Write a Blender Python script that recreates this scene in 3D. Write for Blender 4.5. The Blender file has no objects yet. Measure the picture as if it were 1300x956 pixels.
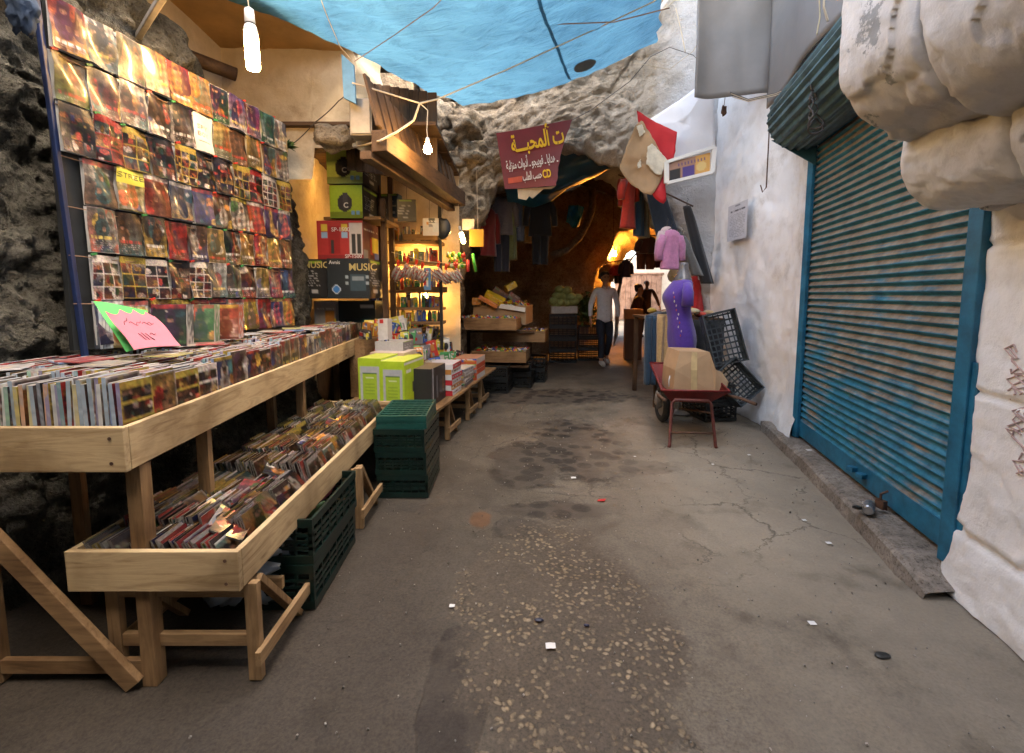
import bpy, math, random
import numpy as np
from mathutils import Vector, Matrix, noise as mn, Euler
R = math.radians
PI = math.pi
random.seed(7)
rng = np.random.default_rng(11)
sc = bpy.context.scene
col = sc.collection

# ------------------------------------------------------------------ camera, sky, sun, exposure
F = 600.0                      # focal length in photograph pixels (1300 wide)
HC = 1.35
cam_d = bpy.data.cameras.new('camera')
cam_d.sensor_width = 36.0
cam_d.lens = 36.0 * F / 1300.0
cam_d.shift_y = -45.0 / 1300.0
cam_d.clip_start = 0.05
cam_d.clip_end = 600
cam = bpy.data.objects.new('camera', cam_d)
col.objects.link(cam)
cam.location = (0, 0, HC)
PITCH = math.atan(0.1)
cam.rotation_euler = (PI / 2 - PITCH, 0, 0)
sc.camera = cam
SUN_EL, SUN_AZ = 52.0, 118.0     # azimuth measured clockwise from +Y
world = bpy.data.worlds.new('World')
sc.world = world
world.use_nodes = True
wn = world.node_tree.nodes
wl = world.node_tree.links
wn.clear()
wo = wn.new('ShaderNodeOutputWorld')
bg = wn.new('ShaderNodeBackground')
sky = wn.new('ShaderNodeTexSky')
sky.sky_type = 'NISHITA'
sky.sun_disc = False
sky.sun_elevation = R(SUN_EL)
sky.sun_rotation = R(SUN_AZ)
sky.air_density = .7
sky.dust_density = 5.0
sky.ozone_density = 0.3
bg.inputs['Strength'].default_value = 0.15
wl.new(sky.outputs[0], bg.inputs[0])
wl.new(bg.outputs[0], wo.inputs[0])
sun_d = bpy.data.lights.new('sun', 'SUN')
sun_d.energy = 3.5
sun_d.angle = R(0.5)
sun_d.color = (1.0, 0.94, 0.85)
sun = bpy.data.objects.new('sun', sun_d)
col.objects.link(sun)
sdir = Vector((math.sin(R(SUN_AZ)) * math.cos(R(SUN_EL)), math.cos(R(SUN_AZ)) * math.cos(R(SUN_EL)), math.sin(R(SUN_EL))))
sun.rotation_euler = sdir.to_track_quat('Z', 'Y').to_euler()
sun.location = (20, -10, 30)
vs = sc.view_settings
vs.view_transform = 'Standard'
vs.look = 'None'
vs.exposure = 3.92
vs.gamma = 1.0
vs.use_curve_mapping = False
vs.use_white_balance = True
vs.white_balance_temperature = 7700
vs.white_balance_tint = 6
sc.cycles.use_denoising = True
sc.cycles.max_bounces = 8
sc.cycles.diffuse_bounces = 5
sc.cycles.transmission_bounces = 6
sc.cycles.sample_clamp_indirect = 6.0
sc.cycles.caustics_reflective = False
sc.cycles.caustics_refractive = False


def P(px, py, Y):
    """world point seen at photograph pixel (px, py) at distance Y along the alley"""
    x = (px - 650) / F
    yv = (433 - py) / F
    c, s = math.cos(PITCH), math.sin(PITCH)
    dy = c + s * yv
    dz = -s + c * yv
    t = Y / dy
    return Vector((x * t, Y, HC + dz * t))


# ------------------------------------------------------------------ materials
MATS = {}


def nodes_of(m):
    m.use_nodes = True
    nt = m.node_tree
    return nt, nt.nodes['Principled BSDF']


def N(nt, kind, **kw):
    n = nt.nodes.new(kind)
    for k, v in kw.items():
        if k.startswith('i_'):
            n.inputs[k[2:].replace('_', ' ')].default_value = v
        else:
            setattr(n, k, v)
    return n


def ramp(nt, src, stops):
    r = nt.nodes.new('ShaderNodeValToRGB')
    el = r.color_ramp.elements
    while len(el) < len(stops):
        el.new(0.5)
    for e, (p, c) in zip(el, stops):
        e.position = p
        e.color = (*c, 1) if len(c) == 3 else c
    nt.links.new(src, r.inputs[0])
    return r


def mixc(nt, fac, a, b, mode='MIX'):
    m = nt.nodes.new('ShaderNodeMix')
    m.data_type = 'RGBA'
    m.blend_type = mode
    for i, x in ((0, fac), (6, a), (7, b)):
        if hasattr(x, 'links') or isinstance(x, bpy.types.NodeSocket):
            nt.links.new(x, m.inputs[i])
        else:
            m.inputs[i].default_value = x if i == 0 else ((*x, 1) if len(x) == 3 else x)
    return m.outputs[2]


def mat(name, color=(.5, .5, .5), rough=.7, metal=0.0, var=.25, scale=12.0, bump=.15, spec=.5, coat=0.0,
        emit=None, estr=0.0, attr=False, sheen=0.0, stretch=None):
    if name in MATS:
        return MATS[name]
    m = bpy.data.materials.new(name)
    nt, b = nodes_of(m)
    tc = N(nt, 'ShaderNodeTexCoord')
    src = tc.outputs['Object']
    if stretch:
        mp = N(nt, 'ShaderNodeMapping')
        mp.inputs['Scale'].default_value = stretch
        nt.links.new(src, mp.inputs[0])
        src = mp.outputs[0]
    nz = N(nt, 'ShaderNodeTexNoise', i_Scale=scale, i_Detail=6.0, i_Roughness=.62)
    nt.links.new(src, nz.inputs['Vector'])
    if attr:
        a = N(nt, 'ShaderNodeVertexColor', layer_name='Col')
        base = a.outputs[0]
    else:
        base = tuple(color)
    lo = 1 - var
    g = ramp(nt, nz.outputs[0], [(.3, (lo, lo, lo)), (.7, (1 + var * .3,) * 3)])
    out = mixc(nt, 1.0, base, g.outputs[0], 'MULTIPLY')
    nt.links.new(out, b.inputs['Base Color'])
    b.inputs['Roughness'].default_value = rough
    b.inputs['Metallic'].default_value = metal
    b.inputs['Specular IOR Level'].default_value = spec
    b.inputs['Coat Weight'].default_value = coat
    b.inputs['Coat Roughness'].default_value = .12
    b.inputs['Sheen Weight'].default_value = sheen
    if emit:
        b.inputs['Emission Color'].default_value = (*emit, 1)
        b.inputs['Emission Strength'].default_value = estr
    if bump:
        bp = N(nt, 'ShaderNodeBump', i_Strength=bump, i_Distance=.01)
        nt.links.new(nz.outputs[0], bp.inputs['Height'])
        nt.links.new(bp.outputs[0], b.inputs['Normal'])
    MATS[name] = m
    return m


def mat_rock(name, c0, c1, c2, scale=2.2, bump=1.0, dist=.05):
    m = bpy.data.materials.new(name)
    nt, b = nodes_of(m)
    tc = N(nt, 'ShaderNodeTexCoord')
    geo = N(nt, 'ShaderNodeNewGeometry')
    pos = geo.outputs['Position']
    n1 = N(nt, 'ShaderNodeTexNoise', i_Scale=scale, i_Detail=10.0, i_Roughness=.68, i_Distortion=.4)
    n2 = N(nt, 'ShaderNodeTexNoise', i_Scale=scale * 9, i_Detail=8.0, i_Roughness=.7)
    vo = N(nt, 'ShaderNodeTexVoronoi', i_Scale=scale * 7)
    n3 = N(nt, 'ShaderNodeTexNoise', i_Scale=scale * 26, i_Detail=4.0, i_Roughness=.7)
    for n in (n1, n2, vo, n3):
        nt.links.new(pos, n.inputs['Vector'])
    r1 = ramp(nt, n1.outputs[0], [(.32, c0), (.5, c1), (.66, c2)])
    r2 = ramp(nt, n2.outputs[0], [(.34, (.5, .47, .44)), (.5, (.9, .9, .9)), (.66, (1.15, 1.12, 1.08))])
    o = mixc(nt, .85, r1.outputs[0], r2.outputs[0], 'MULTIPLY')
    pits = ramp(nt, n3.outputs[0], [(.36, (.25, .22, .2)), (.46, (1, 1, 1))])
    o = mixc(nt, .7, o, pits.outputs[0], 'MULTIPLY')
    nt.links.new(o, b.inputs['Base Color'])
    b.inputs['Roughness'].default_value = .93
    b.inputs['Specular IOR Level'].default_value = .2
    ad = N(nt, 'ShaderNodeMath', operation='ADD')
    nt.links.new(n2.outputs[0], ad.inputs[0])
    mu = N(nt, 'ShaderNodeMath', operation='MULTIPLY')
    mu.inputs[1].default_value = .5
    nt.links.new(n3.outputs[0], mu.inputs[0])
    nt.links.new(mu.outputs[0], ad.inputs[1])
    bp = N(nt, 'ShaderNodeBump', i_Strength=bump, i_Distance=dist)
    nt.links.new(ad.outputs[0], bp.inputs['Height'])
    nt.links.new(bp.outputs[0], b.inputs['Normal'])
    MATS[name] = m
    return m


def mat_plaster(name, base, stain, chip, chip_lo=.30):
    m = bpy.data.materials.new(name)
    nt, b = nodes_of(m)
    geo = N(nt, 'ShaderNodeNewGeometry')
    pos = geo.outputs['Position']
    n1 = N(nt, 'ShaderNodeTexNoise', i_Scale=1.1, i_Detail=9.0, i_Roughness=.65)
    n2 = N(nt, 'ShaderNodeTexNoise', i_Scale=7.0, i_Detail=9.0, i_Roughness=.66)
    n3 = N(nt, 'ShaderNodeTexNoise', i_Scale=2.6, i_Detail=12.0, i_Roughness=.75)
    n4 = N(nt, 'ShaderNodeTexNoise', i_Scale=55.0, i_Detail=4.0, i_Roughness=.6)
    for n in (n1, n2, n3, n4):
        nt.links.new(pos, n.inputs['Vector'])
    r1 = ramp(nt, n1.outputs[0], [(.35, stain), (.58, base)])
    r2 = ramp(nt, n2.outputs[0], [(.34, (.84, .83, .81)), (.50, (1, 1, 1))])
    o = mixc(nt, .6, r1.outputs[0], r2.outputs[0], 'MULTIPLY')
    ch = ramp(nt, n3.outputs[0], [(chip_lo, (1, 1, 1)), (chip_lo + .02, (0, 0, 0))])
    n5 = N(nt, 'ShaderNodeTexNoise', i_Scale=.55, i_Detail=11.0, i_Roughness=.78)
    nt.links.new(pos, n5.inputs['Vector'])
    gm = ramp(nt, n5.outputs[0], [(.33, (.62, .57, .51)), (.45, (1, 1, 1))])
    o = mixc(nt, .8, o, gm.outputs[0], 'MULTIPLY')
    o = mixc(nt, ch.outputs[0], o, chip)
    nt.links.new(o, b.inputs['Base Color'])
    b.inputs['Roughness'].default_value = .85
    b.inputs['Specular IOR Level'].default_value = .25
    ad = N(nt, 'ShaderNodeMath', operation='MULTIPLY_ADD')
    ad.inputs[1].default_value = .12
    nt.links.new(n4.outputs[0], ad.inputs[0])
    nt.links.new(n2.outputs[0], ad.inputs[2])
    bp = N(nt, 'ShaderNodeBump', i_Strength=.6, i_Distance=.022)
    nt.links.new(ad.outputs[0], bp.inputs['Height'])
    nt.links.new(bp.outputs[0], b.inputs['Normal'])
    MATS[name] = m
    return m


def mat_wood(name, c0, c1, axis='Y', knots=True):
    if name in MATS:
        return MATS[name]
    m = bpy.data.materials.new(name)
    nt, b = nodes_of(m)
    tc = N(nt, 'ShaderNodeTexCoord')
    mp = N(nt, 'ShaderNodeMapping')
    s = {'X': (1.2, 14, 14), 'Y': (14, 1.2, 14), 'Z': (14, 14, 1.2)}[axis]
    mp.inputs['Scale'].default_value = s
    nt.links.new(tc.outputs['Object'], mp.inputs[0])
    n1 = N(nt, 'ShaderNodeTexNoise', i_Scale=2.2, i_Detail=8.0, i_Roughness=.6, i_Distortion=1.3)
    nt.links.new(mp.outputs[0], n1.inputs['Vector'])
    n2 = N(nt, 'ShaderNodeTexNoise', i_Scale=3.0, i_Detail=5.0)
    nt.links.new(tc.outputs['Object'], n2.inputs['Vector'])
    r1 = ramp(nt, n1.outputs[0], [(.3, c0), (.55, c1), (.7, tuple(x * .8 for x in c1))])
    r2 = ramp(nt, n2.outputs[0], [(.36, (.42, .36, .30)), (.52, (.95, .94, .92)), (.66, (1.1, 1.1, 1.08))])
    o = mixc(nt, .8, r1.outputs[0], r2.outputs[0], 'MULTIPLY')
    if knots:
        vo = N(nt, 'ShaderNodeTexVoronoi', i_Scale=1.0)
        mp2 = N(nt, 'ShaderNodeMapping')
        s2 = {'X': (2.6, 9, 9), 'Y': (9, 2.6, 9), 'Z': (9, 9, 2.6)}[axis]
        mp2.inputs['Scale'].default_value = s2
        nt.links.new(tc.outputs['Object'], mp2.inputs[0])
        nt.links.new(mp2.outputs[0], vo.inputs['Vector'])
        k = ramp(nt, vo.outputs['Distance'], [(.07, (.22, .12, .07)), (.13, (1, 1, 1))])
        o = mixc(nt, .8, o, k.outputs[0], 'MULTIPLY')
    nt.links.new(o, b.inputs['Base Color'])
    b.inputs['Roughness'].default_value = .7
    b.inputs['Specular IOR Level'].default_value = .3
    bp = N(nt, 'ShaderNodeBump', i_Strength=.35, i_Distance=.004)
    nt.links.new(n1.outputs[0], bp.inputs['Height'])
    nt.links.new(bp.outputs[0], b.inputs['Normal'])
    MATS[name] = m
    return m


ROCK = mat_rock('limestone', (.20, .155, .11), (.38, .31, .23), (.54, .47, .37), bump=1.0, dist=.07)
ROCKD = mat_rock('mossy_rock', (.05, .047, .038), (.17, .16, .135), (.34, .325, .285), scale=2.4, bump=1.0, dist=.09)
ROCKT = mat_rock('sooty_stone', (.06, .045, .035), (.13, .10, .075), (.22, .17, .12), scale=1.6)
WHITEW = mat_plaster('whitewash', (.86, .86, .85), (.78, .76, .73), (.40, .34, .28))
CREAM = mat_plaster('cream_plaster', (.62, .52, .38), (.48, .38, .27), (.25, .2, .15))
FARW = mat_plaster('sunlit_plaster', (.66, .58, .48), (.56, .48, .39), (.3, .25, .2))
PINE = {a: mat_wood('pine_' + a, (.30, .20, .105), (.50, .37, .215), a) for a in 'XYZ'}
OLDW = {a: mat_wood('old_wood_' + a, (.045, .025, .014), (.11, .062, .034), a, False) for a in 'XYZ'}
PLY = mat('plywood', (.40, .23, .09), .6, var=.4, scale=3, bump=.1)
PRINT = mat('printed_gloss', rough=.35, var=.05, scale=30, bump=.25, attr=True, coat=.45)
PRINTM = mat('printed_card', rough=.5, var=.12, scale=25, bump=.1, attr=True)
CLOTH = mat('woven_cloth', rough=.9, var=.25, scale=30, bump=.25, attr=True, sheen=.3)
PLAST = mat('coloured_plastic', rough=.4, var=.15, scale=20, bump=.05, attr=True)
PAINT = mat('old_paint', rough=.5, var=.45, scale=14, bump=.2, attr=True)
CARD = mat('cardboard', (.42, .27, .15), .85, var=.2, scale=6, bump=.15)
BLACKP = mat('black_plastic', (.02, .022, .024), .45, var=.3, bump=.05)
GREENP = mat('green_crate_plastic', (.003, .017, .014), .35, var=.3, bump=.05)
TEALP = mat('teal_crate_plastic', (.006, .060, .050), .38, var=.25, bump=.05)
STEEL = mat('grey_sheet_steel', (.20, .185, .17), .6, var=.2, scale=2.5, bump=.1)
TEAL = mat('blue_green_steel', (.02, .10, .15), .55, var=.4, scale=9, bump=.15)
RUST = mat('rusty_steel', (.12, .06, .035), .8, var=.5, scale=18, bump=.3)
WIREW = mat('white_cable', (.6, .5, .36), .6, var=.2)
WIRED = mat('dark_cable', (.06, .05, .045), .6, var=.2)
WIREC = mat('copper_rope', (.28, .16, .10), .8, var=.3)
SKIN = mat('skin', (.42, .24, .15), .6, var=.1, bump=.05)
HAIR = mat('hair', (.015, .012, .010), .6, var=.3)
RUBBER = mat('rubber', (.025, .024, .022), .85, var=.3)
LEAF = mat('leaf_green', (.06, .12, .03), .6, var=.4)
BULBW = mat('lamp_glass_warm', (1, .9, .7), .3, var=0, bump=0, emit=(1.0, .62, .25), estr=45.0)
BULBN = mat('lamp_tube_glow', (1, .95, .85), .3, var=0, bump=0, emit=(1.0, .60, .24), estr=17.0)
PORC = mat('white_lamp_holder', (.75, .73, .68), .35, var=.05)


# ------------------------------------------------------------------ mesh builder
class MB:
    def __init__(s):
        s.v, s.f, s.m, s.c = [], [], [], []

    def add(s, verts, faces, colr=(1, 1, 1), m=0, cols=None):
        o = len(s.v)
        s.v += [tuple(p) for p in verts]
        s.f += [tuple(i + o for i in f) for f in faces]
        s.m += [m] * len(faces)
        s.c += list(cols) if cols is not None else [colr] * len(verts)
        return s

    def box(s, c, size, rot=None, colr=(1, 1, 1), m=0):
        hx, hy, hz = size[0] / 2, size[1] / 2, size[2] / 2
        vs_ = [Vector((x, y, z)) for x in (-hx, hx) for y in (-hy, hy) for z in (-hz, hz)]
        if rot is not None:
            M = rot if isinstance(rot, Matrix) else Euler(rot).to_matrix()
            vs_ = [M @ p for p in vs_]
        c = Vector(c)
        return s.add([p + c for p in vs_], [(0, 1, 3, 2), (4, 6, 7, 5), (0, 4, 5, 1), (2, 3, 7, 6), (0, 2, 6, 4), (1, 5, 7, 3)], colr, m)

    def bar(s, a, b, w, h, colr=(1, 1, 1), m=0, up=(0, 0, 1)):
        a, b = Vector(a), Vector(b)
        d = b - a
        L = d.length
        d.normalize()
        upv = Vector(up)
        if abs(d.dot(upv)) > .98:
            upv = Vector((0, 1, 0))
        sx = d.cross(upv).normalized()
        uz = sx.cross(d).normalized()
        M = Matrix((sx, d, uz)).transposed()
        return s.box((a + b) / 2, (w, L, h), M, colr, m)

    def tube(s, path, r, seg=8, colr=(1, 1, 1), m=0, cap=True):
        pts = [Vector(p) for p in path]
        n = len(pts)
        rs = r if isinstance(r, (list, tuple)) else [r] * n
        vs_, fs = [], []
        prev = None
        for i, p in enumerate(pts):
            d = (pts[min(i + 1, n - 1)] - pts[max(i - 1, 0)])
            if d.length < 1e-9:
                d = Vector((0, 0, 1))
            d.normalize()
            if prev is None:
                q = Vector((0, 0, 1)) if abs(d.z) < .9 else Vector((1, 0, 0))
            else:
                q = prev
            u = (q - d * q.dot(d)).normalized()
            prev = u
            w = d.cross(u)
            for k in range(seg):
                a = 2 * PI * k / seg
                vs_.append(p + (u * math.cos(a) + w * math.sin(a)) * rs[i])
        for i in range(n - 1):
            for k in range(seg):
                fs.append((i * seg + k, i * seg + (k + 1) % seg, (i + 1) * seg + (k + 1) % seg, (i + 1) * seg + k))
        if cap:
            fs.append(tuple(range(seg))[::-1])
            fs.append(tuple((n - 1) * seg + k for k in range(seg)))
        return s.add(vs_, fs, colr, m)

    def lathe(s, prof, c, seg=16, colr=(1, 1, 1), m=0, M=None):
        c = Vector(c)
        vs_, fs = [], []
        for (r, z) in prof:
            for k in range(seg):
                a = 2 * PI * k / seg
                p = Vector((r * math.cos(a), r * math.sin(a), z))
                if M is not None:
                    p = M @ p
                vs_.append(p + c)
        for i in range(len(prof) - 1):
            for k in range(seg):
                fs.append((i * seg + k, i * seg + (k + 1) % seg, (i + 1) * seg + (k + 1) % seg, (i + 1) * seg + k))
        fs.append(tuple(range(seg))[::-1])
        fs.append(tuple((len(prof) - 1) * seg + k for k in range(seg)))
        return s.add(vs_, fs, colr, m)

    def blob(s, c, r, seg=14, rings=9, amp=0.0, fr=3.0, seed=0, colr=(1, 1, 1), m=0, M=None):
        c = Vector(c)
        vs_, fs = [], []
        for i in range(rings + 1):
            th = PI * i / rings
            for k in range(seg):
                a = 2 * PI * k / seg
                d = Vector((math.sin(th) * math.cos(a), math.sin(th) * math.sin(a), math.cos(th)))
                q = 1 + amp * mn.noise(d * fr + Vector((seed * 3.1, seed * 1.7, 0)))
                p = Vector((d.x * r[0], d.y * r[1], d.z * r[2])) * q
                if M is not None:
                    p = M @ p
                vs_.append(p + c)
        for i in range(rings):
            for k in range(seg):
                fs.append((i * seg + k, (i + 1) * seg + k, (i + 1) * seg + (k + 1) % seg, i * seg + (k + 1) % seg))
        return s.add(vs_, fs, colr, m)

    def img(s, im, o, u, v, m=0, bend=None):
        """im[h,w,3], row 0 is the top; o = lower-left corner, u along width, v along height"""
        h, w, _ = im.shape
        o, u, v = Vector(o), Vector(u), Vector(v)
        n = u.cross(v).normalized()
        vs_, cs = [], []
        for j in range(h):
            for i in range(w):
                a, b = i / (w - 1), 1 - j / (h - 1)
                p = o + u * a + v * b
                if bend:
                    p = p + n * bend(a, b)
                vs_.append(p)
                cs.append(tuple(im[j, i]))
        fs = [(j * w + i, (j + 1) * w + i, (j + 1) * w + i + 1, j * w + i + 1) for j in range(h - 1) for i in range(w - 1)]
        return s.add(vs_, fs, m=m, cols=cs)

    def artbox(s, c, size, rz, front=None, side=None, top=None, colr=(.5, .5, .5), m=0, tilt=None):
        """box whose -Y face carries front, +X face side, top face top"""
        M = Matrix.Rotation(rz, 3, 'Z')
        if tilt is not None:
            M = M @ Euler(tilt).to_matrix()
        c = Vector(c)
        a, b, h = size[0] / 2, size[1] / 2, size[2] / 2

        def q(x, y, z):
            return c + M @ Vector((x * a, y * b, z * h))
        s.add([q(-1, 1, -1), q(1, 1, -1), q(1, 1, 1), q(-1, 1, 1)], [(1, 0, 3, 2)], colr, m)
        s.add([q(-1, -1, -1), q(-1, 1, -1), q(-1, 1, 1), q(-1, -1, 1)], [(1, 0, 3, 2)], colr, m)
        s.add([q(-1, -1, -1), q(1, -1, -1), q(1, 1, -1), q(-1, 1, -1)], [(3, 2, 1, 0)], colr, m)
        for im, (o, pu, pv) in ((front, (q(-1, -1, -1), q(1, -1, -1), q(-1, -1, 1))),
                                (side, (q(1, -1, -1), q(1, 1, -1), q(1, -1, 1))),
                                (top, (q(-1, -1, 1), q(1, -1, 1), q(-1, 1, 1)))):
            if im is None:
                s.add([o, pu, pu + pv - o, pv], [(0, 1, 2, 3)], colr, m)
            else:
                s.img(im, o, pu - o, pv - o, m)
        return s

    def build(s, name, mats, parent=None, label=None, cat=None, group=None, kind=None, smooth=False, bevel=0, local=False, sub=0):
        me = bpy.data.meshes.new(name)
        if local:
            off = Vector((0, 0, 0))
        elif parent is not None:
            off = root_loc(parent)
        else:
            a = np.array([tuple(p) for p in s.v])
            mnv, mxv = a.min(0), a.max(0)
            off = Vector(((mnv[0] + mxv[0]) / 2, (mnv[1] + mxv[1]) / 2, mnv[2]))
        arr = [(p[0] - off.x, p[1] - off.y, p[2] - off.z) for p in s.v]
        me.from_pydata(arr, [], s.f)
        if not isinstance(mats, (list, tuple)):
            mats = [mats]
        for mm in mats:
            me.materials.append(mm)
        me.polygons.foreach_set('material_index', s.m)
        ca = me.color_attributes.new('Col', 'FLOAT_COLOR', 'POINT')
        buf = np.ones((len(s.v), 4), dtype=np.float32)
        buf[:, :3] = np.array(s.c, dtype=np.float32).reshape(-1, 3)
        ca.data.foreach_set('color', buf.ravel())
        if smooth:
            me.polygons.foreach_set('use_smooth', [True] * len(me.polygons))
        me.validate()
        o = bpy.data.objects.new(name, me)
        col.objects.link(o)
        if parent is not None:
            o.parent = parent
        elif not local:
            o.location = off
        if bevel:
            bm = o.modifiers.new('bevel', 'BEVEL')
            bm.width = bevel
            bm.segments = 2
            bm.limit_method = 'ANGLE'
        if sub:
            sm = o.modifiers.new('sub', 'SUBSURF')
            sm.levels = sm.render_levels = sub
        tag(o, label, cat, group, kind)
        return o


def root_loc(o):
    l = Vector(o.location)
    while o.parent is not None:
        o = o.parent
        l += Vector(o.location)
    return l


def tag(o, label=None, cat=None, group=None, kind=None):
    if label:
        o['label'] = label
    if cat:
        o['category'] = cat
    if group:
        o['group'] = group
    if kind:
        o['kind'] = kind
    return o


def thing(name, loc, label, cat, group=None, rz=0):
    o = bpy.data.objects.new(name, None)
    o.empty_display_size = .1
    col.objects.link(o)
    o.location = loc
    o.rotation_euler = (0, 0, rz)
    return tag(o, label, cat, group)


def copy_tree(o, parent=None, loc=None, rot=None, label=None):
    c = o.copy()
    col.objects.link(c)
    if parent is not None:
        c.parent = parent
    for ch in list(o.children):
        copy_tree(ch, c)
    if loc is not None:
        c.location = loc
    if rot is not None:
        c.rotation_euler = rot
    if label:
        c['label'] = label
    return c


def fbm(p, o=4, l=2.1, g=.5):
    a, s_ = 1.0, 0.0
    p = Vector(p)
    for _ in range(o):
        s_ += a * mn.noise(p)
        p = p * l
        a *= g
    return s_


def text_to(mb_parent, s, size, o, u, v, m, name='lettering', ext=.0015, sx=1.0, bold=0.0, align='LEFT'):
    cu = bpy.data.curves.new('t', 'FONT')
    cu.body = s
    cu.size = size
    cu.extrude = ext
    cu.offset = bold
    cu.align_x = align
    cu.resolution_u = 3
    ob = bpy.data.objects.new('t', cu)
    col.objects.link(ob)
    dg = bpy.context.evaluated_depsgraph_get()
    me = bpy.data.meshes.new_from_object(ob.evaluated_get(dg))
    bpy.data.objects.remove(ob)
    u, v = Vector(u).normalized(), Vector(v).normalized()
    n = u.cross(v).normalized()
    off = root_loc(mb_parent)
    o = Vector(o) - off
    for vt in me.vertices:
        c = vt.co
        vt.co = o + u * c.x * sx + v * c.y + n * (c.z + ext)
    me.materials.clear()
    me.materials.append(m)
    ob = bpy.data.objects.new(name, me)
    col.objects.link(ob)
    ob.parent = mb_parent
    return ob


# ------------------------------------------------------------------ printed pictures
PAL = [(.45, .03, .02), (.55, .25, .03), (.6, .42, .05), (.03, .06, .25), (.02, .02, .03), (.35, .2, .1), (.55, .5, .42),
       (.5, .48, .45), (.05, .2, .22), (.12, .04, .15), (.08, .2, .05), (.3, .02, .04), (.02, .03, .06), (.2, .12, .06), (.6, .12, .06)]


def ell(im, cx, cy, rx, ry, c):
    h, w, _ = im.shape
    y, x = np.mgrid[0:h, 0:w]
    k = ((x - cx) / max(rx, .3)) ** 2 + ((y - cy) / max(ry, .3)) ** 2 < 1
    im[k] = c


def figure(im, cx, top, s, cb, r):
    sk = np.array([.45, .26, .16]) * r.uniform(.5, 1.3)
    ell(im, cx, top + 2.6 * s, 2.6 * s, 5.0 * s * 1.3 + 0, cb)
    ell(im, cx, top + 9 * s, 4.2 * s, 6 * s, cb)
    ell(im, cx, top + 1.8 * s, 1.5 * s, 2.0 * s, sk)
    ell(im, cx, top + .6 * s, 1.6 * s, 1.0 * s, (.03, .02, .02))
    ell(im, cx + s * r.uniform(-3, 3), top + r.uniform(7, 11) * s, 1.1 * s, 1.6 * s, sk)


def art(r, w=26, h=36, style='film', hue=None):
    a = np.array(PAL[r.integers(len(PAL))] if hue is None else hue)
    b = np.array(PAL[r.integers(len(PAL))])
    t = np.linspace(0, 1, h)[:, None, None]
    im = np.ones((h, w, 1)) * (a * (1 - t) + b * t)
    if style == 'film':
        for _ in range(r.integers(2, 5)):
            ell(im, r.uniform(0, w), r.uniform(0, h), r.uniform(2, w * .35), r.uniform(2, h * .3), np.array(PAL[r.integers(len(PAL))]) * r.uniform(.5, 1.5))
        for _ in range(r.integers(1, 4)):
            figure(im, r.uniform(w * .2, w * .8), r.uniform(h * .05, h * .35), r.uniform(.9, 1.8) * w / 26, np.array(PAL[r.integers(len(PAL))]) * r.uniform(.3, 1), r)
        ty = int(r.uniform(.62, .82) * h)
        tc = [(.75, .6, .1), (.8, .8, .78), (.7, .05, .03)][r.integers(3)]
        for x in range(3, w - 3):
            if r.random() < .78:
                im[ty:ty + max(2, h // 12), x] = tc
        for y in range(ty + h // 9, h - 2, 2):
            for x in range(4, w - 4):
                if r.random() < .4:
                    im[y, x] = (.5, .48, .44)
        if r.random() < .4:
            im[:, :1] = im[:, -1:] = im[:1] = im[-1:] = (.6, .58, .55)
    elif style == 'grid':
        im[:] = np.array([(.45, .03, .03), (.6, .58, .55), (.5, .4, .05), (.05, .04, .05)][r.integers(4)])
        nx, ny = [(2, 3), (3, 3), (3, 4)][r.integers(3)]
        hd = h // 7
        for i in range(nx):
            for j in range(ny):
                x0, x1 = int(1 + i * (w - 1) / nx), int((i + 1) * (w - 1) / nx)
                y0, y1 = int(hd + 1 + j * (h - hd - 1) / ny), int(hd + (j + 1) * (h - hd - 1) / ny)
                sub = art(r, max(4, x1 - x0), max(4, y1 - y0), 'mini')
                im[y0:y0 + sub.shape[0], x0:x0 + sub.shape[1]] = sub[:h - y0, :w - x0]
    elif style == 'mini':
        for _ in range(3):
            ell(im, r.uniform(0, w), r.uniform(0, h), r.uniform(1, w * .4), r.uniform(1, h * .4), np.array(PAL[r.integers(len(PAL))]) * r.uniform(.6, 1.6))
    elif style == 'game':
        for _ in range(5):
            ell(im, r.uniform(0, w), r.uniform(h * .2, h), r.uniform(2, w * .3), r.uniform(2, h * .22), np.array(PAL[r.integers(len(PAL))]) * r.uniform(.8, 1.6))
        figure(im, w * .5, h * .25, 1.6 * w / 26, np.array(PAL[r.integers(len(PAL))]), r)
        im[:h // 8] = [(.55, .03, .03), (.7, .7, .68), (.6, .5, .05)][r.integers(3)]
        im[-2:] = (.03, .03, .03)
    elif style == 'text':
        im[:] = a
        for y in range(3, h - 3, 2):
            L = int(r.uniform(.4, .9) * w)
            for x in range(2, L):
                if r.random() < .6:
                    im[y, x] = (.6, .6, .58)
    if style in ('film', 'game') and w > 12:
        for _ in range(int(w * h / 26)):
            x, y = int(r.integers(0, w - 2)), int(r.integers(0, h - 3))
            im[y:y + int(r.integers(1, 4)), x:x + int(r.integers(1, 3))] *= r.uniform(.25, 1.7)
        yy, xx = np.mgrid[0:h, 0:w]
        a_ = r.uniform(0, 6, 2)
        im = im * (.72 + .38 * np.sin(xx * .5 + yy * .35 + a_[0]) * np.sin(yy * .4 - xx * .3 + a_[1]))[:, :, None]
    im = im * (1 + .5 * (r.random((h, w, 1)) - .5)) * (1 + .25 * (r.random((h, w, 3)) - .5))
    g_ = im.mean(axis=2, keepdims=True)
    im = g_ + (im - g_) * .72
    im = im * np.array([1.0, .94, .92])
    return np.clip(im ** 1.45 * .95, 0.003, .62)


def flat_im(c, w=4, h=4):
    return np.ones((h, w, 3)) * np.array(c)


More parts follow.
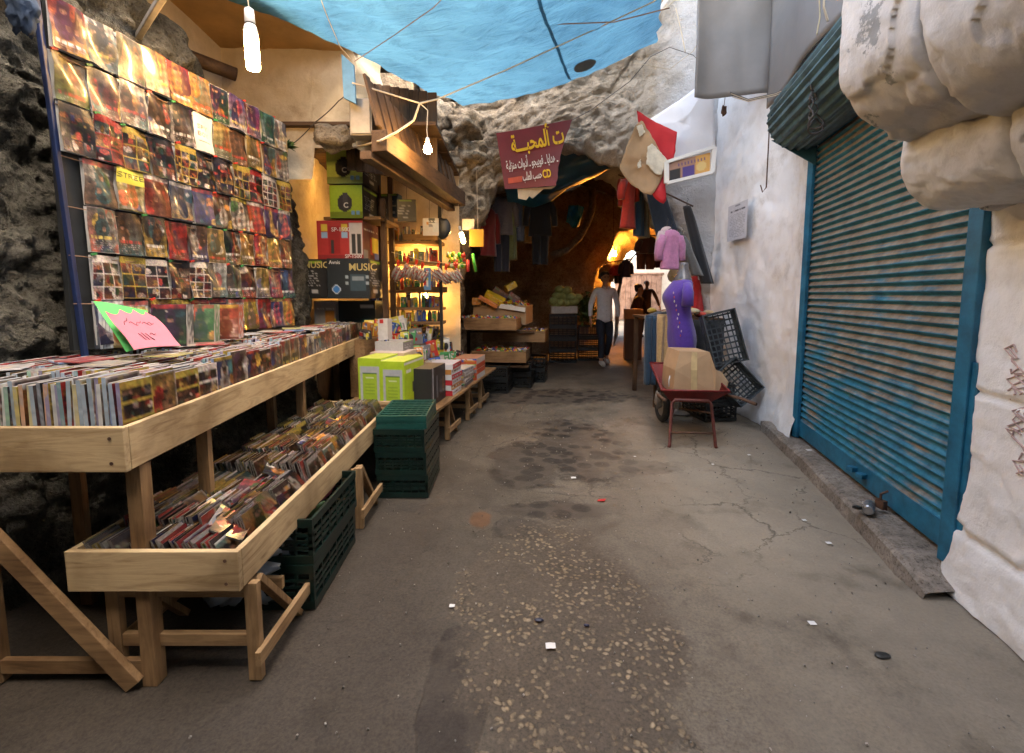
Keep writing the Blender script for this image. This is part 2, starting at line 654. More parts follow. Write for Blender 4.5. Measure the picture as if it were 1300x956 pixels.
# ------------------------------------------------------------------ ground
def ground_material():
    m = bpy.data.materials.new('alley_concrete')
    nt, b = nodes_of(m)
    L = nt.links
    geo = N(nt, 'ShaderNodeNewGeometry')
    pos = geo.outputs['Position']
    nA = N(nt, 'ShaderNodeTexNoise', i_Scale=.9, i_Detail=10.0, i_Roughness=.68)
    nB = N(nt, 'ShaderNodeTexNoise', i_Scale=5.0, i_Detail=10.0, i_Roughness=.72)
    nC = N(nt, 'ShaderNodeTexNoise', i_Scale=90.0, i_Detail=5.0, i_Roughness=.7)
    nD = N(nt, 'ShaderNodeTexNoise', i_Scale=2.6, i_Detail=8.0, i_Roughness=.6)
    vo = N(nt, 'ShaderNodeTexVoronoi', i_Scale=38.0, i_Randomness=1.0)
    vo2 = N(nt, 'ShaderNodeTexVoronoi', i_Scale=46.0)
    st = N(nt, 'ShaderNodeMapping')
    st.inputs['Scale'].default_value = (1, .6, 1)
    st2 = N(nt, 'ShaderNodeTexVoronoi', i_Scale=7.0)
    for n in (nA, nB, nC, nD, vo2, st2):
        L.new(pos, n.inputs['Vector'])
    wv = N(nt, 'ShaderNodeTexNoise', i_Scale=14.0, i_Detail=3.0)
    L.new(pos, wv.inputs['Vector'])
    wob = N(nt, 'ShaderNodeVectorMath', operation='MULTIPLY_ADD')
    L.new(wv.outputs['Color'], wob.inputs[0])
    wob.inputs[1].default_value = (.045, .045, 0)
    L.new(pos, wob.inputs[2])
    L.new(wob.outputs[0], vo.inputs['Vector'])
    base = ramp(nt, nA.outputs[0], [(.34, (.11, .095, .077)), (.5, (.165, .145, .118)), (.64, (.225, .20, .168))]).outputs[0]
    mo = ramp(nt, nB.outputs[0], [(.33, (.58, .56, .54)), (.5, (1, 1, 1)), (.68, (1.22, 1.2, 1.16))]).outputs[0]
    base = mixc(nt, .9, base, mo, 'MULTIPLY')
    gr = ramp(nt, nC.outputs[0], [(.35, (.62, .6, .58)), (.5, (1, 1, 1)), (.72, (1.45, 1.42, 1.36))]).outputs[0]
    base = mixc(nt, .7, base, gr, 'MULTIPLY')

    def ellipse(cx, cy, rx, ry, amt, nz=nB, soft=.13):
        s = N(nt, 'ShaderNodeVectorMath', operation='SUBTRACT')
        L.new(pos, s.inputs[0])
        s.inputs[1].default_value = (cx, cy, 0)
        d = N(nt, 'ShaderNodeVectorMath', operation='MULTIPLY')
        L.new(s.outputs[0], d.inputs[0])
        d.inputs[1].default_value = (1 / rx, 1 / ry, 0)
        ln = N(nt, 'ShaderNodeVectorMath', operation='LENGTH')
        L.new(d.outputs[0], ln.inputs[0])
        ma = N(nt, 'ShaderNodeMath', operation='MULTIPLY_ADD')
        L.new(nz.outputs[0], ma.inputs[0])
        ma.inputs[1].default_value = amt
        L.new(ln.outputs['Value'], ma.inputs[2])
        r = ramp(nt, ma.outputs[0], [(0, (1, 1, 1)), (1, (0, 0, 0))])
        t = 1 + amt * .5
        r.color_ramp.elements[0].position = max(0, (t - soft) / 3)
        r.color_ramp.elements[1].position = (t + soft) / 3
        dv = N(nt, 'ShaderNodeMath', operation='DIVIDE')
        L.new(ma.outputs[0], dv.inputs[0])
        dv.inputs[1].default_value = 3.0
        L.new(dv.outputs[0], r.inputs[0])
        return r.outputs[0]

    def M2(op, a, b_):
        n = N(nt, 'ShaderNodeMath', operation=op)
        for i, x in ((0, a), (1, b_)):
            if isinstance(x, bpy.types.NodeSocket):
                L.new(x, n.inputs[i])
            else:
                n.inputs[i].default_value = x
        n.use_clamp = False
        return n.outputs[0]
    # old cracked dark paving showing through, damp and oily patches
    dark = M2('MAXIMUM', ellipse(.62, 4.15, .40, .85, 1.5), ellipse(.05, 2.62, .16, .13, 1.2))
    dark = M2('MAXIMUM', dark, ellipse(-.19, 1.5, .12, .32, .8, nD, .03))
    dark = M2('MAXIMUM', dark, ellipse(.95, 3.62, .38, .16, 1.7))
    dark = M2('MAXIMUM', dark, ellipse(.3, 6.2, 1.3, .5, 1.7))
    dark = M2('MAXIMUM', dark, ellipse(.3, 2.85, .35, .12, 1.5))
    dark = M2('MAXIMUM', dark, ellipse(.1, 3.7, .25, .5, 1.9))
    blocks = ramp(nt, st2.outputs['Distance'], [(.0, (.022, .020, .018)), (.40, (.042, .036, .031)), (.5, (.10, .085, .07))]).outputs[0]
    base = mixc(nt, M2('MULTIPLY', dark, .97), base, blocks)
    # shade along the left stalls, painted into the floor colour
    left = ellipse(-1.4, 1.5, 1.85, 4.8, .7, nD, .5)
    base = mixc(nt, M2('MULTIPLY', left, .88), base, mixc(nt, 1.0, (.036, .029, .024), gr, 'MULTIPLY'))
    # pebble concrete
    pm = M2('MAXIMUM', ellipse(.22, 1.85, .40, .82, 1.3), ellipse(.48, 1.8, .2, .35, 1.2))
    pm = M2('MAXIMUM', pm, ellipse(-.02, 2.05, .25, .3, 1.2))
    pc = ramp(nt, vo.outputs['Color'], [(.0, (.31, .24, .16)), (.5, (.20, .16, .11)), (1, (.38, .31, .22))]).outputs[0]
    sep = ramp(nt, vo.outputs['Distance'], [(.26, (1, 1, 1)), (.46, (0, 0, 0))]).outputs[0]
    keep = ramp(nt, nD.outputs[0], [(.43, (.08, .08, .08)), (.53, (1, 1, 1))]).outputs[0]
    mort = mixc(nt, 1.0, (.075, .061, .048), gr, 'MULTIPLY')
    peb = mixc(nt, M2('MULTIPLY', sep, keep), mort, mixc(nt, .6, pc, gr, 'MULTIPLY'))
    base = mixc(nt, M2('MULTIPLY', pm, .95), base, peb)
    # bald light patches
    
    # orange-brown rusty spot
    base = mixc(nt, ellipse(-.19, 2.72, .07, .10, 1.3), base, (.115, .062, .034))
    # brighter light on the right by the doorstep, put into the floor colour
    rd = ellipse(1.75, 3.1, .85, 2.0, 1.3, nD, .5)
    base = mixc(nt, M2('MULTIPLY', rd, .55), base, (.30, .262, .212))
    ve = N(nt, 'ShaderNodeTexVoronoi', i_Scale=1.15, feature='DISTANCE_TO_EDGE')
    wb2 = N(nt, 'ShaderNodeVectorMath', operation='MULTIPLY_ADD')
    L.new(nB.outputs['Color'], wb2.inputs[0])
    wb2.inputs[1].default_value = (.30, .30, 0)
    L.new(pos, wb2.inputs[2])
    L.new(wb2.outputs[0], ve.inputs['Vector'])
    ck = ramp(nt, ve.outputs['Distance'], [(.0, (1, 1, 1)), (.008, (0, 0, 0))]).outputs[0]
    ckm = ramp(nt, nA.outputs[0], [(.47, (0, 0, 0)), (.55, (1, 1, 1))]).outputs[0]
    base = mixc(nt, M2('MULTIPLY', M2('MULTIPLY', ck, ckm), .75), base, (.03, .025, .02))
    st_ = ramp(nt, nD.outputs[0], [(.56, (1, 1, 1)), (.70, (.55, .53, .5))]).outputs[0]
    base = mixc(nt, .8, base, st_, 'MULTIPLY')
    base = mixc(nt, 1.0, base, (1.02, .985, .92), 'MULTIPLY')
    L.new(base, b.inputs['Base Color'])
    rr = ramp(nt, nB.outputs[0], [(.3, (.55,) * 3), (.6, (.85,) * 3)]).outputs[0]
    L.new(rr, b.inputs['Roughness'])
    b.inputs['Specular IOR Level'].default_value = .35
    h = M2('MULTIPLY', nB.outputs[0], .9)
    h = M2('ADD', h, M2('MULTIPLY', nC.outputs[0], .35))
    hp = M2('MULTIPLY', M2('MULTIPLY', M2('MULTIPLY', sep, keep), pm), .9)
    h = M2('ADD', h, hp)
    h = M2('SUBTRACT', h, M2('MULTIPLY', dark, .5))
    bp = N(nt, 'ShaderNodeBump', i_Strength=.8, i_Distance=.012)
    L.new(h, bp.inputs['Height'])
    L.new(bp.outputs[0], b.inputs['Normal'])
    return m


def make_ground():
    xs = [-250, -80, -25, -8] + list(np.arange(-3.2, 5.2, .06)) + [6, 9, 14, 30, 90, 250]
    ys = [-250, -80, -25, -8, -3, -1] + list(np.arange(0.4, 7.5, .06)) + list(np.arange(7.6, 17, .3)) + [19, 24, 32, 60, 120, 300]
    mb = MB()
    vs_ = []
    for y in ys:
        for x in xs:
            z = 0
            if -3.3 < x < 5.2 and .3 < y < 9:
                z = .010 * fbm((x * 1.3, y * 1.3, 0), 4) + .005 * mn.noise(Vector((x * 9, y * 9, 3)))
            vs_.append((x, y, z - .006))
    w = len(xs)
    fs = [(j * w + i, j * w + i + 1, (j + 1) * w + i + 1, (j + 1) * w + i) for j in range(len(ys) - 1) for i in range(w - 1)]
    mb.add(vs_, fs)
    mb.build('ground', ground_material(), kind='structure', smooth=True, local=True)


make_ground()


# ------------------------------------------------------------------ surfaces helpers
def grid_mb(fn, nu, nv, flip=False):
    mb = MB()
    vs_ = [fn(i / (nu - 1), j / (nv - 1)) for j in range(nv) for i in range(nu)]
    fs = []
    for j in range(nv - 1):
        for i in range(nu - 1):
            q = (j * nu + i, j * nu + i + 1, (j + 1) * nu + i + 1, (j + 1) * nu + i)
            fs.append(q[::-1] if flip else q)
    return mb.add(vs_, fs)


def arch_material():
    m = ROCK.copy()
    m.name = 'whitewashed_limestone'
    nt = m.node_tree
    b = nt.nodes['Principled BSDF']
    src = b.inputs['Base Color'].links[0].from_socket
    geo = N(nt, 'ShaderNodeNewGeometry')
    sp = N(nt, 'ShaderNodeSeparateXYZ')
    nt.links.new(geo.outputs['Position'], sp.inputs[0])
    nz = N(nt, 'ShaderNodeTexNoise', i_Scale=1.7, i_Detail=9.0, i_Roughness=.7)
    nt.links.new(geo.outputs['Position'], nz.inputs['Vector'])

    def blend(inp, x0, x1, amt, colr, fmax):
        nonlocal src
        ma = N(nt, 'ShaderNodeMath', operation='MULTIPLY_ADD')
        nt.links.new(nz.outputs[0], ma.inputs[0])
        ma.inputs[1].default_value = amt
        nt.links.new(inp, ma.inputs[2])
        mr = N(nt, 'ShaderNodeMapRange')
        mr.inputs['From Min'].default_value = x0 + amt * .5
        mr.inputs['From Max'].default_value = x1 + amt * .5
        mr.inputs['To Max'].default_value = fmax
        nt.links.new(ma.outputs[0], mr.inputs['Value'])
        src = mixc(nt, mr.outputs[0], src, colr)
    blend(sp.outputs[0], .2, 1.5, 1.6, (.60, .52, .42), .62)
    blend(sp.outputs[0], 1.75, 2.15, 1.2, (.80, .79, .78), .92)
    nt.links.new(src, b.inputs['Base Color'])
    return m


def polyat(pts, t):
    """pts list of tuples, t in 0..1 by arc length"""
    ds = [0]
    for a, b in zip(pts, pts[1:]):
        ds.append(ds[-1] + math.dist(a, b))
    s = t * ds[-1]
    for k in range(len(pts) - 1):
        if s <= ds[k + 1] + 1e-9:
            q = (s - ds[k]) / max(1e-9, ds[k + 1] - ds[k])
            return tuple(a + (b - a) * q for a, b in zip(pts[k], pts[k + 1]))
    return pts[-1]


def craggy(p, amp, fr=1.0):
    """rock relief made of lumps, ledges and pits"""
    q = Vector(p) * fr
    big = mn.noise(q * .9)
    rid = 1 - abs(mn.noise(q * 2.3 + Vector((5, 1, 2)))) * 2
    vor = mn.voronoi(q * 2.6)[0][0]
    fine = fbm(q * 7, 4)
    pit = max(0, fbm(q * 4.2 + Vector((9, 9, 9)), 3)) ** 2
    crack = max(0, 1 - abs(mn.noise(q * 1.7 + Vector((3, 8, 1)))) * 14)
    return amp * (.8 * big + .22 * rid - .28 * (vor - .35) + .24 * fine - .5 * pit - .22 * crack)


# ------------------------------------------------------------------ right-hand building
def WX(y):                                      # plane of the right wall
    return 2.05 + .229 * (y - 2.12)


DIRW = Vector((.229, 1, 0)).normalized()
NW = Vector((-1, .229, 0)).normalized()          # towards the alley
bR = thing('shop_building', (2.6, 3, 0), 'whitewashed right hand building with a closed blue roller shutter and stone corbels', 'building')


def wall_near(u, v):
    y = -1.9 + (2.13 + 1.9) * u
    z = 4.9 * v
    x = WX(y) - .02
    if y > 1:
        x += .02
    bulge = .07 * math.exp(-((z) / .30) ** 2) * (0.4 + .6 * (mn.noise(Vector((y * 2, 0, 4))) + .5))
    d = .012 * fbm((y * 1.8, z * 1.8, 0), 5) + .006 * fbm((y * 9, z * 9, 3), 4) - .012 * max(0, fbm((y * 4, z * 4, 8), 4)) ** .5 * (1 if mn.noise(Vector((y * 1.5, z * 1.5, 20))) > .05 else 0)
    blocks = -.02 if (abs((z + .03 * mn.noise(Vector((y * 3, z, 0)))) % .62 - .31) < .012) else 0
    e = max(0, (u - .97) / .03) ** 2 * .04
    p = Vector((x, y, z)) + NW * (bulge + d + blocks - e)
    return p


mb = grid_mb(wall_near, 260, 240, True)
# reveal at the end of the near wall
for k in range(1):
    rows = 60
    vs_ = []
    for j in range(rows):
        z = 4.9 * j / (rows - 1)
        p = wall_near(1, z / 4.9)
        vs_ += [p, Vector((p.x + .22, p.y + .02 + .02 * mn.noise(Vector((0, z * 4, 0))), z))]
    mb.add(vs_, [(2 * j, 2 * j + 1, 2 * j + 3, 2 * j + 2) for j in range(rows - 1)])


def wall_far(u, v):
    y = 4.05 + 2.6 * u
    z = 5.2 * v
    t = min(1, (y - 4.05) / .55)
    x = 2.49 + .12 * (t * t * (3 - 2 * t)) - .03 * max(0, y - 5)
    d = .030 * fbm((y * 1.5, z * 1.5, 7), 5) + .008 * fbm((y * 9, z * 9, 3), 3)
    foot = .05 * math.exp(-(z / .25) ** 2)
    return Vector((x, y, z)) + NW * (d + foot)


g2 = grid_mb(wall_far, 90, 150, True)
mb.add(g2.v, g2.f)


def wall_over(u, v):
    y = 2.1 + 2.0 * u
    z = 2.62 + 2.3 * v
    d = .02 * fbm((y * 1.5, z * 1.5, 9), 4)
    return Vector((WX(y) + .02, y, z)) + NW * d


g3 = grid_mb(wall_over, 50, 50, True)
mb.add(g3.v, g3.f)
mb.build('wall', WHITEW, bR, smooth=True)
# the body of the building behind its face, and an unseen upper storey raised to block the sun
mb = MB()
for (y0, y1, z0, z1, o) in ((-1.9, 2.1, 0, 4.9, .25), (2.1, 4.1, 0, 4.9, .35), (4.1, 6.6, 0, 5.2, .35), (-1.9, 7, 4.9, 9.6, .02)):
    a0, a1 = WX(y0) + o, WX(y1) + o
    vs_ = [(a0, y0, z0), (a1, y1, z0), (a1 + 5, y1, z0), (a0 + 5, y0, z0), (a0, y0, z1), (a1, y1, z1), (a1 + 5, y1, z1), (a0 + 5, y0, z1)]
    mb.add(vs_, [(0, 4, 5, 1), (1, 5, 6, 2), (2, 6, 7, 3), (3, 7, 4, 0), (4, 7, 6, 5), (0, 1, 2, 3)])
mb.build('body_and_sun_block', WHITEW, bR)


# roller shutter: real corrugation, dust lying on the upper side of every slat
def shutter_mat():
    m = bpy.data.materials.new('shutter_paint')
    nt, b = nodes_of(m)
    L = nt.links
    geo = N(nt, 'ShaderNodeNewGeometry')
    sp = N(nt, 'ShaderNodeSeparateXYZ')
    L.new(geo.outputs['Normal'], sp.inputs[0])
    pz = N(nt, 'ShaderNodeSeparateXYZ')
    L.new(geo.outputs['Position'], pz.inputs[0])
    n1 = N(nt, 'ShaderNodeTexNoise', i_Scale=2.0, i_Detail=6.0)
    n2 = N(nt, 'ShaderNodeTexNoise', i_Scale=11.0, i_Detail=8.0, i_Roughness=.7)
    mp = N(nt, 'ShaderNodeMapping')
    mp.inputs['Scale'].default_value = (2, 1.2, 14)
    L.new(geo.outputs['Position'], mp.inputs[0])
    n3 = N(nt, 'ShaderNodeTexNoise', i_Scale=2.5, i_Detail=5.0)
    L.new(mp.outputs[0], n3.inputs['Vector'])
    L.new(geo.outputs['Position'], n1.inputs['Vector'])
    L.new(geo.outputs['Position'], n2.inputs['Vector'])
    blue = ramp(nt, n2.outputs[0], [(.3, (.008, .085, .145)), (.5, (.016, .18, .29)), (.7, (.045, .27, .40))]).outputs[0]
    dust = ramp(nt, n2.outputs[0], [(.3, (.15, .115, .08)), (.55, (.29, .235, .175)), (.75, (.42, .36, .29))]).outputs[0]

    def M2(op, a, b_, c_=None):
        n = N(nt, 'ShaderNodeMath', operation=op)
        for i, x in enumerate((a, b_, c_)):
            if x is None:
                continue
            if isinstance(x, bpy.types.NodeSocket):
                L.new(x, n.inputs[i])
            else:
                n.inputs[i].default_value = x
        return n.outputs[0]
    up = M2('MULTIPLY', sp.outputs[2], .85)
    hi = M2('MULTIPLY_ADD', pz.outputs[2], .42, -.38)
    s = M2('ADD', up, hi)
    s = M2('ADD', s, M2('MULTIPLY_ADD', n1.outputs[0], 1.1, -.55))
    s = M2('ADD', s, M2('MULTIPLY_ADD', n3.outputs[0], 1.3, -.65))
    f = ramp(nt, s, [(.28, (0, 0, 0)), (.60, (1, 1, 1))]).outputs[0]
    o = mixc(nt, f, blue, dust)
    ru = ramp(nt, n3.outputs[0], [(.66, (0, 0, 0)), (.72, (1, 1, 1))]).outputs[0]
    o = mixc(nt, M2('MULTIPLY', ru, .45), o, (.13, .06, .035))
    L.new(o, b.inputs['Base Color'])
    b.inputs['Roughness'].default_value = .6
    b.inputs['Metallic'].default_value = .1
    return m


SHM = shutter_mat()
sh = thing('roller_shutter', (0, 0, 0), None, None)
sh.parent = bR
sh.location = Vector((2.27, 3.1, .1)) - Vector(bR.location)
nsl = 46
prof = []
for k in range(nsl * 8 + 1):
    ph = k / 8 * 2 * PI
    z = .24 + k / (nsl * 8) * 2.44
    prof.append((.011 * math.sin(ph) + .004 * math.sin(2 * ph), z))
mb = MB()
ny = 46
vs_ = []
for (d, z) in prof:
    for i in range(ny):
        y = 2.12 + (4.04 - 2.12) * i / (ny - 1)
        wob = .006 * mn.noise(Vector((y * 2, z * 2, 0)))
        p = Vector((WX(y) + .03, y, z)) + NW * (d + wob)
        vs_.append(p)
fs = [(j * ny + i, (j + 1) * ny + i, (j + 1) * ny + i + 1, j * ny + i + 1) for j in range(len(prof) - 1) for i in range(ny - 1)]
mb.add(vs_, fs)
mb.build('slat_curtain', SHM, sh, smooth=True)
mb = MB()


def onw(y, off, z):
    return Vector((WX(y), y, z)) + NW * off


BLUEP = mat('blue_paint', (.010, .16, .28), .5, var=.5, scale=8, bump=.15)
mb.bar(onw(2.12, -.025, .19), onw(4.04, -.025, .19), .02, .13)
mb.build('bottom_rail', BLUEP, sh)
for y, w in ((2.10, .055), (4.055, .03)):
    mb = MB()
    mb.bar(onw(y, .0, .10), onw(y, .0, 2.64), w, .07, up=(0, 1, 0))
    if y < 3:
        mb.bar(onw(y - .035, -.02, .12), onw(y - .035, -.02, 1.05), .05, .04, up=(0, 1, 0))
    mb.build('guide_rail', BLUEP, sh, bevel=.004)
for y in (2.9, 3.02):
    mb = MB()
    mb.box(onw(y, .01, .20), (.05, .05, .03), (0, 0, .2))
    mb.build('latch', BLUEP, sh, bevel=.004)
mb = MB()
mb.tube([onw(2.62, .0, .22), onw(2.62, .035, .2), onw(2.62, .035, .12), onw(2.62, 0, .11)], .007)
mb.box(onw(2.62, .03, .14), (.03, .05, .05), (0, 0, .2))
mb.build('padlock', RUST, sh)
# drum housing
mb = MB()
npf = 90
nL = 40
cz, co, rad = 2.78, .12, .25
vs_ = []
for k in range(npf + 1):
    a = R(-175) + R(250) * k / npf
    r = rad + .011 * math.sin(k * 2 * PI / 5.0)
    for i in range(nL):
        y = 2.0 + (4.0 - 2.0) * i / (nL - 1)
        vs_.append(onw(y, co, cz) + (-NW * math.cos(a + PI) * -1 * 0) + (NW * math.cos(a) + Vector((0, 0, 1)) * math.sin(a)) * r)
fs = [(k * nL + i, k * nL + i + 1, (k + 1) * nL + i + 1, (k + 1) * nL + i) for k in range(npf) for i in range(nL - 1)]
mb.add(vs_, fs)
for y in (2.0, 4.0):
    ring = [onw(y, co, cz) + (NW * math.cos(a) + Vector((0, 0, 1)) * math.sin(a)) * rad * .99 for a in [2 * PI * k / 40 for k in range(40)]]
    mb.add(ring + [p + DIRW * .006 for p in ring], [tuple(range(40)), tuple(range(79, 39, -1))])
mb.build('drum_housing', mat('drum_paint', (.07, .15, .18), .55, var=.6, scale=7, bump=.2), sh, smooth=False)
mb = MB()
a, b, c = onw(4.0, .33, 2.62), onw(4.0, -.01, 2.62), onw(4.0, -.01, 2.40)
d = DIRW * .012
mb.add([a, b, c, a + d, b + d, c + d], [(0, 1, 2), (5, 4, 3), (0, 3, 4, 1), (1, 4, 5, 2), (2, 5, 3, 0)])
mb.build('end_bracket', TEAL, sh)

# doorstep
mb = MB()
kl = [(2.50, 4.62), (2.42, 4.3), (2.26, 3.58), (2.10, 3.0), (2.01, 2.65), (1.86, 2.14), (1.84, 1.98)]
vs_ = []
nk = 60
for i in range(nk):
    x, y = polyat(kl, i / (nk - 1))
    h = .085 + .010 * mn.noise(Vector((x * 5, y * 5, 0)))
    j = .012 * fbm((x * 6, y * 6, 2), 3)
    h2 = .10 if y > 2.2 else .10 * max(.1, (y - 1.9) / .3)
    h = min(h, h2)
    vs_ += [(x + j - .015, y, -.02), (x + j, y, h * .8), (x + j + .025, y, h), (WX(y) - .06, y, h + .006), (WX(y) + .2, y, h + .008)]
fs = [(i * 5 + k, i * 5 + k + 1, (i + 1) * 5 + k + 1, (i + 1) * 5 + k) for i in range(nk - 1) for k in range(4)]
mb.add(vs_, fs)
x0 = kl[0]
mb.add([(2.485, 4.62, -.02), (2.485, 4.62, .085), (2.9, 4.62, .085), (2.9, 4.62, -.02)], [(0, 1, 2, 3)])
STEPM = mat_rock('worn_step', (.16, .135, .11), (.24, .205, .17), (.32, .28, .235), scale=3, bump=.5, dist=.01)
mb.build('doorstep', STEPM, bR, smooth=False)

# corbels: two courses of rounded stones
CORB = mat_plaster('corbel_limewash', (.62, .62, .61), (.44, .42, .40), (.26, .27, .27), .37)


def corbel(x0, x1, y0, y1, z0, z1, rr, seed, name='corbel'):
    """projects in -X, its lower outer edge rounded with radius rr"""
    prof2 = [(x1, z0)]
    for k in range(13):
        a = PI / 2 * k / 12
        prof2.append((x0 + rr - rr * math.sin(a), z0 + rr - rr * math.cos(a)))
    prof2.append((x0, z1))
    mb = MB()
    nu, nv = 110, 50
    vs_ = []
    for j in range(nv):
        v = j / (nv - 1)
        y = y0 + (y1 - y0) * v
        e = 1 - min(1, min(v, 1 - v) / .07)
        sh_ = .022 * e * e
        for i in range(nu):
            x, z = polyat(prof2, i / (nu - 1))
            cx_, cz_ = (x1), (z1 + .3)
            dirv = Vector((x - cx_, 0, z - cz_)).normalized()
            n_ = .016 * fbm((x * 2.4 + seed, y * 2.4, z * 2.4), 4) + .012 * fbm((x * 11 + seed, y * 11, z * 11), 4) - .02 * (max(0, mn.noise(Vector((x * 5 + seed, y * 5, z * 5))) - .25) > 0)
            p = Vector((x, y, z)) + dirv * (n_ - sh_)
            vs_.append(p)
    fs = [(j * nu + i, j * nu + i + 1, (j + 1) * nu + i + 1, (j + 1) * nu + i) for j in range(nv - 1) for i in range(nu - 1)]
    # end caps as fans towards the wall
    for j in (0, nv - 1):
        cidx = len(vs_)
        vs_.append(Vector((x1, y0 if j == 0 else y1, z1)))
        for i in range(nu - 1):
            fs.append((cidx, j * nu + i, j * nu + i + 1) if j else (cidx, j * nu + i + 1, j * nu + i))
    mb.add(vs_, fs)
    return mb.build(name, CORB, bR, smooth=True)


corbel(1.31, 2.3, 1.66, 2.02, 1.97, 3.4, .30, 1)
corbel(1.33, 2.3, 1.20, 1.655, 1.93, 3.4, .32, 5)
corbel(1.36, 2.3, .7, 1.195, 1.9, 3.4, .32, 8)
corbel(1.62, 2.3, 1.60, 2.06, 1.70, 2.02, .20, 12)
corbel(1.60, 2.3, 1.12, 1.595, 1.68, 2.0, .20, 15)


# ------------------------------------------------------------------ the stone arch across the alley
def arch_wall(name, mat_, inner, outer, Y, depth, amp, nt_=170, ns=46, nd=16, label='', seed=0, top_back=1.0, fr=1.0, shear=0.0, low=0.0, calm=None):
    mb = MB()
    rows = []
    for k in range(nd, 0, -1):                    # soffit, from the back to the face
        rows.append(('s', k / nd))
    for k in range(ns):
        rows.append(('f', k / (ns - 1)))
    for k in range(1, 8):
        rows.append(('t', k / 7))
    vs_ = []
    for kind, q in rows:
        for i in range(nt_):
            t = i / (nt_ - 1)
            ix, iz = polyat(inner, t)
            ox, oz = polyat(outer, t)
            jx = .10 * amp / .16 * mn.noise(Vector((ix * 3 + seed, iz * 3, 0))) + .05 * mn.noise(Vector((ix * 9, iz * 9, seed)))
            cxx, czz = (inner[0][0] + inner[-1][0]) / 2, 1.2
            dv = Vector((ix - cxx, 0, iz - czz)).normalized()
            base_i = Vector((ix, 0, iz)) + dv * jx
            if iz <= .02:
                base_i.z = -.02
            if kind == 's':
                r = craggy((base_i.x + seed, Y + depth * q, base_i.z), amp * .6, fr)
                p = base_i + dv * (r + .05 * math.sin(PI * min(1, q * 3) * .5))
                p.y = Y + depth * q + .03
                p.x += shear * depth * q * (1 - t)
                p.z *= 1 - low * q
            elif kind == 'f':
                b = Vector((ox, 0, oz))
                p = base_i.lerp(b, q)
                r = craggy((p.x + seed, Y, p.z), amp, fr)
                if calm is not None:
                    r *= 1 - .8 * min(1, max(0, (p.x - calm) / .6))
                edge = max(0, 1 - q / .08)
                if q > .6:
                    p.z += (q - .6) * 1.0 * .22 * mn.noise(Vector((p.x * 3.3, 0, seed))) * (1 if oz > 2 else 0)
                p.y = Y - r + .12 * edge * edge
            else:
                b = Vector((ox, 0, oz))
                b.z += .4 * .22 * mn.noise(Vector((ox * 3.3, 0, seed))) * (1 if oz > 2 else 0)
                r = craggy((b.x + seed, Y, b.z), amp, fr)
                p = b
                p.y = Y - r + q * top_back
                p.z += .12 * math.sin(q * PI) + .08 * craggy((b.x, Y + q * 2, 9 + seed), 1)
            vs_.append(p)
    n = nt_
    fs = [(j * n + i, (j + 1) * n + i, (j + 1) * n + i + 1, j * n + i + 1) for j in range(len(rows) - 1) for i in range(n - 1)]
    mb.add(vs_, fs)
    return mb.build(name, mat_, None, label, 'wall', smooth=True)


YA = 6.15
inner1 = [(-.62, 0), (-.66, 1.0), (-.58, 1.75), (-.36, 2.3), (.0, 2.85), (.5, 3.12), (1.05, 3.08), (1.6, 2.75), (2.05, 2.25), (2.4, 1.5), (2.52, .9), (2.56, 0)]
outer1 = [(-2.2, 0), (-2.2, 2.0), (-2.1, 3.4), (-1.2, 3.62), (-.5, 3.80), (.2, 4.02), (.9, 4.15), (1.5, 4.3), (1.9, 4.9), (2.3, 5.6), (3.1, 5.6), (3.1, 2), (3.1, 0)]
inner1 = [(x, z) for x, z in inner1]
arch_wall('stone_arch_wall', arch_material(), inner1, outer1, YA, .9, .19, nt_=300, ns=96, fr=1.5, calm=1.3, label='rugged limestone arch wall across the alley behind the red sign')
for k, (px, py, Y, r_) in enumerate([(562, 148, 5.75, .20), (590, 160, 5.75, .22), (565, 178, 5.75, .17), (600, 196, 5.8, .18), (575, 205, 5.8, .15), (555, 120, 6.0, .2)]):
    mb = MB()
    mb.blob(P(px, py, Y), (r_, r_ * .8, r_ * .72), 34, 24, .55, 1.9, k)
    mb.build('boulder', ROCK, None, ['large grey boulder just below the tarpaulin corner above the eave', 'broad boulder right of the largest one above the eave', 'rough boulder under the largest one above the eave', 'pitted boulder at the lower right of the rock heap', 'small boulder beside the end of the eave beam', 'boulder tucked behind the end of the laths'][k], 'boulder', 'boulders heaped above the eave', smooth=True)
# upper rock behind the arch, weathered and sunlit
mb = grid_mb(lambda u, v: Vector((1.2 + 1.9 * u, 7.1 + .6 * v + craggy((u * 2, 3, v * 2), .2), 3.9 + 2.6 * v)), 40, 40)
mb.build('ruined_masonry', ROCK, None, 'pale ruined masonry rising above the right end of the arch', 'wall', smooth=True)


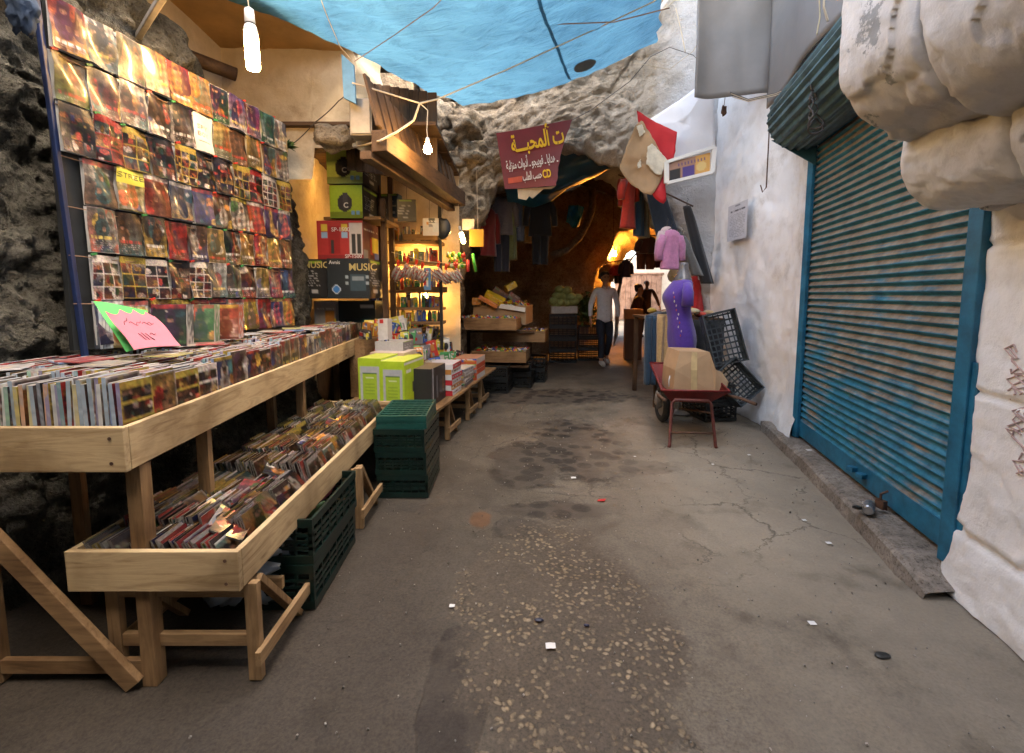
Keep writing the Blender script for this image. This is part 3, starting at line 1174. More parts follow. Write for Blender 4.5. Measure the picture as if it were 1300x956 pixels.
def sweep(secs, nu, ny_, mat_, name, label, amp=.10, seed=0, fr=1.0):
    """secs: list of (Y, section polyline [(x,z)...])"""
    mb = MB()
    vs_ = []
    for j in range(ny_):
        q = j / (ny_ - 1) * (len(secs) - 1)
        k = min(int(q), len(secs) - 2)
        f = q - k
        Ya = secs[k][0] * (1 - f) + secs[k + 1][0] * f
        for i in range(nu):
            a = polyat(secs[k][1], i / (nu - 1))
            b = polyat(secs[k + 1][1], i / (nu - 1))
            x, z = a[0] * (1 - f) + b[0] * f, a[1] * (1 - f) + b[1] * f
            cx_ = (secs[k][1][0][0] + secs[k][1][-1][0]) / 2
            dv = Vector((x - cx_, 0, z - 1.2)).normalized()
            r = craggy((x + seed, Ya, z), amp, fr)
            vs_.append(Vector((x, Ya, z)) + dv * r)
    fs = [(j * nu + i, (j + 1) * nu + i, (j + 1) * nu + i + 1, j * nu + i + 1) for j in range(ny_ - 1) for i in range(nu - 1)]
    mb.add(vs_, fs)
    return mb.build(name, mat_, None, label, 'wall', smooth=True)


sweep([(6.9, [(-1.3, 0), (-1.3, 2.2), (-.6, 3.2), (.9, 3.75), (2.4, 3.2), (3.0, 2.2), (3.0, 0)]),
       (10.8, [(-1.3, 0), (-1.3, 2.2), (0, 3.3), (1.5, 3.8), (3.3, 3.2), (4.5, 2.2), (4.5, 0)])], 90, 60, ROCKT,
      'vault_wall', 'sooty vaulted stone passage behind the arch', .12, 3)
inner2 = [(1.72, 0), (1.72, 1.25), (1.95, 2.0), (2.45, 2.65), (3.1, 2.92), (3.7, 2.7), (4.15, 2.1), (4.3, 1.2), (4.3, 0)]
outer2 = [(-1.6, 0), (-1.6, 2.0), (-1.2, 3.6), (1.2, 4.4), (3, 4.5), (4.2, 4.3), (5.0, 3.4), (5.2, 2), (5.2, 0)]
arch_wall('inner_arch_wall', ROCK, inner2, outer2, 10.9, 1.3, .10, 110, 30, 16, 'inner stone arch with orange lamplight on its rib', seed=21, shear=.72, low=.10)
sweep([(12.15, [(2.62, 0), (2.62, 1.3), (2.80, 1.9), (3.1, 2.35), (3.5, 2.6), (3.95, 2.4), (4.3, 1.9), (4.5, 1.2), (4.5, 0)]),
       (15.5, [(3.5, 0), (3.5, 1.3), (3.65, 2.1), (3.95, 2.55), (4.5, 2.75), (5.0, 2.6), (5.5, 2.1), (5.75, 1.3), (5.8, 0)])], 60, 40, ROCKT,
      'passage_wall', 'far dark passage beyond the inner arch', .08, 9)
# solid mass over and beside the passages so no daylight leaks in
mb = MB()
mb.box((-3.9, 11.2, 2.2), (5.0, 8.6, 4.4))
mb.box((7.6, 11.2, 2.2), (4.4, 8.6, 4.4))
mb.box((1.9, 11.1, 4.95), (16, 8.4, .5))
mb.box((.8, 15.3, 2.2), (4.2, .5, 4.6))
mb.box((7.4, 15.3, 2.2), (3.0, .5, 4.6))
mb.box((4.4, 15.3, 4.1), (4.0, .5, 1.6))
mb.build('town_block', ROCKT, None, 'dark masonry block built over the covered passage', 'building')

# far sunlit buildings seen through the passage
bF = thing('courtyard_building', (7.5, 24, 0), 'sunlit cream building with tall plank gate beyond the passage', 'building')
mb = MB()
mb.box((6.5, 24.3, 1.6), (9, .5, 3.2))
mb.build('wall', FARW, bF)
GATE = mat_wood('gate_planks', (.27, .15, .105), (.40, .24, .17), 'Z', False)
mb = MB()
for i in range(9):
    mb.box((5.35 + i * .26, 24.02, 1.2 + .02 * (i % 2)), (.245, .05, 2.3))
mb.box((6.4, 23.98, 2.36), (2.5, .05, .09))
mb.build('plank_gate', GATE, bF, bevel=.008)
mb = MB()  # unseen house-sized block, added to shade the courtyard
mb.box((11.2, 17.5, 4.2), (3.6, 14, 8.4))
mb.build('courtyard_shade_block', FARW, None, 'added unseen block shading the courtyard beyond the passage', 'building')
bF2 = thing('side_house', (8, 20, 0), 'bright whitewashed side wall at the right of the courtyard', 'building')
mb = MB()
mb.box((8.2, 20, 2.4), (3.0, .4, 4.8))
mb.build('wall', FARW, bF2)
mb = MB()
mb.box((7.05, 19.78, 1.1), (.5, .04, 2.1))
mb.build('door', GATE, bF2)

# ------------------------------------------------------------------ left rock wall and pillar
plan = [(-2.55, -3), (-2.45, .2), (-2.32, 1.4), (-2.28, 2.4), (-2.16, 3.5), (-2.02, 3.84), (-1.95, 3.98), (-1.92, 4.15), (-2.02, 4.6), (-2.4, 4.75)]


def ztop(t):
    x, y = polyat(plan, t)
    if y < 3.3:
        return 3.25
    k = min(1, (y - 3.3) / .5)
    return 3.25 * (1 - k) + k * (2.62 - .55 * max(0, y - 3.85))


def rockwall(u, v):
    x, y = polyat(plan, u)
    z = ztop(u) * v
    x2, y2 = polyat(plan, min(1, u + .01))
    x1, y1 = polyat(plan, max(0, u - .01))
    d = Vector((x2 - x1, y2 - y1, 0)).normalized()
    n = Vector((d.y, -d.x, 0))
    r = craggy((x, y, z + 11), .13, 1.5) + .05 * abs(fbm((x * 5, y * 5, z * 5), 4)) + .022 * fbm((x * 14, y * 14, z * 14), 3)
    p = Vector((x, y, z)) + n * (r + .12 * (1 - v) ** 3)
    if v > .93:
        p -= n * .25 * ((v - .93) / .07) ** 2
    return p


mb = grid_mb(rockwall, 330, 170, True)
mb.build('rock_wall', ROCKD, None, 'dark rough rock wall behind the left disc stall', 'wall', smooth=True)
mb = MB()
mb.box((-4.6, 0.5, 2.2), (4.2, 8.0, 4.4))
mb.build('left_building', CREAM, None, 'plastered building mass standing above the left rock wall', 'building')


mb = MB()  # unseen roof and walls added behind the camera to block light
mb.box((-.8, -4.2, 3.9), (9.0, 7.0, .5))
mb.box((-4.4, -4.2, 1.8), (3.6, 7.0, 3.7))
mb.box((3.9, -5.0, 1.8), (3.4, 4.2, 3.7))
mb.box((0, -7.0, 1.8), (6.0, .4, 3.7))
mb.build('unseen_light_blocker', ROCKT, None, 'added unseen roof and walls blocking light behind the viewpoint', 'building')



# plaster wall above the rock
def plast(u, v):
    x = -2.9 + (2.9 - 1.36) * u
    z0 = 2.62 if x > -1.75 else 2.35
    z = z0 + (3.6 - z0) * v
    ex = .05 * fbm((x * 3, z * 3, 0), 4)
    return Vector((x + (.06 * mn.noise(Vector((z * 5, 0, 0))) if u > .97 else 0), 4.28 - ex * .6, z))


mb = grid_mb(plast, 60, 50)
e = [plast(1, j / 49) for j in range(50)]
vs_ = []
for p in e:
    vs_ += [p, p + Vector((.10, .5, 0))]
mb.add(vs_, [(2 * j, 2 * j + 1, 2 * j + 3, 2 * j + 2) for j in range(49)])
mb.build('plaster_wall', CREAM, None, 'cream plaster wall lit by the big tube lamp', 'wall', smooth=True)

# shop recess
sr = thing('lamplit_shop', (-1.5, 5.3, 0), 'small lamplit shop recess with yellow plastered walls and timber eave', 'shop')
mb = grid_mb(lambda u, v: Vector((-2.6 + 1.95 * u, 5.92 - .05 * fbm((u * 5, v * 7, 1), 4) + .04 * u, 2.9 * v)), 50, 60)
mb.build('end_wall', CREAM, sr, smooth=True)
mb = grid_mb(lambda u, v: Vector((-2.15 + .05 * fbm((u * 5, v * 7, 5), 4), 4.3 + 1.8 * u, 2.9 * v)), 40, 50)
mb.build('back_wall', CREAM, sr, smooth=True)
mb = MB()
for i in range(9):
    y = 4.3 + i * .2
    mb.box((-1.5, y, 2.80 + .005 * (i % 2)), (1.7, .19, .03))
mb.build('plank_ceiling', OLDW['X'], sr)
# eave beam, fascia and lath ends
ea, eb = Vector((-.95, 3.50, 2.44)), Vector((-.58, 5.42, 2.40))
mb = MB()
mb.bar(ea, eb, .12, .15)
mb.bar(ea + Vector((-.10, 0, -.10)), eb + Vector((-.10, 0, -.10)), .09, .06)
mb.build('eave_beam', OLDW['Y'], sr, bevel=.006)
mb = MB()
d = (eb - ea)
for i in range(26):
    q = (i + .5) / 26
    p = ea + d * q
    hgt = .36 - .14 * q + .02 * random.random()
    mb.box(p + Vector((-.055 - .01 * (i % 2), 0, .10 + hgt / 2)), (.02, .072, hgt), (0, R(-14), R(-10)))
mb.build('lath_fascia', OLDW['Z'], sr)
mb = MB()
for i in range(10):
    mb.box((-1.50 + .085 * i, 4.56 + .004 * (i % 2), 2.90 - .012 * i), (.08, .03, .80))
mb.build('plank_wall', OLDW['Z'], sr)
# grey electric box and blue board beside the eave
a = P(461, 152, 3.75)
mb = MB()
mb.box(a, (.17, .12, .27))
mb.box(a + Vector((0, -.065, 0)), (.15, .012, .25))
mb.build('meter_box', mat('galvanised', (.30, .27, .23), .5, .4, .3, 8), None, 'grey metal box fixed beside the timber eave', 'box', bevel=.005)
mb = MB()
p0, p1, p2, p3 = P(433, 68, 3.6), P(449, 82, 3.6), P(452, 132, 3.6), P(436, 124, 3.6)
nn = Vector((0, .025, 0))
mb.add([p0, p1, p2, p3, p0 + nn, p1 + nn, p2 + nn, p3 + nn], [(0, 3, 2, 1), (4, 5, 6, 7), (0, 1, 5, 4), (1, 2, 6, 5), (2, 3, 7, 6), (3, 0, 4, 7)])
mb.build('blue_board', mat('sky_blue_paint', (.10, .26, .42), .5, var=.3), None, 'narrow light blue board hanging above the grey metal box', 'board', bevel=.003)
mb = MB()
mb.blob(P(424, 176, 3.9), (.16, .12, .09), 20, 12, .5, 2.2, 3)
mb.build('loose_stone', ROCK, None, 'loose pale stone lying above the upper green speaker box', 'stone', smooth=True)

# plywood canopy above the disc board, plus an unseen extension added for shade
mb = MB()
for (a0, a1, a2, a3) in (((-3.3, .3, 3.64), (-1.45, .3, 3.52), (-2.12, 2.09, 3.52), (-3.3, 2.09, 3.62)),):  # out-of-view sheet added to shade the board and cases
    q_ = [Vector(a0), Vector(a1), Vector(a2), Vector(a3)]
    mb.add(q_ + [p + Vector((0, 0, .02)) for p in q_], [(0, 1, 2, 3), (7, 6, 5, 4), (0, 4, 5, 1), (1, 5, 6, 2), (2, 6, 7, 3), (3, 7, 4, 0)])
c0, c1, c2, c3 = Vector((-3.3, 2.1, 3.62)), Vector((-2.12, 2.1, 3.50)), Vector((-1.30, 4.35, 3.42)), Vector((-3.3, 4.4, 3.46))
up = Vector((0, 0, .02))
mb.add([c0, c1, c2, c3, c0 + up, c1 + up, c2 + up, c3 + up], [(0, 1, 2, 3), (7, 6, 5, 4), (0, 4, 5, 1), (1, 5, 6, 2), (2, 6, 7, 3), (3, 7, 4, 0)])
mb.build('plywood_canopy', PLY, None, 'brown plywood sheet roofing the corner above the disc board, with added unseen extension for shade', 'canopy')
mb = MB()
mb.bar(P(172, 52, 3.0), P(222, -30, 2.2), .03, .03)
mb.build('roof_batten', mat('grey_batten', (.42, .38, .33), .7), None, 'pale slanting batten under the plywood canopy', 'batten', bevel=.003)
mb = MB()
mb.tube([P(300, 95, 3.9), P(240, 72, 3.7)], .05, 12)
mb.build('roof_log', OLDW['X'], None, 'weathered round log under the plywood canopy', 'log', smooth=True)

# ------------------------------------------------------------------ tarpaulin
TARPM = bpy.data.materials.new('tarpaulin')
nt, b = nodes_of(TARPM)
geo = N(nt, 'ShaderNodeNewGeometry')
n1 = N(nt, 'ShaderNodeTexNoise', i_Scale=1.3, i_Detail=6.0)
n2 = N(nt, 'ShaderNodeTexNoise', i_Scale=6.0, i_Detail=8.0, i_Roughness=.7)
nt.links.new(geo.outputs['Position'], n1.inputs['Vector'])
nt.links.new(geo.outputs['Position'], n2.inputs['Vector'])
r1 = ramp(nt, n1.outputs[0], [(.35, (.055, .155, .225)), (.65, (.085, .225, .305))])
r2 = ramp(nt, n2.outputs[0], [(.34, (.72, .72, .74)), (.5, (1, 1, 1))])
o = mixc(nt, .8, r1.outputs[0], r2.outputs[0], 'MULTIPLY')
nt.links.new(o, b.inputs['Base Color'])
b.inputs['Roughness'].default_value = .45
tr = N(nt, 'ShaderNodeBsdfTranslucent')
nt.links.new(o, tr.inputs[0])
ms = N(nt, 'ShaderNodeMixShader')
ms.inputs[0].default_value = .62
nc = N(nt, 'ShaderNodeTexNoise', i_Scale=2.0, i_Detail=7.0, i_Roughness=.6, i_Distortion=2.2)
mpt = N(nt, 'ShaderNodeMapping')
mpt.inputs['Scale'].default_value = (1.0, 3.5, 1)
mpt.inputs['Rotation'].default_value = (0, 0, .7)
nt.links.new(geo.outputs['Position'], mpt.inputs[0])
nt.links.new(mpt.outputs[0], nc.inputs['Vector'])
bpt = N(nt, 'ShaderNodeBump', i_Strength=.9, i_Distance=.05)
nt.links.new(nc.outputs[0], bpt.inputs['Height'])
nt.links.new(bpt.outputs[0], b.inputs['Normal'])
nt.links.new(bpt.outputs[0], tr.inputs['Normal'])
nt.links.new(b.outputs[0], ms.inputs[1])
nt.links.new(tr.outputs[0], ms.inputs[2])
outn = nt.nodes['Material Output']
nt.links.new(ms.outputs[0], outn.inputs[0])
# corners: left-near, right-near, right-far, left-far
Ledge = [(-2.05, 2.95, 3.36), (-2.0, 3.3, 3.32), (-1.52, 3.8, 3.30), (-1.2, 4.3, 3.32), (-.85, 4.95, 3.36), (-.55, 5.5, 3.42)]
Redge = [(1.30, 3.9, 4.06), (1.34, 4.5, 4.02), (1.5, 5.1, 4.08), (1.62, 5.62, 4.16)]


def tarp(u, v):
    a = Vector(polyat(Ledge, v))
    b_ = Vector(polyat(Redge, v))
    p = a.lerp(b_, u)
    sag = -.24 * math.sin(PI * u) * (1 - .45 * v)
    if v > .9:
        p.z += (v - .9) * .4 * math.sin(PI * u)
    w = .05 * mn.noise(Vector((p.x * 1.2, p.y * 1.2, 0))) + .035 * abs(mn.noise(Vector((p.x * 2 + p.y, p.y * 5 - p.x * 3, 2)))) + .008 * mn.noise(Vector((p.x * 9, p.y * 5, 4)))
    p.z += sag + w
    p.x += .05 * mn.noise(Vector((0, v * 9, 1))) if u in (0, 1) else 0
    return p


mb = grid_mb(tarp, 90, 120)
tp = mb.build('tarpaulin', TARPM, None, 'large blue translucent tarpaulin stretched over the alley', 'tarpaulin', smooth=True)
mb = MB()
pts = [tarp(.672 + .048 * math.cos(a), .80 + .05 * math.sin(a)) + Vector((0, 0, -.012)) for a in [2 * PI * k / 24 for k in range(24)]]
mb.add(pts + [p + Vector((0, 0, .006)) for p in pts], [tuple(range(24)), tuple(range(47, 23, -1))])
mb.build('patch', mat('grey_patch', (.10, .12, .12), .8), tp)
mb = MB()
pt = [tarp(.67 - .10 * v_, .05 + .93 * v_) + Vector((0, 0, -.008)) for v_ in [k / 24 for k in range(25)]]
for a_, b_ in zip(pt, pt[1:]):
    w_ = Vector((.016, 0, 0))
    mb.add([a_ - w_, a_ + w_, b_ + w_, b_ - w_], [(0, 1, 2, 3)])
mb.build('seam', TARPM, tp)

# grey awning sheets on the right
mb = grid_mb(lambda u, v: Vector((1.86 + .72 * u, 5.02 + .05 * math.sin(u * 5) + .03 * mn.noise(Vector((u * 3, v * 3, 0))), 3.34 + .02 * u + 1.7 * v)), 30, 30)
so = mb.build('hanging_sheet', STEEL, None, 'large bent grey metal sheet hanging above the white wall', 'sheet', smooth=True)
sm = so.modifiers.new('thick', 'SOLIDIFY')
sm.thickness = .012
mb = grid_mb(lambda u, v: Vector((2.5 - .30 * u, 4.85 - 1.75 * u, 3.16 + .12 * u + 1.9 * v)) + Vector((.03 * math.sin(u * 9), 0, 0)), 40, 30)
so = mb.build('hanging_sheet', STEEL, None, 'darker grey metal sheet running along the wall above the blue pipe', 'sheet', smooth=True)
sm = so.modifiers.new('thick', 'SOLIDIFY')
sm.thickness = .012
# white cloth above the light box
WCL = mat('white_fabric', (.78, .78, .80), .8, var=.06, scale=5, bump=.2)
wp = [P(905, 95, 5.75), P(908, 188, 5.7), P(850, 212, 5.7), P(815, 158, 5.75), P(862, 128, 5.8)]
mb = MB()
cen = sum(wp, Vector()) / 5
ring = []
nseg = 60
vs_ = [cen]
fs = []
for rr_ in range(1, 9):
    for k in range(nseg):
        a = polyat([tuple(p) for p in wp + [wp[0]]], k / nseg)
        p = cen.lerp(Vector(a), rr_ / 8)
        p.y += .03 * mn.noise(Vector((p.x * 4, 0, p.z * 4))) - .04 * (1 - rr_ / 8)
        vs_.append(p)
for k in range(nseg):
    fs.append((0, 1 + k, 1 + (k + 1) % nseg))
for rr_ in range(7):
    for k in range(nseg):
        a, b_ = 1 + rr_ * nseg + k, 1 + rr_ * nseg + (k + 1) % nseg
        fs.append((a, a + nseg, b_ + nseg, b_))
mb.add(vs_, fs)
so = mb.build('white_canvas', WCL, None, 'white canvas stretched above the picture light box', 'canvas', smooth=True)
so.modifiers.new('thick', 'SOLIDIFY').thickness = .006

# ------------------------------------------------------------------ the disc board
BA, BB = Vector((-2.0, 2.15, 0)), Vector((-1.72, 3.70, 0))
BU = (BB - BA).normalized()
BN = Vector((BU.y, -BU.x, 0))
BL = (BB - BA).length
BZ0, BZ1 = 1.10, 2.62
bd = thing('disc_board', (BA + BB) / 2 + Vector((0, 0, BZ0)), 'tall dark display board with a blue edge carrying rows of printed sleeves', 'display board')
mb = MB()
cmid = (BA + BB) / 2 - BN * .02
mb.box(cmid + BU * .02 + Vector((0, 0, (BZ0 + BZ1) / 2)), (.025, BL + .04, BZ1 - BZ0 + .02), (0, 0, math.atan2(-BU.x, BU.y)))
mb.build('panel', BLACKP, bd)
mb = MB()
mb.bar(BA + BU * .035 + BN * .005 + Vector((0, 0, BZ0 - .05)), BA - BU * .035 + BN * .005 + Vector((0, 0, BZ1 + .04)), .020, .022, up=(0, 1, 0))
mb.build('edge_batten', mat('navy_paint', (.006, .018, .075), .5, var=.4), bd, bevel=.003)
rows_n = 7
pitch = (BZ1 - BZ0) / rows_n
for k in range(rows_n):
    mb = MB()
    z = BZ1 - pitch * k - .012
    mb.tube([BA + BU * (BL * q) + BN * .012 + Vector((0, 0, z - .012 * math.sin(PI * q * 3) ** 2)) for q in [i / 18 for i in range(19)]], .0022, 5)
    mb.build('hanging_cord', WIREC, bd)
_ON = ['', 'first', 'second', 'third', 'fourth', 'fifth', 'sixth', 'seventh', 'eighth', 'ninth', 'tenth', 'eleventh', 'twelfth', 'thirteenth',
       'fourteenth', 'fifteenth', 'sixteenth', 'seventeenth', 'eighteenth', 'nineteenth']
_OT = {2: ('twenty', 'twentieth'), 3: ('thirty', 'thirtieth'), 4: ('forty', 'fortieth'), 5: ('fifty', 'fiftieth'), 6: ('sixty', 'sixtieth'), 7: ('seventy', 'seventieth')}


def ordw(n):
    if n < 20:
        return _ON[n]
    return _OT[n // 10][1] if n % 10 == 0 else _OT[n // 10][0] + '-' + _ON[n % 10]


ORD = ['first', 'second', 'third', 'fourth', 'fifth', 'sixth', 'seventh', 'eighth', 'ninth', 'tenth', 'eleventh', 'twelfth']
ROWN = ['top', 'second', 'third', 'fourth', 'fifth', 'sixth', 'bottom']
HUES = {'red': (.45, .03, .02), 'orange': (.55, .22, .03), 'black': (.025, .022, .025), 'golden': (.5, .34, .08), 'white': (.58, .55, .5),
        'violet': (.14, .05, .2), 'brown': (.18, .09, .04), 'blue': (.04, .1, .32), 'teal': (.04, .2, .2), 'grey': (.22, .2, .18), 'yellow': (.6, .45, .05), 'green': (.08, .28, .08)}
RH = [['red', 'white', 'grey', 'orange', 'red', 'golden', 'black', 'violet', 'violet', 'teal', 'white'],
      ['golden', 'grey', 'white', 'brown', 'black', 'white', 'golden', 'brown', 'golden', 'brown', 'grey'],
      ['grey', 'red', 'red', 'yellow', 'red', 'grey', 'red', 'white', 'brown', 'red', 'yellow'],
      ['grey', 'yellow', 'red', 'blue', 'blue', 'brown', 'black', 'red', 'violet', 'blue', 'orange'],
      ['grey', 'brown', 'black', 'red', 'brown', 'golden', 'black', 'orange', 'red', 'yellow', 'brown'],
      ['grey', 'brown', 'white', 'green', 'red', 'white', 'grey', 'brown', 'golden', 'violet', 'blue'],
      ['blue', 'white', 'red', 'black', 'red', 'violet', 'white', 'yellow', 'red', 'blue', 'golden']]
# blocky little letters for the printed covers
G5 = {'S': '01111 10000 01110 00001 11110', 'T': '11111 00100 00100 00100 00100', 'R': '11110 10001 11110 10010 10001', 'E': '11111 10000 11110 10000 11111',
      'P': '11110 10001 11110 10000 10000', 'Y': '10001 01010 00100 00100 00100', 'B': '11110 10001 11110 10001 11110', 'O': '01110 10001 10001 10001 01110',
      'D': '11110 10001 10001 10001 11110', 'V': '10001 10001 01010 01010 00100', 'C': '01111 10000 10000 10000 01111'}


def letter(im, s, x, y, c, k=1):
    for ch in s:
        if ch in G5:
            for j, row in enumerate(G5[ch].split()):
                for i, bit in enumerate(row):
                    if bit == '1':
                        im[y + j * k:y + j * k + k, x + i * k:x + i * k + k] = c
        x += 6 * k


CLIPM = mat('peg_green', (.02, .2, .05), .5)
CLIPR = mat('peg_red', (.5, .03, .02), .5)
for rI in range(rows_n):
    ncol = 10 if rI == 3 else 11
    for cI in range(ncol):
        if rI == 3 and cI == 0:
            pass
        hue = RH[rI][cI]
        style = {0: 'film', 1: 'film', 2: 'grid', 3: 'game', 4: 'film', 5: 'grid' if cI < 5 else 'film', 6: 'game'}[rI]
        im = art(rng, 30, 42, style, HUES[hue])
        if style != 'grid':
            im = im * .86 + np.array(HUES[hue]) * .10
        if rI == 3 and cI == 1:
            im[2:15] = (.62, .55, .08)
            letter(im, 'STREET'[:5], 1, 5, (.02, .02, .02))
        if rI == 1 and cI == 5:
            im[:] = (.62, .58, .52)
            letter(im, 'SPY', 5, 12, (.5, .03, .02))
            letter(im, 'BOY', 5, 20, (.5, .03, .02))
            im[30:31, 6:24] = (.1, .1, .1)
        x00 = .0 if rI < 3 else .085
        wd = (BL - x00) / ncol
        w_, h_ = wd * .985, pitch * (.965 if rI != 3 else .96)
        zt = BZ1 - pitch * rI + rng.uniform(-.004, .004)
        tl = rng.uniform(-.02, .02)
        o = BA + BU * (x00 + wd * cI + wd * .005) + BN * (.012 + .006 * rng.random()) + Vector((0, 0, zt - h_))
        u_ = (BU * math.cos(tl) + Vector((0, 0, math.sin(tl)))) * w_
        v_ = (Vector((0, 0, math.cos(tl))) - BU * math.sin(tl)) * h_ + BN * rng.uniform(-.012, .002)
        ph = rng.uniform(0, 6, 3)
        am = rng.uniform(.003, .009)
        lift = rng.uniform(0, .008)
        mb = MB()
        fn = lambda a, b, ph=ph, am=am, lift=lift: am * math.sin(a * 5 + ph[0] + b * 2) + am * .6 * math.sin(b * 7 + ph[1] + a * 3) + lift * (1 - b) ** 2 + .01
        mb.img(im, o, u_, v_, bend=fn)
        back = (np.ones((2, 2, 3)) * .5)
        mb.img(back, o + u_ - BN * .007, -u_, v_)
        ob = mb.build('printed_sleeve', PRINT, None, f'{hue} toned printed sleeve, {ORD[cI]} from the left in the {ROWN[rI]} row of the disc board', 'printed sleeve', 'printed sleeves pinned to the disc board', smooth=True)
        if rng.random() < .6:
            mb = MB()
            pc_ = o + u_ * rng.uniform(.02, .12) + v_ * .99 + BN * .018
            mb.bar(pc_ - BU * .012, pc_ + BU * .014 + Vector((0, 0, .008)), .008, .010)
            mb.build('peg', CLIPM if rng.random() < .5 else CLIPR, ob)

# ------------------------------------------------------------------ disc cases
TOPC = [(.50, .47, .47), (.40, .39, .42), (.55, .51, .48), (.33, .37, .42), (.48, .38, .37), (.30, .29, .31), (.58, .54, .54), (.42, .46, .50), (.40, .34, .31), (.48, .44, .40)]


def case_proto(i, dark=False, t=.0135, d=.135, h=.19):
    mb = MB()
    hue = list(HUES.values())[i % len(HUES)]
    cov = art(rng, 14, 20, ['film', 'game', 'grid'][i % 3], hue)
    spn = flat_im(hue, 3, 16)
    bl = (.25, .32, .42)
    if i % 3 == 0:
        spn[:] = (.30, .40, .50)
    for y in range(16):
        spn[y] = spn[y] * rng.uniform(.7, 1.3)
        if rng.random() < .3:
            spn[y, 1] = spn[y, 1] * .5 + .22
    spn = spn * .6 + np.array((.17, .20, .24)) * rng.uniform(.5, 1.1)
    tc = np.array(TOPC[i % len(TOPC)])
    top = flat_im(tc, 3, 8)
    for y in range(8):
        if rng.random() < .4:
            top[y] = tc * rng.uniform(.55, 1.3)
        if rng.random() < .10:
            top[y] = np.array(hue) * .5 + tc * .4
    if dark:
        cov, spn, top = cov * .75, spn * .6, top * .55
    mb.artbox((0, 0, h / 2), (t, d, h), 0, front=np.clip(spn, 0, .8), side=cov, top=np.clip(top, 0, .8), colr=tuple(tc * .5))
    return mb


def xr_up(y):
    return -1.235 - .081 * (y - 1.46)


def xl_up(y):
    k = min(1, max(0, (y - 2.7) / 1.0))
    return xr_up(y) - .72 * (1 - k) - .30 * k


UP0, UP1 = 1.46, 4.75
ZT0, ZT1 = .79, .935
tray = thing('display_tray', ((xr_up(3) - .35), 3.1, ZT0), 'long upper pine tray packed with upright disc cases', 'tray', 'pine trays of the disc stall')
mb = MB()
mb.bar((xl_up(UP0) - .25, UP0 - .011, (ZT0 + ZT1) / 2), (xr_up(UP0) + .022, UP0 - .011, (ZT0 + ZT1) / 2), .022, ZT1 - ZT0)
mb.build('front_board', PINE['X'], tray, bevel=.003)
mb = MB()
mb.bar((xr_up(UP0) + .011, UP0 + .002, (ZT0 + ZT1) / 2), (xr_up(UP1) + .011, UP1, (ZT0 + ZT1) / 2), .022, ZT1 - ZT0 - .003)
mb.build('side_board', PINE['Y'], tray, bevel=.003)
mb = MB()
mb.bar((xl_up(UP1), UP1 - .011, (ZT0 + ZT1) / 2), (xr_up(UP1) - .003, UP1 - .011, (ZT0 + ZT1) / 2), .022, ZT1 - ZT0 - .01)
mb.build('back_board', PINE['X'], tray, bevel=.003)
mb = MB()
for k in range(8):
    q0, q1 = k / 8, (k + 1) / 8
    y0, y1 = UP0 + .012 + (UP1 - UP0 - .04) * q0, UP0 + .012 + (UP1 - UP0 - .04) * q1 - .01
    mb.add([(xl_up(y0) - .03, y0, .862), (xr_up(y0) - .006, y0, .862), (xr_up(y1) - .006, y1, .862), (xl_up(y1) - .03, y1, .862),
            (xl_up(y0) - .03, y0, .845), (xr_up(y0) - .006, y0, .845), (xr_up(y1) - .006, y1, .845), (xl_up(y1) - .03, y1, .845)],
           [(0, 1, 2, 3), (7, 6, 5, 4), (0, 4, 5, 1), (1, 5, 6, 2), (2, 6, 7, 3), (3, 7, 4, 0)])
mb.build('tray_bottom', PINE['X'], tray)
mb = MB()
for (dx, dz) in ((-.02, .03), (-.02, .11)):
    mb.lathe([(.001, 0), (.006, 0), (.006, .002), (.001, .002)], (xr_up(UP0) + dx, UP0 - .024, ZT0 + dz), 8, M=Matrix.Rotation(PI / 2, 3, 'X'))
mb.build('nail', RUST, tray)

NPROTO = 30
cases = []
for i in range(NPROTO):
    o = case_proto(i).build('disc_case', PRINT, local=True)
    o.location = (0, 0, -50)
    cases.append(o)
used = set()
n_ind = 0
rest = MB()
protoMB = [case_proto(i) for i in range(12)]
y = UP0 + .025 + .0675
j = 0
while y < UP1 - .08:
    x = xr_up(y) - .018
    k = 0
    while x > xl_up(y) - (.2 if j < 2 else 0):
        lean = rng.uniform(-.03, .05) if k else -.02
        dz = rng.uniform(-.010, .012) + (.012 * math.sin(j * 1.3 + x * 4))
        dy = rng.uniform(-.006, .006)
        yaw = rng.uniform(-.03, .03)
        big = (k < (9 if j < 8 else 4) or j < 2)
        if big and n_ind < 285:
            pi_ = int(rng.integers(NPROTO))
            if pi_ not in used:
                used.add(pi_)
                o = cases[pi_]
            else:
                o = cases[pi_].copy()
                col.objects.link(o)
            o.location = (x, y + dy, .863 + dz + .01)
            o.rotation_euler = (rng.uniform(-.02, .02), lean, yaw)
            hn = list(HUES)[pi_ % 12]
            tag(o, f'{hn} disc case, {ordw(k + 1)} from the alley edge in rank {ordw(j + 1)} of the upper tray', 'disc case',
                'disc cases along the alley edge of the upper tray' if k == 0 else 'disc cases in the front rank of the upper tray' if j == 0 else 'disc cases packed within the upper tray')
            n_ind += 1
        else:
            q = protoMB[int(rng.integers(12))]
            M = Matrix.Translation((x, y + dy, .863 + dz + .01)) @ Euler((0, lean, yaw)).to_matrix().to_4x4()
            rest.add([M @ Vector(p) for p in q.v], q.f, cols=q.c)
        x -= .0142 + rng.uniform(0, .0015) + (rng.uniform(.0, .02) if rng.random() < .03 else 0)
        k += 1
    y += .1405
    j += 1
rest.build('packed_disc_cases', PRINT, None, 'dense mass of disc cases filling the back of the upper tray', 'disc cases', kind='stuff')
for i, o in enumerate(cases):
    if i not in used:
        bpy.data.objects.remove(o)

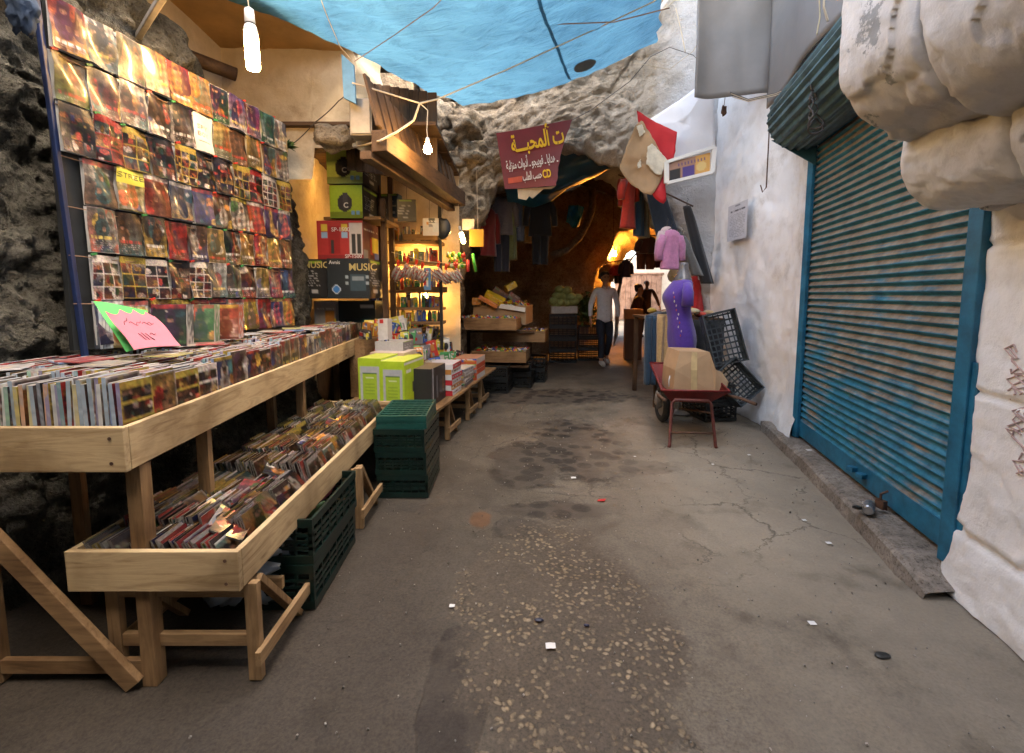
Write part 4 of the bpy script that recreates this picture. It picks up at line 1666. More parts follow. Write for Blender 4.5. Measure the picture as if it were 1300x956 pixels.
# flat white and coloured sleeves lying on top of the cases
for i, yy in enumerate(sorted(rng.uniform(1.65, 4.0, 20))):
    xx = rng.uniform(xl_up(yy) + .1, xr_up(yy) - .1)
    mb = MB()
    c_ = np.array([(.6, .6, .62), (.5, .45, .4), (.45, .1, .1), (.2, .3, .5), (.55, .5, .2)][i % 5])
    mb.artbox((xx, yy, 1.082 + .006 + .003 * (i % 3)), (.125, .125, .006), rng.uniform(-.6, .6), top=art(rng, 10, 10, 'film', c_ * .9) * .5 + c_ * .5, colr=tuple(c_))
    nm = ['pale', 'tan', 'red', 'blue', 'yellowish'][i % 5]
    mb.build('flat_sleeve', PRINT, None, f'{nm} disc sleeve, {ordw(i + 1)} from the near end of those lying flat on the upper tray', 'disc sleeve', 'sleeves lying flat on the cases')

# upright stacks in front of the board
stk = [(112, 408, 2.26, 8, .03, (.3, .35, .45), -.22, 'leftmost stack on the upper tray', .20),
       (152, 405, 2.3, 6, .02, (.5, .35, .1), -.1, 'stack behind the green and pink cards', .20),
       (215, 402, 2.35, 7, .18, (.06, .06, .08), .30, 'dark stack right of the pink card', .21),
       (252, 400, 2.55, 7, .20, (.1, .3, .15), .3, 'green stack leaning before the board', .205),
       (285, 397, 2.75, 6, .16, (.5, .08, .03), .25, 'red stack leaning before the board', .20)]
for (px, py, Y, n, ln, hu, yaw, lb, hh) in stk:
    base = P(px, py, Y)
    base.z = 1.085
    for k in range(n):
        mb = MB()
        cov = art(rng, 18, 26, 'game' if k == 0 else 'film', hu) * .8 + np.array(hu) * .2
        spn = flat_im(np.array(hu) * rng.uniform(.4, 1.3) + .03, 3, 12)
        for q in range(12):
            if rng.random() < .4:
                spn[q] = (.5, .5, .5)
        dist = .0155 * k
        # the cover faces the viewer, the stack runs away along +Y
        mb.artbox((0, 0, hh / 2), (.145, .014, hh), 0, front=cov, side=spn, colr=(.3, .3, .3), tilt=(-ln, 0, 0))
        ob = mb.build('standing_case', PRINT, local=True)
        ob.location = base + Vector((-dist * math.sin(yaw), dist * math.cos(yaw), .002))
        ob.rotation_euler = (0, 0, yaw)
        tag(ob, f'{ordw(k + 1)} standing disc case from the front, {lb}', 'disc case', 'disc cases in the ' + lb)

# paper cards
CARDP = mat('pink_paper', (.55, .15, .20), .8, var=.06, bump=.03)
CARDG = mat('green_paper', (.06, .42, .10), .7, var=.06, bump=.03)
INK = mat('ink', (.05, .03, .04), .8, var=0, bump=0)


def card(pts, m, name, label, zig=0, writing=False, seed=1):
    p00, p10, p11, p01 = [Vector(p) for p in pts]
    n = (p10 - p00).cross(p01 - p00).normalized()
    mb = MB()
    nu, nv = 34, 20
    for s_ in (0, 1):
        vs_ = []
        for j in range(nv):
            for i in range(nu):
                u, v = i / (nu - 1), j / (nv - 1)
                top = 1.0 - (zig * abs(math.sin(u * PI * 3.5)) if zig else 0)
                vv = v * top
                p = p00.lerp(p10, u).lerp(p01.lerp(p11, u), vv)
                p += n * (.012 * math.sin(u * 3 + seed) * v + .005 * math.sin(v * 6 + u * 4)) + n * (-.0012 * s_)
                vs_.append(p)
        q = [(j * nu + i, j * nu + i + 1, (j + 1) * nu + i + 1, (j + 1) * nu + i) for j in range(nv - 1) for i in range(nu - 1)]
        mb.add(vs_, q if s_ == 0 else [f[::-1] for f in q])
    ob = mb.build(name, m, None, label, 'card', smooth=True)
    if writing:
        w = MB()
        r2 = random.Random(5)

        def pt(u, v):
            vv = v
            return p00.lerp(p10, u).lerp(p01.lerp(p11, u), vv) + n * (.012 * math.sin(u * 3 + seed) * v + .005 * math.sin(v * 6 + u * 4) + .003)
        for (u0, v0, L_, a_) in ((.18, .62, .2, .9), (.3, .66, .16, -.4), (.42, .60, .14, .6), (.55, .62, .18, -.2), (.30, .36, .18, -1.2), (.37, .38, .2, -1.2), (.45, .36, .18, -1.1), (.55, .34, .12, .2), (.52, .2, .02, 0), (.66, .6, .12, .1)):
            pth = [pt(u0 + L_ * q * math.cos(a_), v0 + L_ * q * math.sin(a_) + .03 * math.sin(q * 6)) for q in [k / 8 for k in range(9)]]
            w.tube(pth, .0014, 5)
        w.build('handwriting', INK, ob)
    return ob


card([P(160, 447, 1.96), P(198, 441, 2.02), P(186, 391, 2.22), P(119, 384, 2.10)], CARDG, 'green_card', 'bright green cardboard price card standing behind the pink one', 0, False, 2)
card([P(170, 444, 1.90), P(230, 438, 2.05), P(192, 393, 2.17), P(133, 397, 2.02)], CARDP, 'pink_card', 'pink paper card with handwriting and zigzag top edge on the disc cases', .14, True)

# ------------------------------------------------------------------ lower tray


def xr_lo(y):
    return -.925 - .012 * (y - 1.5)


LO0, LO1 = 1.50, 3.70
ZL0, ZL1 = .365, .505
WL = .53
tl_ = thing('display_tray', (-1.2, 2.6, ZL0), 'lower pine tray of leaning disc sleeves set nearer the ground', 'tray', 'pine trays of the disc stall')
mb = MB()
mb.bar((xr_lo(LO0) - WL - .02, LO0 - .011, (ZL0 + ZL1) / 2), (xr_lo(LO0) + .022, LO0 - .011, (ZL0 + ZL1) / 2), .022, ZL1 - ZL0)
mb.build('front_board', PINE['X'], tl_, bevel=.003)
for dx, nm in ((.011, 'side_board'), (-WL - .011, 'side_board')):
    mb = MB()
    mb.bar((xr_lo(LO0) + dx, LO0 + .002, (ZL0 + ZL1) / 2), (xr_lo(LO1) + dx, LO1, (ZL0 + ZL1) / 2), .022, ZL1 - ZL0 - .003)
    mb.build(nm, PINE['Y'], tl_, bevel=.003)
mb = MB()
mb.bar((xr_lo(LO1) - WL + .003, LO1 - .012, (ZL0 + ZL1) / 2), (xr_lo(LO1) - .003, LO1 - .012, (ZL0 + ZL1) / 2), .022, ZL1 - ZL0 - .006)
mb.build('back_board', PINE['X'], tl_, bevel=.003)
mb = MB()
mb.box((xr_lo(2.6) - WL / 2, 2.6, .385), (WL - .03, 2.17, .012), (0, 0, .012))
mb.build('tray_bottom', PINE['Y'], tl_)
mb = MB()
for (dx, dz) in ((-.02, .03), (-.02, .11)):
    mb.lathe([(.001, 0), (.006, 0), (.006, .002), (.001, .002)], (xr_lo(LO0) + dx, LO0 - .024, ZL0 + dz), 8, M=Matrix.Rotation(PI / 2, 3, 'X'))
mb.build('nail', RUST, tl_)


def sleeve_proto(i):
    r_ = rng
    hue = np.array(list(HUES.values())[i % len(HUES)])
    cov = art(r_, 12, 14, ['film', 'grid', 'game'][i % 3], hue) * (.75 if i % 4 == 0 else .35)
    mb = MB()
    top = flat_im(np.array([(.13, .10, .075), (.22, .18, .14), (.04, .036, .032), (.12, .06, .04), (.07, .06, .05)][i % 5]) * .7, 2, 6)
    mb.artbox((0, 0, .065), (.006, .128, .13), 0, front=flat_im((.15, .14, .13), 2, 4), side=cov, top=top, colr=(.10, .09, .08))
    return mb


sp = []
for i in range(24):
    o = sleeve_proto(i).build('disc_sleeve', PRINT, local=True)
    o.location = (0, 0, -50)
    sp.append(o)
used = set()
n_ind = 0
rest = MB()
pm_ = [sleeve_proto(i) for i in range(10)]
y = LO0 + .02 + .066
j = 0
while y < LO1 - .09:
    x = xr_lo(y) - .03
    k = 0
    lean0 = [.55, .25, .75, .5, .95, .35, .6, .45, .8, .4, .5, .6, .35, .5, .4][j % 15]
    gap_at = rng.integers(6, 30)
    while x > xr_lo(y) - WL + .05:
        lean = -(lean0 * .8 + .06 * math.sin(k * .25 + j) + rng.uniform(-.03, .03))
        dz = rng.uniform(-.006, .010)
        dy = rng.uniform(-.012, .012)
        yaw = rng.uniform(-.025, .025)
        zb = .393 + dz + .012 * (j % 3)
        if (k < 14 or j < 2) and n_ind < 250:
            pi_ = int(rng.integers(24))
            if pi_ not in used:
                used.add(pi_)
                o = sp[pi_]
            else:
                o = sp[pi_].copy()
                col.objects.link(o)
            o.location = (x, y + dy, zb)
            o.rotation_euler = (rng.uniform(-.03, .03), lean, yaw)
            hn = list(HUES)[pi_ % 12]
            tag(o, f'{hn} disc sleeve, {ordw(k + 1)} from the alley edge in rank {ordw(j + 1)} of the lower tray', 'disc sleeve',
                'cover showing sleeves along the lower tray' if k == 0 else 'sleeves in the first ranks of the lower tray' if j < 2 else 'sleeves filed inside the lower tray')
            n_ind += 1
        else:
            q = pm_[int(rng.integers(10))]
            M = Matrix.Translation((x, y + dy, zb)) @ Euler((0, lean, yaw)).to_matrix().to_4x4()
            rest.add([M @ Vector(p) for p in q.v], q.f, cols=q.c)
        x -= .0085 + rng.uniform(0, .004) + (.06 if k == gap_at else 0)
        k += 1
    y += .136
    j += 1
rest.build('filed_disc_sleeves', PRINT, None, 'mass of thin disc sleeves filling the shaded back of the lower tray', 'disc sleeves', kind='stuff')
for i, o in enumerate(sp):
    if i not in used:
        bpy.data.objects.remove(o)
# loose covers tipped over on top of the lower tray
for i, (px, py, Y, hu) in enumerate([(262, 640, 1.72, 'golden'), (318, 612, 1.95, 'red'), (352, 585, 2.2, 'teal'), (395, 555, 2.6, 'violet'), (425, 535, 3.0, 'blue'), (300, 655, 1.66, 'orange'), (440, 522, 3.3, 'white')]):
    mb = MB()
    mb.artbox((0, 0, .004), (.115, .14, .008), 0, top=art(rng, 20, 28, 'game', HUES[hu]), colr=(.1, .1, .1))
    ob = mb.build('loose_cover', PRINT, local=True)
    p = P(px, py, Y)
    ob.location = (min(p.x, xr_lo(Y) - .10), Y, .505)
    ob.rotation_euler = (rng.uniform(.0, .3), rng.uniform(.25, .55), rng.uniform(-.4, .4))
    tag(ob, f'{hu} disc cover tipped over on top of the sleeves in the lower tray', 'disc cover', 'loose covers on the lower tray')


# ------------------------------------------------------------------ trestles and legs
DPINE2 = {a: mat_wood('pine_shaded_' + a, (.20, .12, .06), (.36, .23, .12), a) for a in 'XYZ'}  # pine with the shade under the stalls put into its colour
def trestle(loc, w, h, label, back=.34, rz=0, m=None, grp='pine trestles under the stalls'):
    t = thing('trestle', loc, label, 'trestle', grp, rz)
    pz = m or DPINE2
    for sx in (-w / 2, w / 2):
        mb = MB()
        mb.bar((sx, 0, 0), (sx, 0, h), .045, .028, up=(0, 1, 0))
        mb.build('leg', pz['Z'], t, bevel=.002, local=True)
        mb = MB()
        mb.bar((sx - .01, back, .0), (sx - .01, .045, h - .01), .040, .024, up=(0, 1, 0))
        mb.build('slanted_leg', pz['Z'], t, bevel=.002, local=True)
        mb = MB()
        mb.bar((sx + .028 * (1 if sx > 0 else -1), -.04, .10), (sx + .028 * (1 if sx > 0 else -1), back + .02, .10), .020, .05)
        mb.build('side_rail', pz['Y'], t, bevel=.002, local=True)
    mb = MB()
    mb.bar((-w / 2 + .024, .0, .15), (w / 2 - .024, .0, .15), .022, .045)
    mb.bar((-w / 2 + .024, .0, h - .03), (w / 2 - .024, .0, h - .03), .022, .045)
    mb.build('cross_rail', pz['X'], t, bevel=.002, local=True)
    mb = MB()
    mb.bar((-w / 2 + .004, back - .05, .17), (w / 2 - .04, back - .05, .17), .022, .05)
    mb.build('rear_rail', pz['X'], t, bevel=.002, local=True)
    return t


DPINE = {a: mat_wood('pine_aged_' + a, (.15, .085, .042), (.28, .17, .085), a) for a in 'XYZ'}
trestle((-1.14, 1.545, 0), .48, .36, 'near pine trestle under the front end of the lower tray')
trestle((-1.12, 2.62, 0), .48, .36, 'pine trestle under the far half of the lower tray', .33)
# legs of the upper tray
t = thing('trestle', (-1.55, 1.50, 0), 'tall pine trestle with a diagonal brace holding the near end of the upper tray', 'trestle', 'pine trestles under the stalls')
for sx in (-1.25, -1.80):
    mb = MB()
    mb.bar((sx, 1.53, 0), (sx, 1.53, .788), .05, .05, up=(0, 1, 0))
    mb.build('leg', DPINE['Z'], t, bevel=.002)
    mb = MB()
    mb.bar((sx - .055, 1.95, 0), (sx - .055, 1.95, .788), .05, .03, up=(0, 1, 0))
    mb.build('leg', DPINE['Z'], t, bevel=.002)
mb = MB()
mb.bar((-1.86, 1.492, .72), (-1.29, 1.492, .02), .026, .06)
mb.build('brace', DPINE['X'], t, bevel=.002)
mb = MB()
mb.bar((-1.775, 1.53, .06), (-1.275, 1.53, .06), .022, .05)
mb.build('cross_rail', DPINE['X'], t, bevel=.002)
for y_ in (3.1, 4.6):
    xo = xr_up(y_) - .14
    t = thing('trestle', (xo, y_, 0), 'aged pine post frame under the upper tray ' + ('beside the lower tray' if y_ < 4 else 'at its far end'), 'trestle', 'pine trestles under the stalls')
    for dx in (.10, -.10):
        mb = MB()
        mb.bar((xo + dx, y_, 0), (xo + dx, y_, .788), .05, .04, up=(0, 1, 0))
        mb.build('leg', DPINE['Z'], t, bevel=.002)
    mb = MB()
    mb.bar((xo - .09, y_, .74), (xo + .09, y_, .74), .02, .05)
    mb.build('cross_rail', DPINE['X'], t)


# ------------------------------------------------------------------ plastic crates
def crate(w, d, h, m, loc, rot, label, group, slats=5, name='plastic_crate'):
    mb = MB()
    t_ = .012
    for z in (0.02, h - .018):
        for (cx, cy, sx, sy) in ((0, -d / 2 + t_ / 2, w, t_), (0, d / 2 - t_ / 2, w, t_), (-w / 2 + t_ / 2, 0, t_, d - 2 * t_ - .002), (w / 2 - t_ / 2, 0, t_, d - 2 * t_ - .002)):
            mb.box((cx, cy, z), (sx, sy, .036))
    for k in range(1, slats):
        z = .04 + (h - .08) * k / slats
        for (cx, cy, sx, sy) in ((0, -d / 2 + .005, w - .004, .006), (0, d / 2 - .005, w - .004, .006), (-w / 2 + .005, 0, .006, d - .02), (w / 2 - .005, 0, .006, d - .02)):
            mb.box((cx, cy, z), (sx, sy, .014))
    nv = 7
    for k in range(nv):
        x = -w / 2 + .012 + (w - .024) * k / (nv - 1)
        for cy in (-d / 2 + .009, d / 2 - .009):
            mb.box((x, cy, h / 2), (.018 if k in (0, nv - 1) else .010, .014, h - .07))
        yy = -d / 2 + .012 + (d - .024) * k / (nv - 1)
        for cx in (-w / 2 + .009, w / 2 - .009):
            mb.box((cx, yy, h / 2), (.014, .018 if k in (0, nv - 1) else .010, h - .07))
    for k in range(9):
        y_ = -d / 2 + .03 + (d - .06) * k / 8
        mb.box((0, y_, .008), (w - .03, .018, .008))
    for k in range(6):
        x = -w / 2 + .04 + (w - .08) * k / 5
        mb.box((x, 0, .014), (.012, d - .03, .006))
    ob = mb.build(name, m, local=True)
    ob.location = loc
    ob.rotation_euler = rot
    return tag(ob, label, 'crate', group)


crate(.42, .56, .20, GREENP, (-1.06, 2.18, .0), (0, 0, .02), 'dark green crate on the ground under the lower tray', 'green plastic crates by the disc stall', 4)
crate(.42, .56, .20, GREENP, (-1.055, 2.19, .20), (0, 0, .0), 'dark green crate stacked on another under the lower tray, with bottles in it', 'green plastic crates by the disc stall', 4)
for k, nm in enumerate(['lowest', 'second from bottom', 'third from bottom']):
    crate(.34, .50, .155, GREENP, (-.725 - .004 * k, 3.27, .155 * k), (0, 0, -.02 * k), f'dark green crate, {nm} of the stack beside the lower tray', 'green plastic crates by the disc stall', 4)
crate(.33, .49, .03 + .06, TEALP, (-.735, 3.28, .463), (PI, 0, .03), 'upturned teal crate topping the green stack beside the lower tray', 'green plastic crates by the disc stall', 2).location.z = .463 + .09
# bottles in the upper crate
for i in range(5):
    mb = MB()
    c_ = [(.25, .2, .05), (.3, .02, .03), (.08, .15, .05), (.2, .15, .1), (.35, .05, .1)][i]
    mb.lathe([(.001, 0), (.03, .002), (.032, .12), (.03, .14), (.012, .18), (.012, .20), (.001, .20)], (0, 0, 0), 14)
    mb.c = [c_] * len(mb.v)
    ob = mb.build('bottle', PLAST, local=True, smooth=True)
    ob.location = (-1.12 + .012 * i, 2.02 + .08 * i, .25)
    ob.rotation_euler = (.9 * (-1) ** i * .3, 1.15, .3 * i)
    tag(ob, ['olive', 'dark red', 'green', 'tan', 'crimson'][i] + ' plastic bottle lying in the crate under the lower tray', 'bottle', 'bottles in the green crate')
# plastic bag under the stall
mb = MB()
mb.blob((-1.2, 1.95, .19), (.20, .15, .13), 40, 26, .7, 3.0, 4)
mb.build('plastic_bag', mat('bluish_film', (.22, .27, .32), .3, var=.25, bump=.3, scale=20, coat=.5), None, 'crumpled pale blue plastic bag under the lower tray', 'bag', smooth=True)
# ------------------------------------------------------------------ electronics stall
def tx(y):
    return -.65 + .18 * (y - 3.64)


TRZ = -math.atan(.18)
t = thing('stall_table', (-1.0, 4.9, 0), 'long low pine table loaded with boxed electronics before the lamplit shop', 'table')
mb = MB()
vs_ = []
y0, y1 = 3.64, 6.1
for z in (.372, .396):
    vs_ += [(tx(y0), y0, z), (tx(y1), y1, z), (tx(y1) - 1.0, y1, z), (tx(y0) - .9, y0, z)]
mb.add(vs_, [(3, 2, 1, 0), (4, 5, 6, 7), (0, 1, 5, 4), (1, 2, 6, 5), (2, 3, 7, 6), (3, 0, 4, 7)])
mb.build('table_top', DPINE['Y'], t, bevel=.003)
for y_, nm in ((4.33, 'nearest pine trestle under the electronics table'), (5.02, 'middle pine trestle under the electronics table'), (5.55, 'farthest pine trestle under the electronics table')):
    trestle((tx(y_) - .33, y_, 0), .52, .37, nm, .30, TRZ)
    
SMALL = [(.5, .03, .02), (.6, .5, .05), (.03, .1, .4), (.55, .55, .52), (.03, .03, .035), (.05, .3, .1), (.5, .2, .04), (.2, .2, .22)]


def boxart(r, w, h, base, kind='device', dark=(.02, .02, .025)):
    im = np.ones((h, w, 3)) * np.array(base)
    if kind == 'device':
        im[int(h * .82):] = np.array(base) * .5
        ell(im, w * .45, h * .52, w * .22, h * .26, dark)
        im[int(h * .35):int(h * .72), int(w * .3):int(w * .42)] = dark
        im[int(h * .25):int(h * .72), int(w * .42):int(w * .56)] = np.array(dark) * 2
        im[int(h * .78):int(h * .9), int(w * .66):int(w * .76)] = (.15, .35, .6)
        im[int(h * .78):int(h * .9), int(w * .8):int(w * .9)] = (.15, .35, .6)
    elif kind == 'lines':
        for y in range(int(h * .3), int(h * .72), 2):
            L = int(w * r.uniform(.45, .8))
            for x in range(int(w * .12), L):
                if r.random() < .6:
                    im[y, x] = (.4, .4, .4)
        im[int(h * .78):int(h * .88), int(w * .35):int(w * .6)] = (.45, .45, .45)
        im[int(h * .08):int(h * .14), int(w * .15):int(w * .8)] = (.25, .42, .03)
    elif kind == 'mixed':
        for _ in range(5):
            x, y = r.integers(0, w - 3), r.integers(0, h - 3)
            im[y:y + r.integers(2, h // 2), x:x + r.integers(2, w // 2)] = np.array(SMALL[r.integers(len(SMALL))])
        for x in range(2, w - 2):
            if r.random() < .6:
                im[h // 5, x] = (.65, .65, .62)
    im = im * (1 + .10 * (r.random((h, w, 1)) - .5))
    return np.clip(im, .004, .85)


def px_box(px0, pt, px1, pb, Y, depth, rz, front, side, top, colr, name, label, cat, group=None, m=None, texts=(), bev=0):
    a, b = P(px0, pb, Y), P(px1, pb, Y)
    hgt = P(px0, pt, Y).z - a.z
    w = (b - a).length
    ux = Vector((math.cos(rz), math.sin(rz), 0))
    uy = Vector((-math.sin(rz), math.cos(rz), 0))
    c = (a + b) / 2 + uy * depth / 2
    c.z = a.z + hgt / 2
    mb = MB()
    mb.artbox(c, (w, depth, hgt), rz, front=front, side=side, top=top, colr=colr)
    ob = mb.build(name, m or PRINTM, None, label, cat, group)
    for (s_, face, fx, fz, sz, cm, bold) in texts:
        if face == 'front':
            o = a + ux * w * fx + Vector((0, 0, hgt * fz)) - uy * .002
            o += (a + b) / 2 - ux * w / 2 - a
            text_to(ob, s_, sz, o, ux, (0, 0, 1), cm, bold=bold)
        else:
            o = (a + b) / 2 + ux * (w / 2 + .002) + uy * depth * fx + Vector((0, 0, hgt * fz))
            text_to(ob, s_, sz, o, uy, (0, 0, 1), cm, bold=bold)
    return ob


WTX = mat('white_print', (.62, .62, .60), .5, var=0, bump=0)
GTX = mat('gold_print', (.50, .40, .16), .5, var=0, bump=0)
YTX = mat('yellow_print', (.75, .50, .02), .5, var=0, bump=0)
RTX = mat('red_print', (.5, .03, .03), .5, var=0, bump=0)
GRN = (.34, .50, .03)
BRZ = R(-4)
# green and black speaker cartons, top two
a = P(402, 320, 4.95)
for k, (pt, pb, nm) in enumerate([(189, 233, 'topmost lime green and black speaker carton with a brighter lime front'), (235, 277, 'lime green and black speaker carton under the topmost one')]):
    ob = px_box(415 + 4 * k, pt, 461, pb, 4.72, .55, R(-3), boxart(rng, 40, 34, (.48, .62, .16) if k == 0 else GRN), boxart(rng, 26, 34, (.018, .018, .02), 'lines'), flat_im((.03, .03, .03)), (.02, .02, .02),  # topmost front given a brighter lime so it shows
                'speaker_carton', nm, 'carton', 'lime green speaker cartons', texts=[('C', 'front', .42, .32, .07, WTX, .001)])
px_box(410, 275, 484, 279, 4.75, .6, R(-3), None, None, None, (.25, .14, .06), 'shelf_board', 'short plank carrying the two lime green and black cartons', 'plank', None, PRINTM)
# side packs behind them
for k, (x0, x1, t_, b_, c_, nm) in enumerate([(484, 494, 246, 283, (.05, .035, .03), 'brown black narrow pack beside the green speaker cartons'), (495, 506, 246, 275, (.02, .05, .09), 'dark blue narrow pack beside the green speaker cartons')]):
    px_box(x0, t_, x1, b_, 5.15 + .1 * k, .12, R(-8), boxart(rng, 10, 20, c_, 'lines'), None, None, c_, 'boxed_device', nm, 'box', 'dark packs by the speaker cartons')
# red carton
im = boxart(rng, 60, 40, (.40, .035, .03), 'mixed')
im[:] = (.40, .03, .028)
im[6:34, 15:30] = (.30, .015, .015)
im[4:11, 6:14] = (.62, .45, .05)
im[4:11, 32:40] = (.62, .45, .05)
im[12:18, 6:14] = (.25, .4, .55)
im[12:18, 32:40] = (.25, .4, .55)
im[3:36, 42:59] = (.50, .46, .44)
im[14:34, 45:50] = (.03, .03, .03)
im[14:34, 52:57] = (.03, .03, .03)
im[20:34, 18:22] = (.04, .03, .03)
im[35:40] = (.25, .02, .02)
px_box(403, 280, 462, 329, 4.6, .45, R(-3), im, boxart(rng, 20, 30, (.12, .02, .02), 'mixed'), flat_im((.2, .02, .02)), (.3, .02, .02),
       'speaker_carton', 'red speaker carton with two black speakers pictured, below the green ones', 'carton', None,
       texts=[('SP-1500', 'front', .32, .72, .055, WTX, .0), ('SP-1500', 'front', .6, .03, .05, WTX, .0)])
# shelf contents between red carton and post
for k, (x0, x1, t_, b_, c_) in enumerate([(464, 474, 290, 312, (.05, .05, .06)), (465, 476, 314, 332, (.3, .25, .2)), (467, 478, 333, 345, (.03, .06, .25)), (470, 480, 350, 362, (.35, .3, .28)), (468, 478, 366, 384, (.04, .1, .35))]):
    px_box(x0, t_, x1, b_, 5.1, .2, R(-6), boxart(rng, 10, 12, c_, 'mixed'), None, None, c_, 'boxed_device', ['charcoal', 'grey brown', 'dark blue', 'pale', 'bright blue'][k] + ' small packet on the dark shelf right of the red carton', 'box', 'packets right of the red carton')
# black MUSIC cartons
px_box(386, 329, 416, 379, 4.62, .4, R(-3), boxart(rng, 20, 34, (.02, .02, .02), 'lines'), None, None, (.02, .02, .02), 'speaker_carton', 'left black carton lettered MUSIC in gold at the top of its face', 'carton', 'black music cartons',
       texts=[('MUSIC', 'front', .04, .78, .085, GTX, .001)])
im = boxart(rng, 44, 40, (.016, .022, .026), 'none')
im[16:32, 24:40] = (.04, .07, .09)
im[18:22, 26:38] = (.22, .26, .28)
for (cx, cy) in ((20, 18), (20, 24), (41, 18), (41, 24)):
    ell(im, cx, cy, 1.5, 1.5, (.3, .35, .38))
ell(im, 9, 30, 4.2, 4.2, (.5, .55, .6))
ell(im, 9, 30, 3.2, 3.2, (.03, .16, .42))
px_box(416, 328, 470, 379, 4.55, .4, R(-3), im, boxart(rng, 14, 34, (.02, .02, .02), 'lines'), None, (.015, .015, .017), 'speaker_carton', 'right black carton lettered MUSIC in gold with a round blue emblem', 'carton', 'black music cartons',
       texts=[('MUSIC', 'front', .52, .70, .095, GTX, .001), ('Avnis', 'front', .05, .86, .05, WTX, .0)])
im = boxart(rng, 40, 30, (.012, .018, .018), 'none')
ell(im, 30, 18, 8, 7, (.02, .09, .08))
im[3:5, 24:38] = (.35, .35, .35)
px_box(430, 382, 478, 440, 4.9, .45, R(-3), im, None, None, (.012, .014, .015), 'speaker_carton', 'black carton with a dim green device pictured under the music cartons', 'carton', None)
px_box(400, 382, 428, 430, 4.85, .4, R(-3), boxart(rng, 20, 30, (.30, .29, .28), 'mixed'), None, None, (.2, .2, .2), 'speaker_carton', 'grey and black carton under the left music carton', 'carton', None)
# support rack under the cartons
t = thing('carton_rack', (-1.6, 5.0, 0), 'dark timber rack behind the trays carrying the stacked cartons', 'rack')
mb = MB()
mb.box((-1.66, 5.08, .42), (.72, .5, .84))
mb.build('cabinet', OLDW['Z'], t)
mb = MB()
mb.box((-1.30, 4.88, 1.3), (.05, .05, 2.0))
mb.build('post', OLDW['Z'], t)

# lime boxes on the near end of the low table
for k, (x0, x1, t_, b_, Y, nm) in enumerate([(455, 486, 455, 516, 3.82, 'left lime green carton with grey panel at the near end of the low table'), (484, 515, 459, 521, 3.78, 'right lime green carton with grey panel at the near end of the low table')]):
    im = np.ones((46, 30, 3)) * np.array(GRN)
    im[8:46, 3:27] = (.36, .38, .40)
    im[14:40, 6:24] = (.30, .44, .04)
    im[14:15, 6:24] = im[39:40, 6:24] = (.05, .12, .02)
    im[18:19, 10:20] = (.55, .6, .4)
    for y_ in range(24, 36, 3):
        im[y_, 9:21] = (.2, .33, .03)
    im[41:, 6:24] = (.2, .22, .22)
    sd = np.ones((46, 36, 3)) * np.array((.40, .54, .03))
    sd[2:4] = (.6, .62, .55)
    sd[9:12, 4:12] = (.6, .62, .55)
    sd[18:32, 18:22] = (.03, .03, .03)
    sd[22:32, 14:28] = (.04, .04, .04)
    sd[41:43] = (.6, .62, .55)
    px_box(x0, t_, x1, b_, Y, .44, R(-10), im, sd, flat_im((.52, .60, .10)), GRN, 'lime_carton', nm, 'carton', 'lime green cartons on the low table')
# small boxes behind
px_box(480, 405, 493, 435, 4.45, .10, R(-10), boxart(rng, 12, 26, (.62, .60, .58), 'none'), None, None, (.5, .5, .5), 'white_carton', 'tall white box with a small red square standing on a grey box', 'box', None,
       texts=[('■', 'front', .15, .82, .05, RTX, 0)])
px_box(475, 434, 513, 448, 4.3, .25, R(-10), boxart(rng, 30, 10, (.40, .40, .40), 'none'), boxart(rng, 12, 10, (.2, .2, .2), 'lines'), None, (.35, .35, .35), 'grey_box', 'flat grey box under the tall white box', 'box')
px_box(468, 448, 514, 453, 4.15, .3, R(-10), flat_im((.5, .35, .3)), None, flat_im((.6, .5, .45)), (.5, .4, .3), 'magazine', 'pile of pale magazines lying on the lime green cartons', 'magazines')
# black device cartons
im = boxart(rng, 30, 40, (.018, .018, .02), 'none')
im[:, 1:5] = (.35, .08, .02)
im[22:, 1:5] = (.1, .25, .35)
im2 = boxart(rng, 40, 40, (.02, .02, .022), 'none')
im2[:, 4:6] = (.5, .52, .55)
im2[10:34, 14:18] = (.12, .13, .14)
im2[16:32, 22:30] = (.06, .05, .05)
ell(im2, 33, 22, 4, 9, (.12, .07, .03))
c_ = P(534, 518, 3.93)
mb = MB()
mb.artbox((tx(4.0) - .24, 4.15, .398 + .16), (.36, .38, .32), R(-10), front=im, side=im2, top=flat_im((.12, .09, .06)), colr=(.02, .02, .02))
mb.build('device_carton', PRINTM, None, 'glossy black carton with a white stripe beside the lime green ones', 'carton')
# red and white packs, stacked flat: each a thing
stack = [(.5, .03, .04), (.62, .61, .6), (.5, .03, .04), (.6, .6, .6), (.45, .2, .05), (.58, .58, .6)]
snm = ['red and white', 'white', 'red and grey', 'white lettered', 'orange and white', 'plain white']
for k in range(6):
    sd = np.ones((8, 30, 3)) * np.array(stack[(k + 3) % 6])
    sd[3:5, 3:26:1] = (.55, .55, .55) if k % 2 else (.6, .58, .58)
    for x in range(4, 26):
        if rng.random() < .5:
            sd[3:5, x] = (.1, .02, .02)
    fr = np.ones((8, 20, 3)) * np.array(stack[k])
    fr[3:6, 4:12] = (.1, .1, .3)
    mb = MB()
    mb.artbox((tx(4.52) - .16 + rng.uniform(-.008, .008), 4.52, .398 + .025 + .05 * k), (.25, .32, .048), R(-10) + rng.uniform(-.04, .04), front=fr, side=np.clip(sd, 0, .8), top=flat_im((.4, .42, .5)), colr=(.5, .5, .5))
    mb.build('flat_carton', PRINTM, None, f'{snm[k]} flat carton, {ordw(k + 1)} from the bottom of the red striped stack', 'carton', 'flat cartons in the red striped stack')
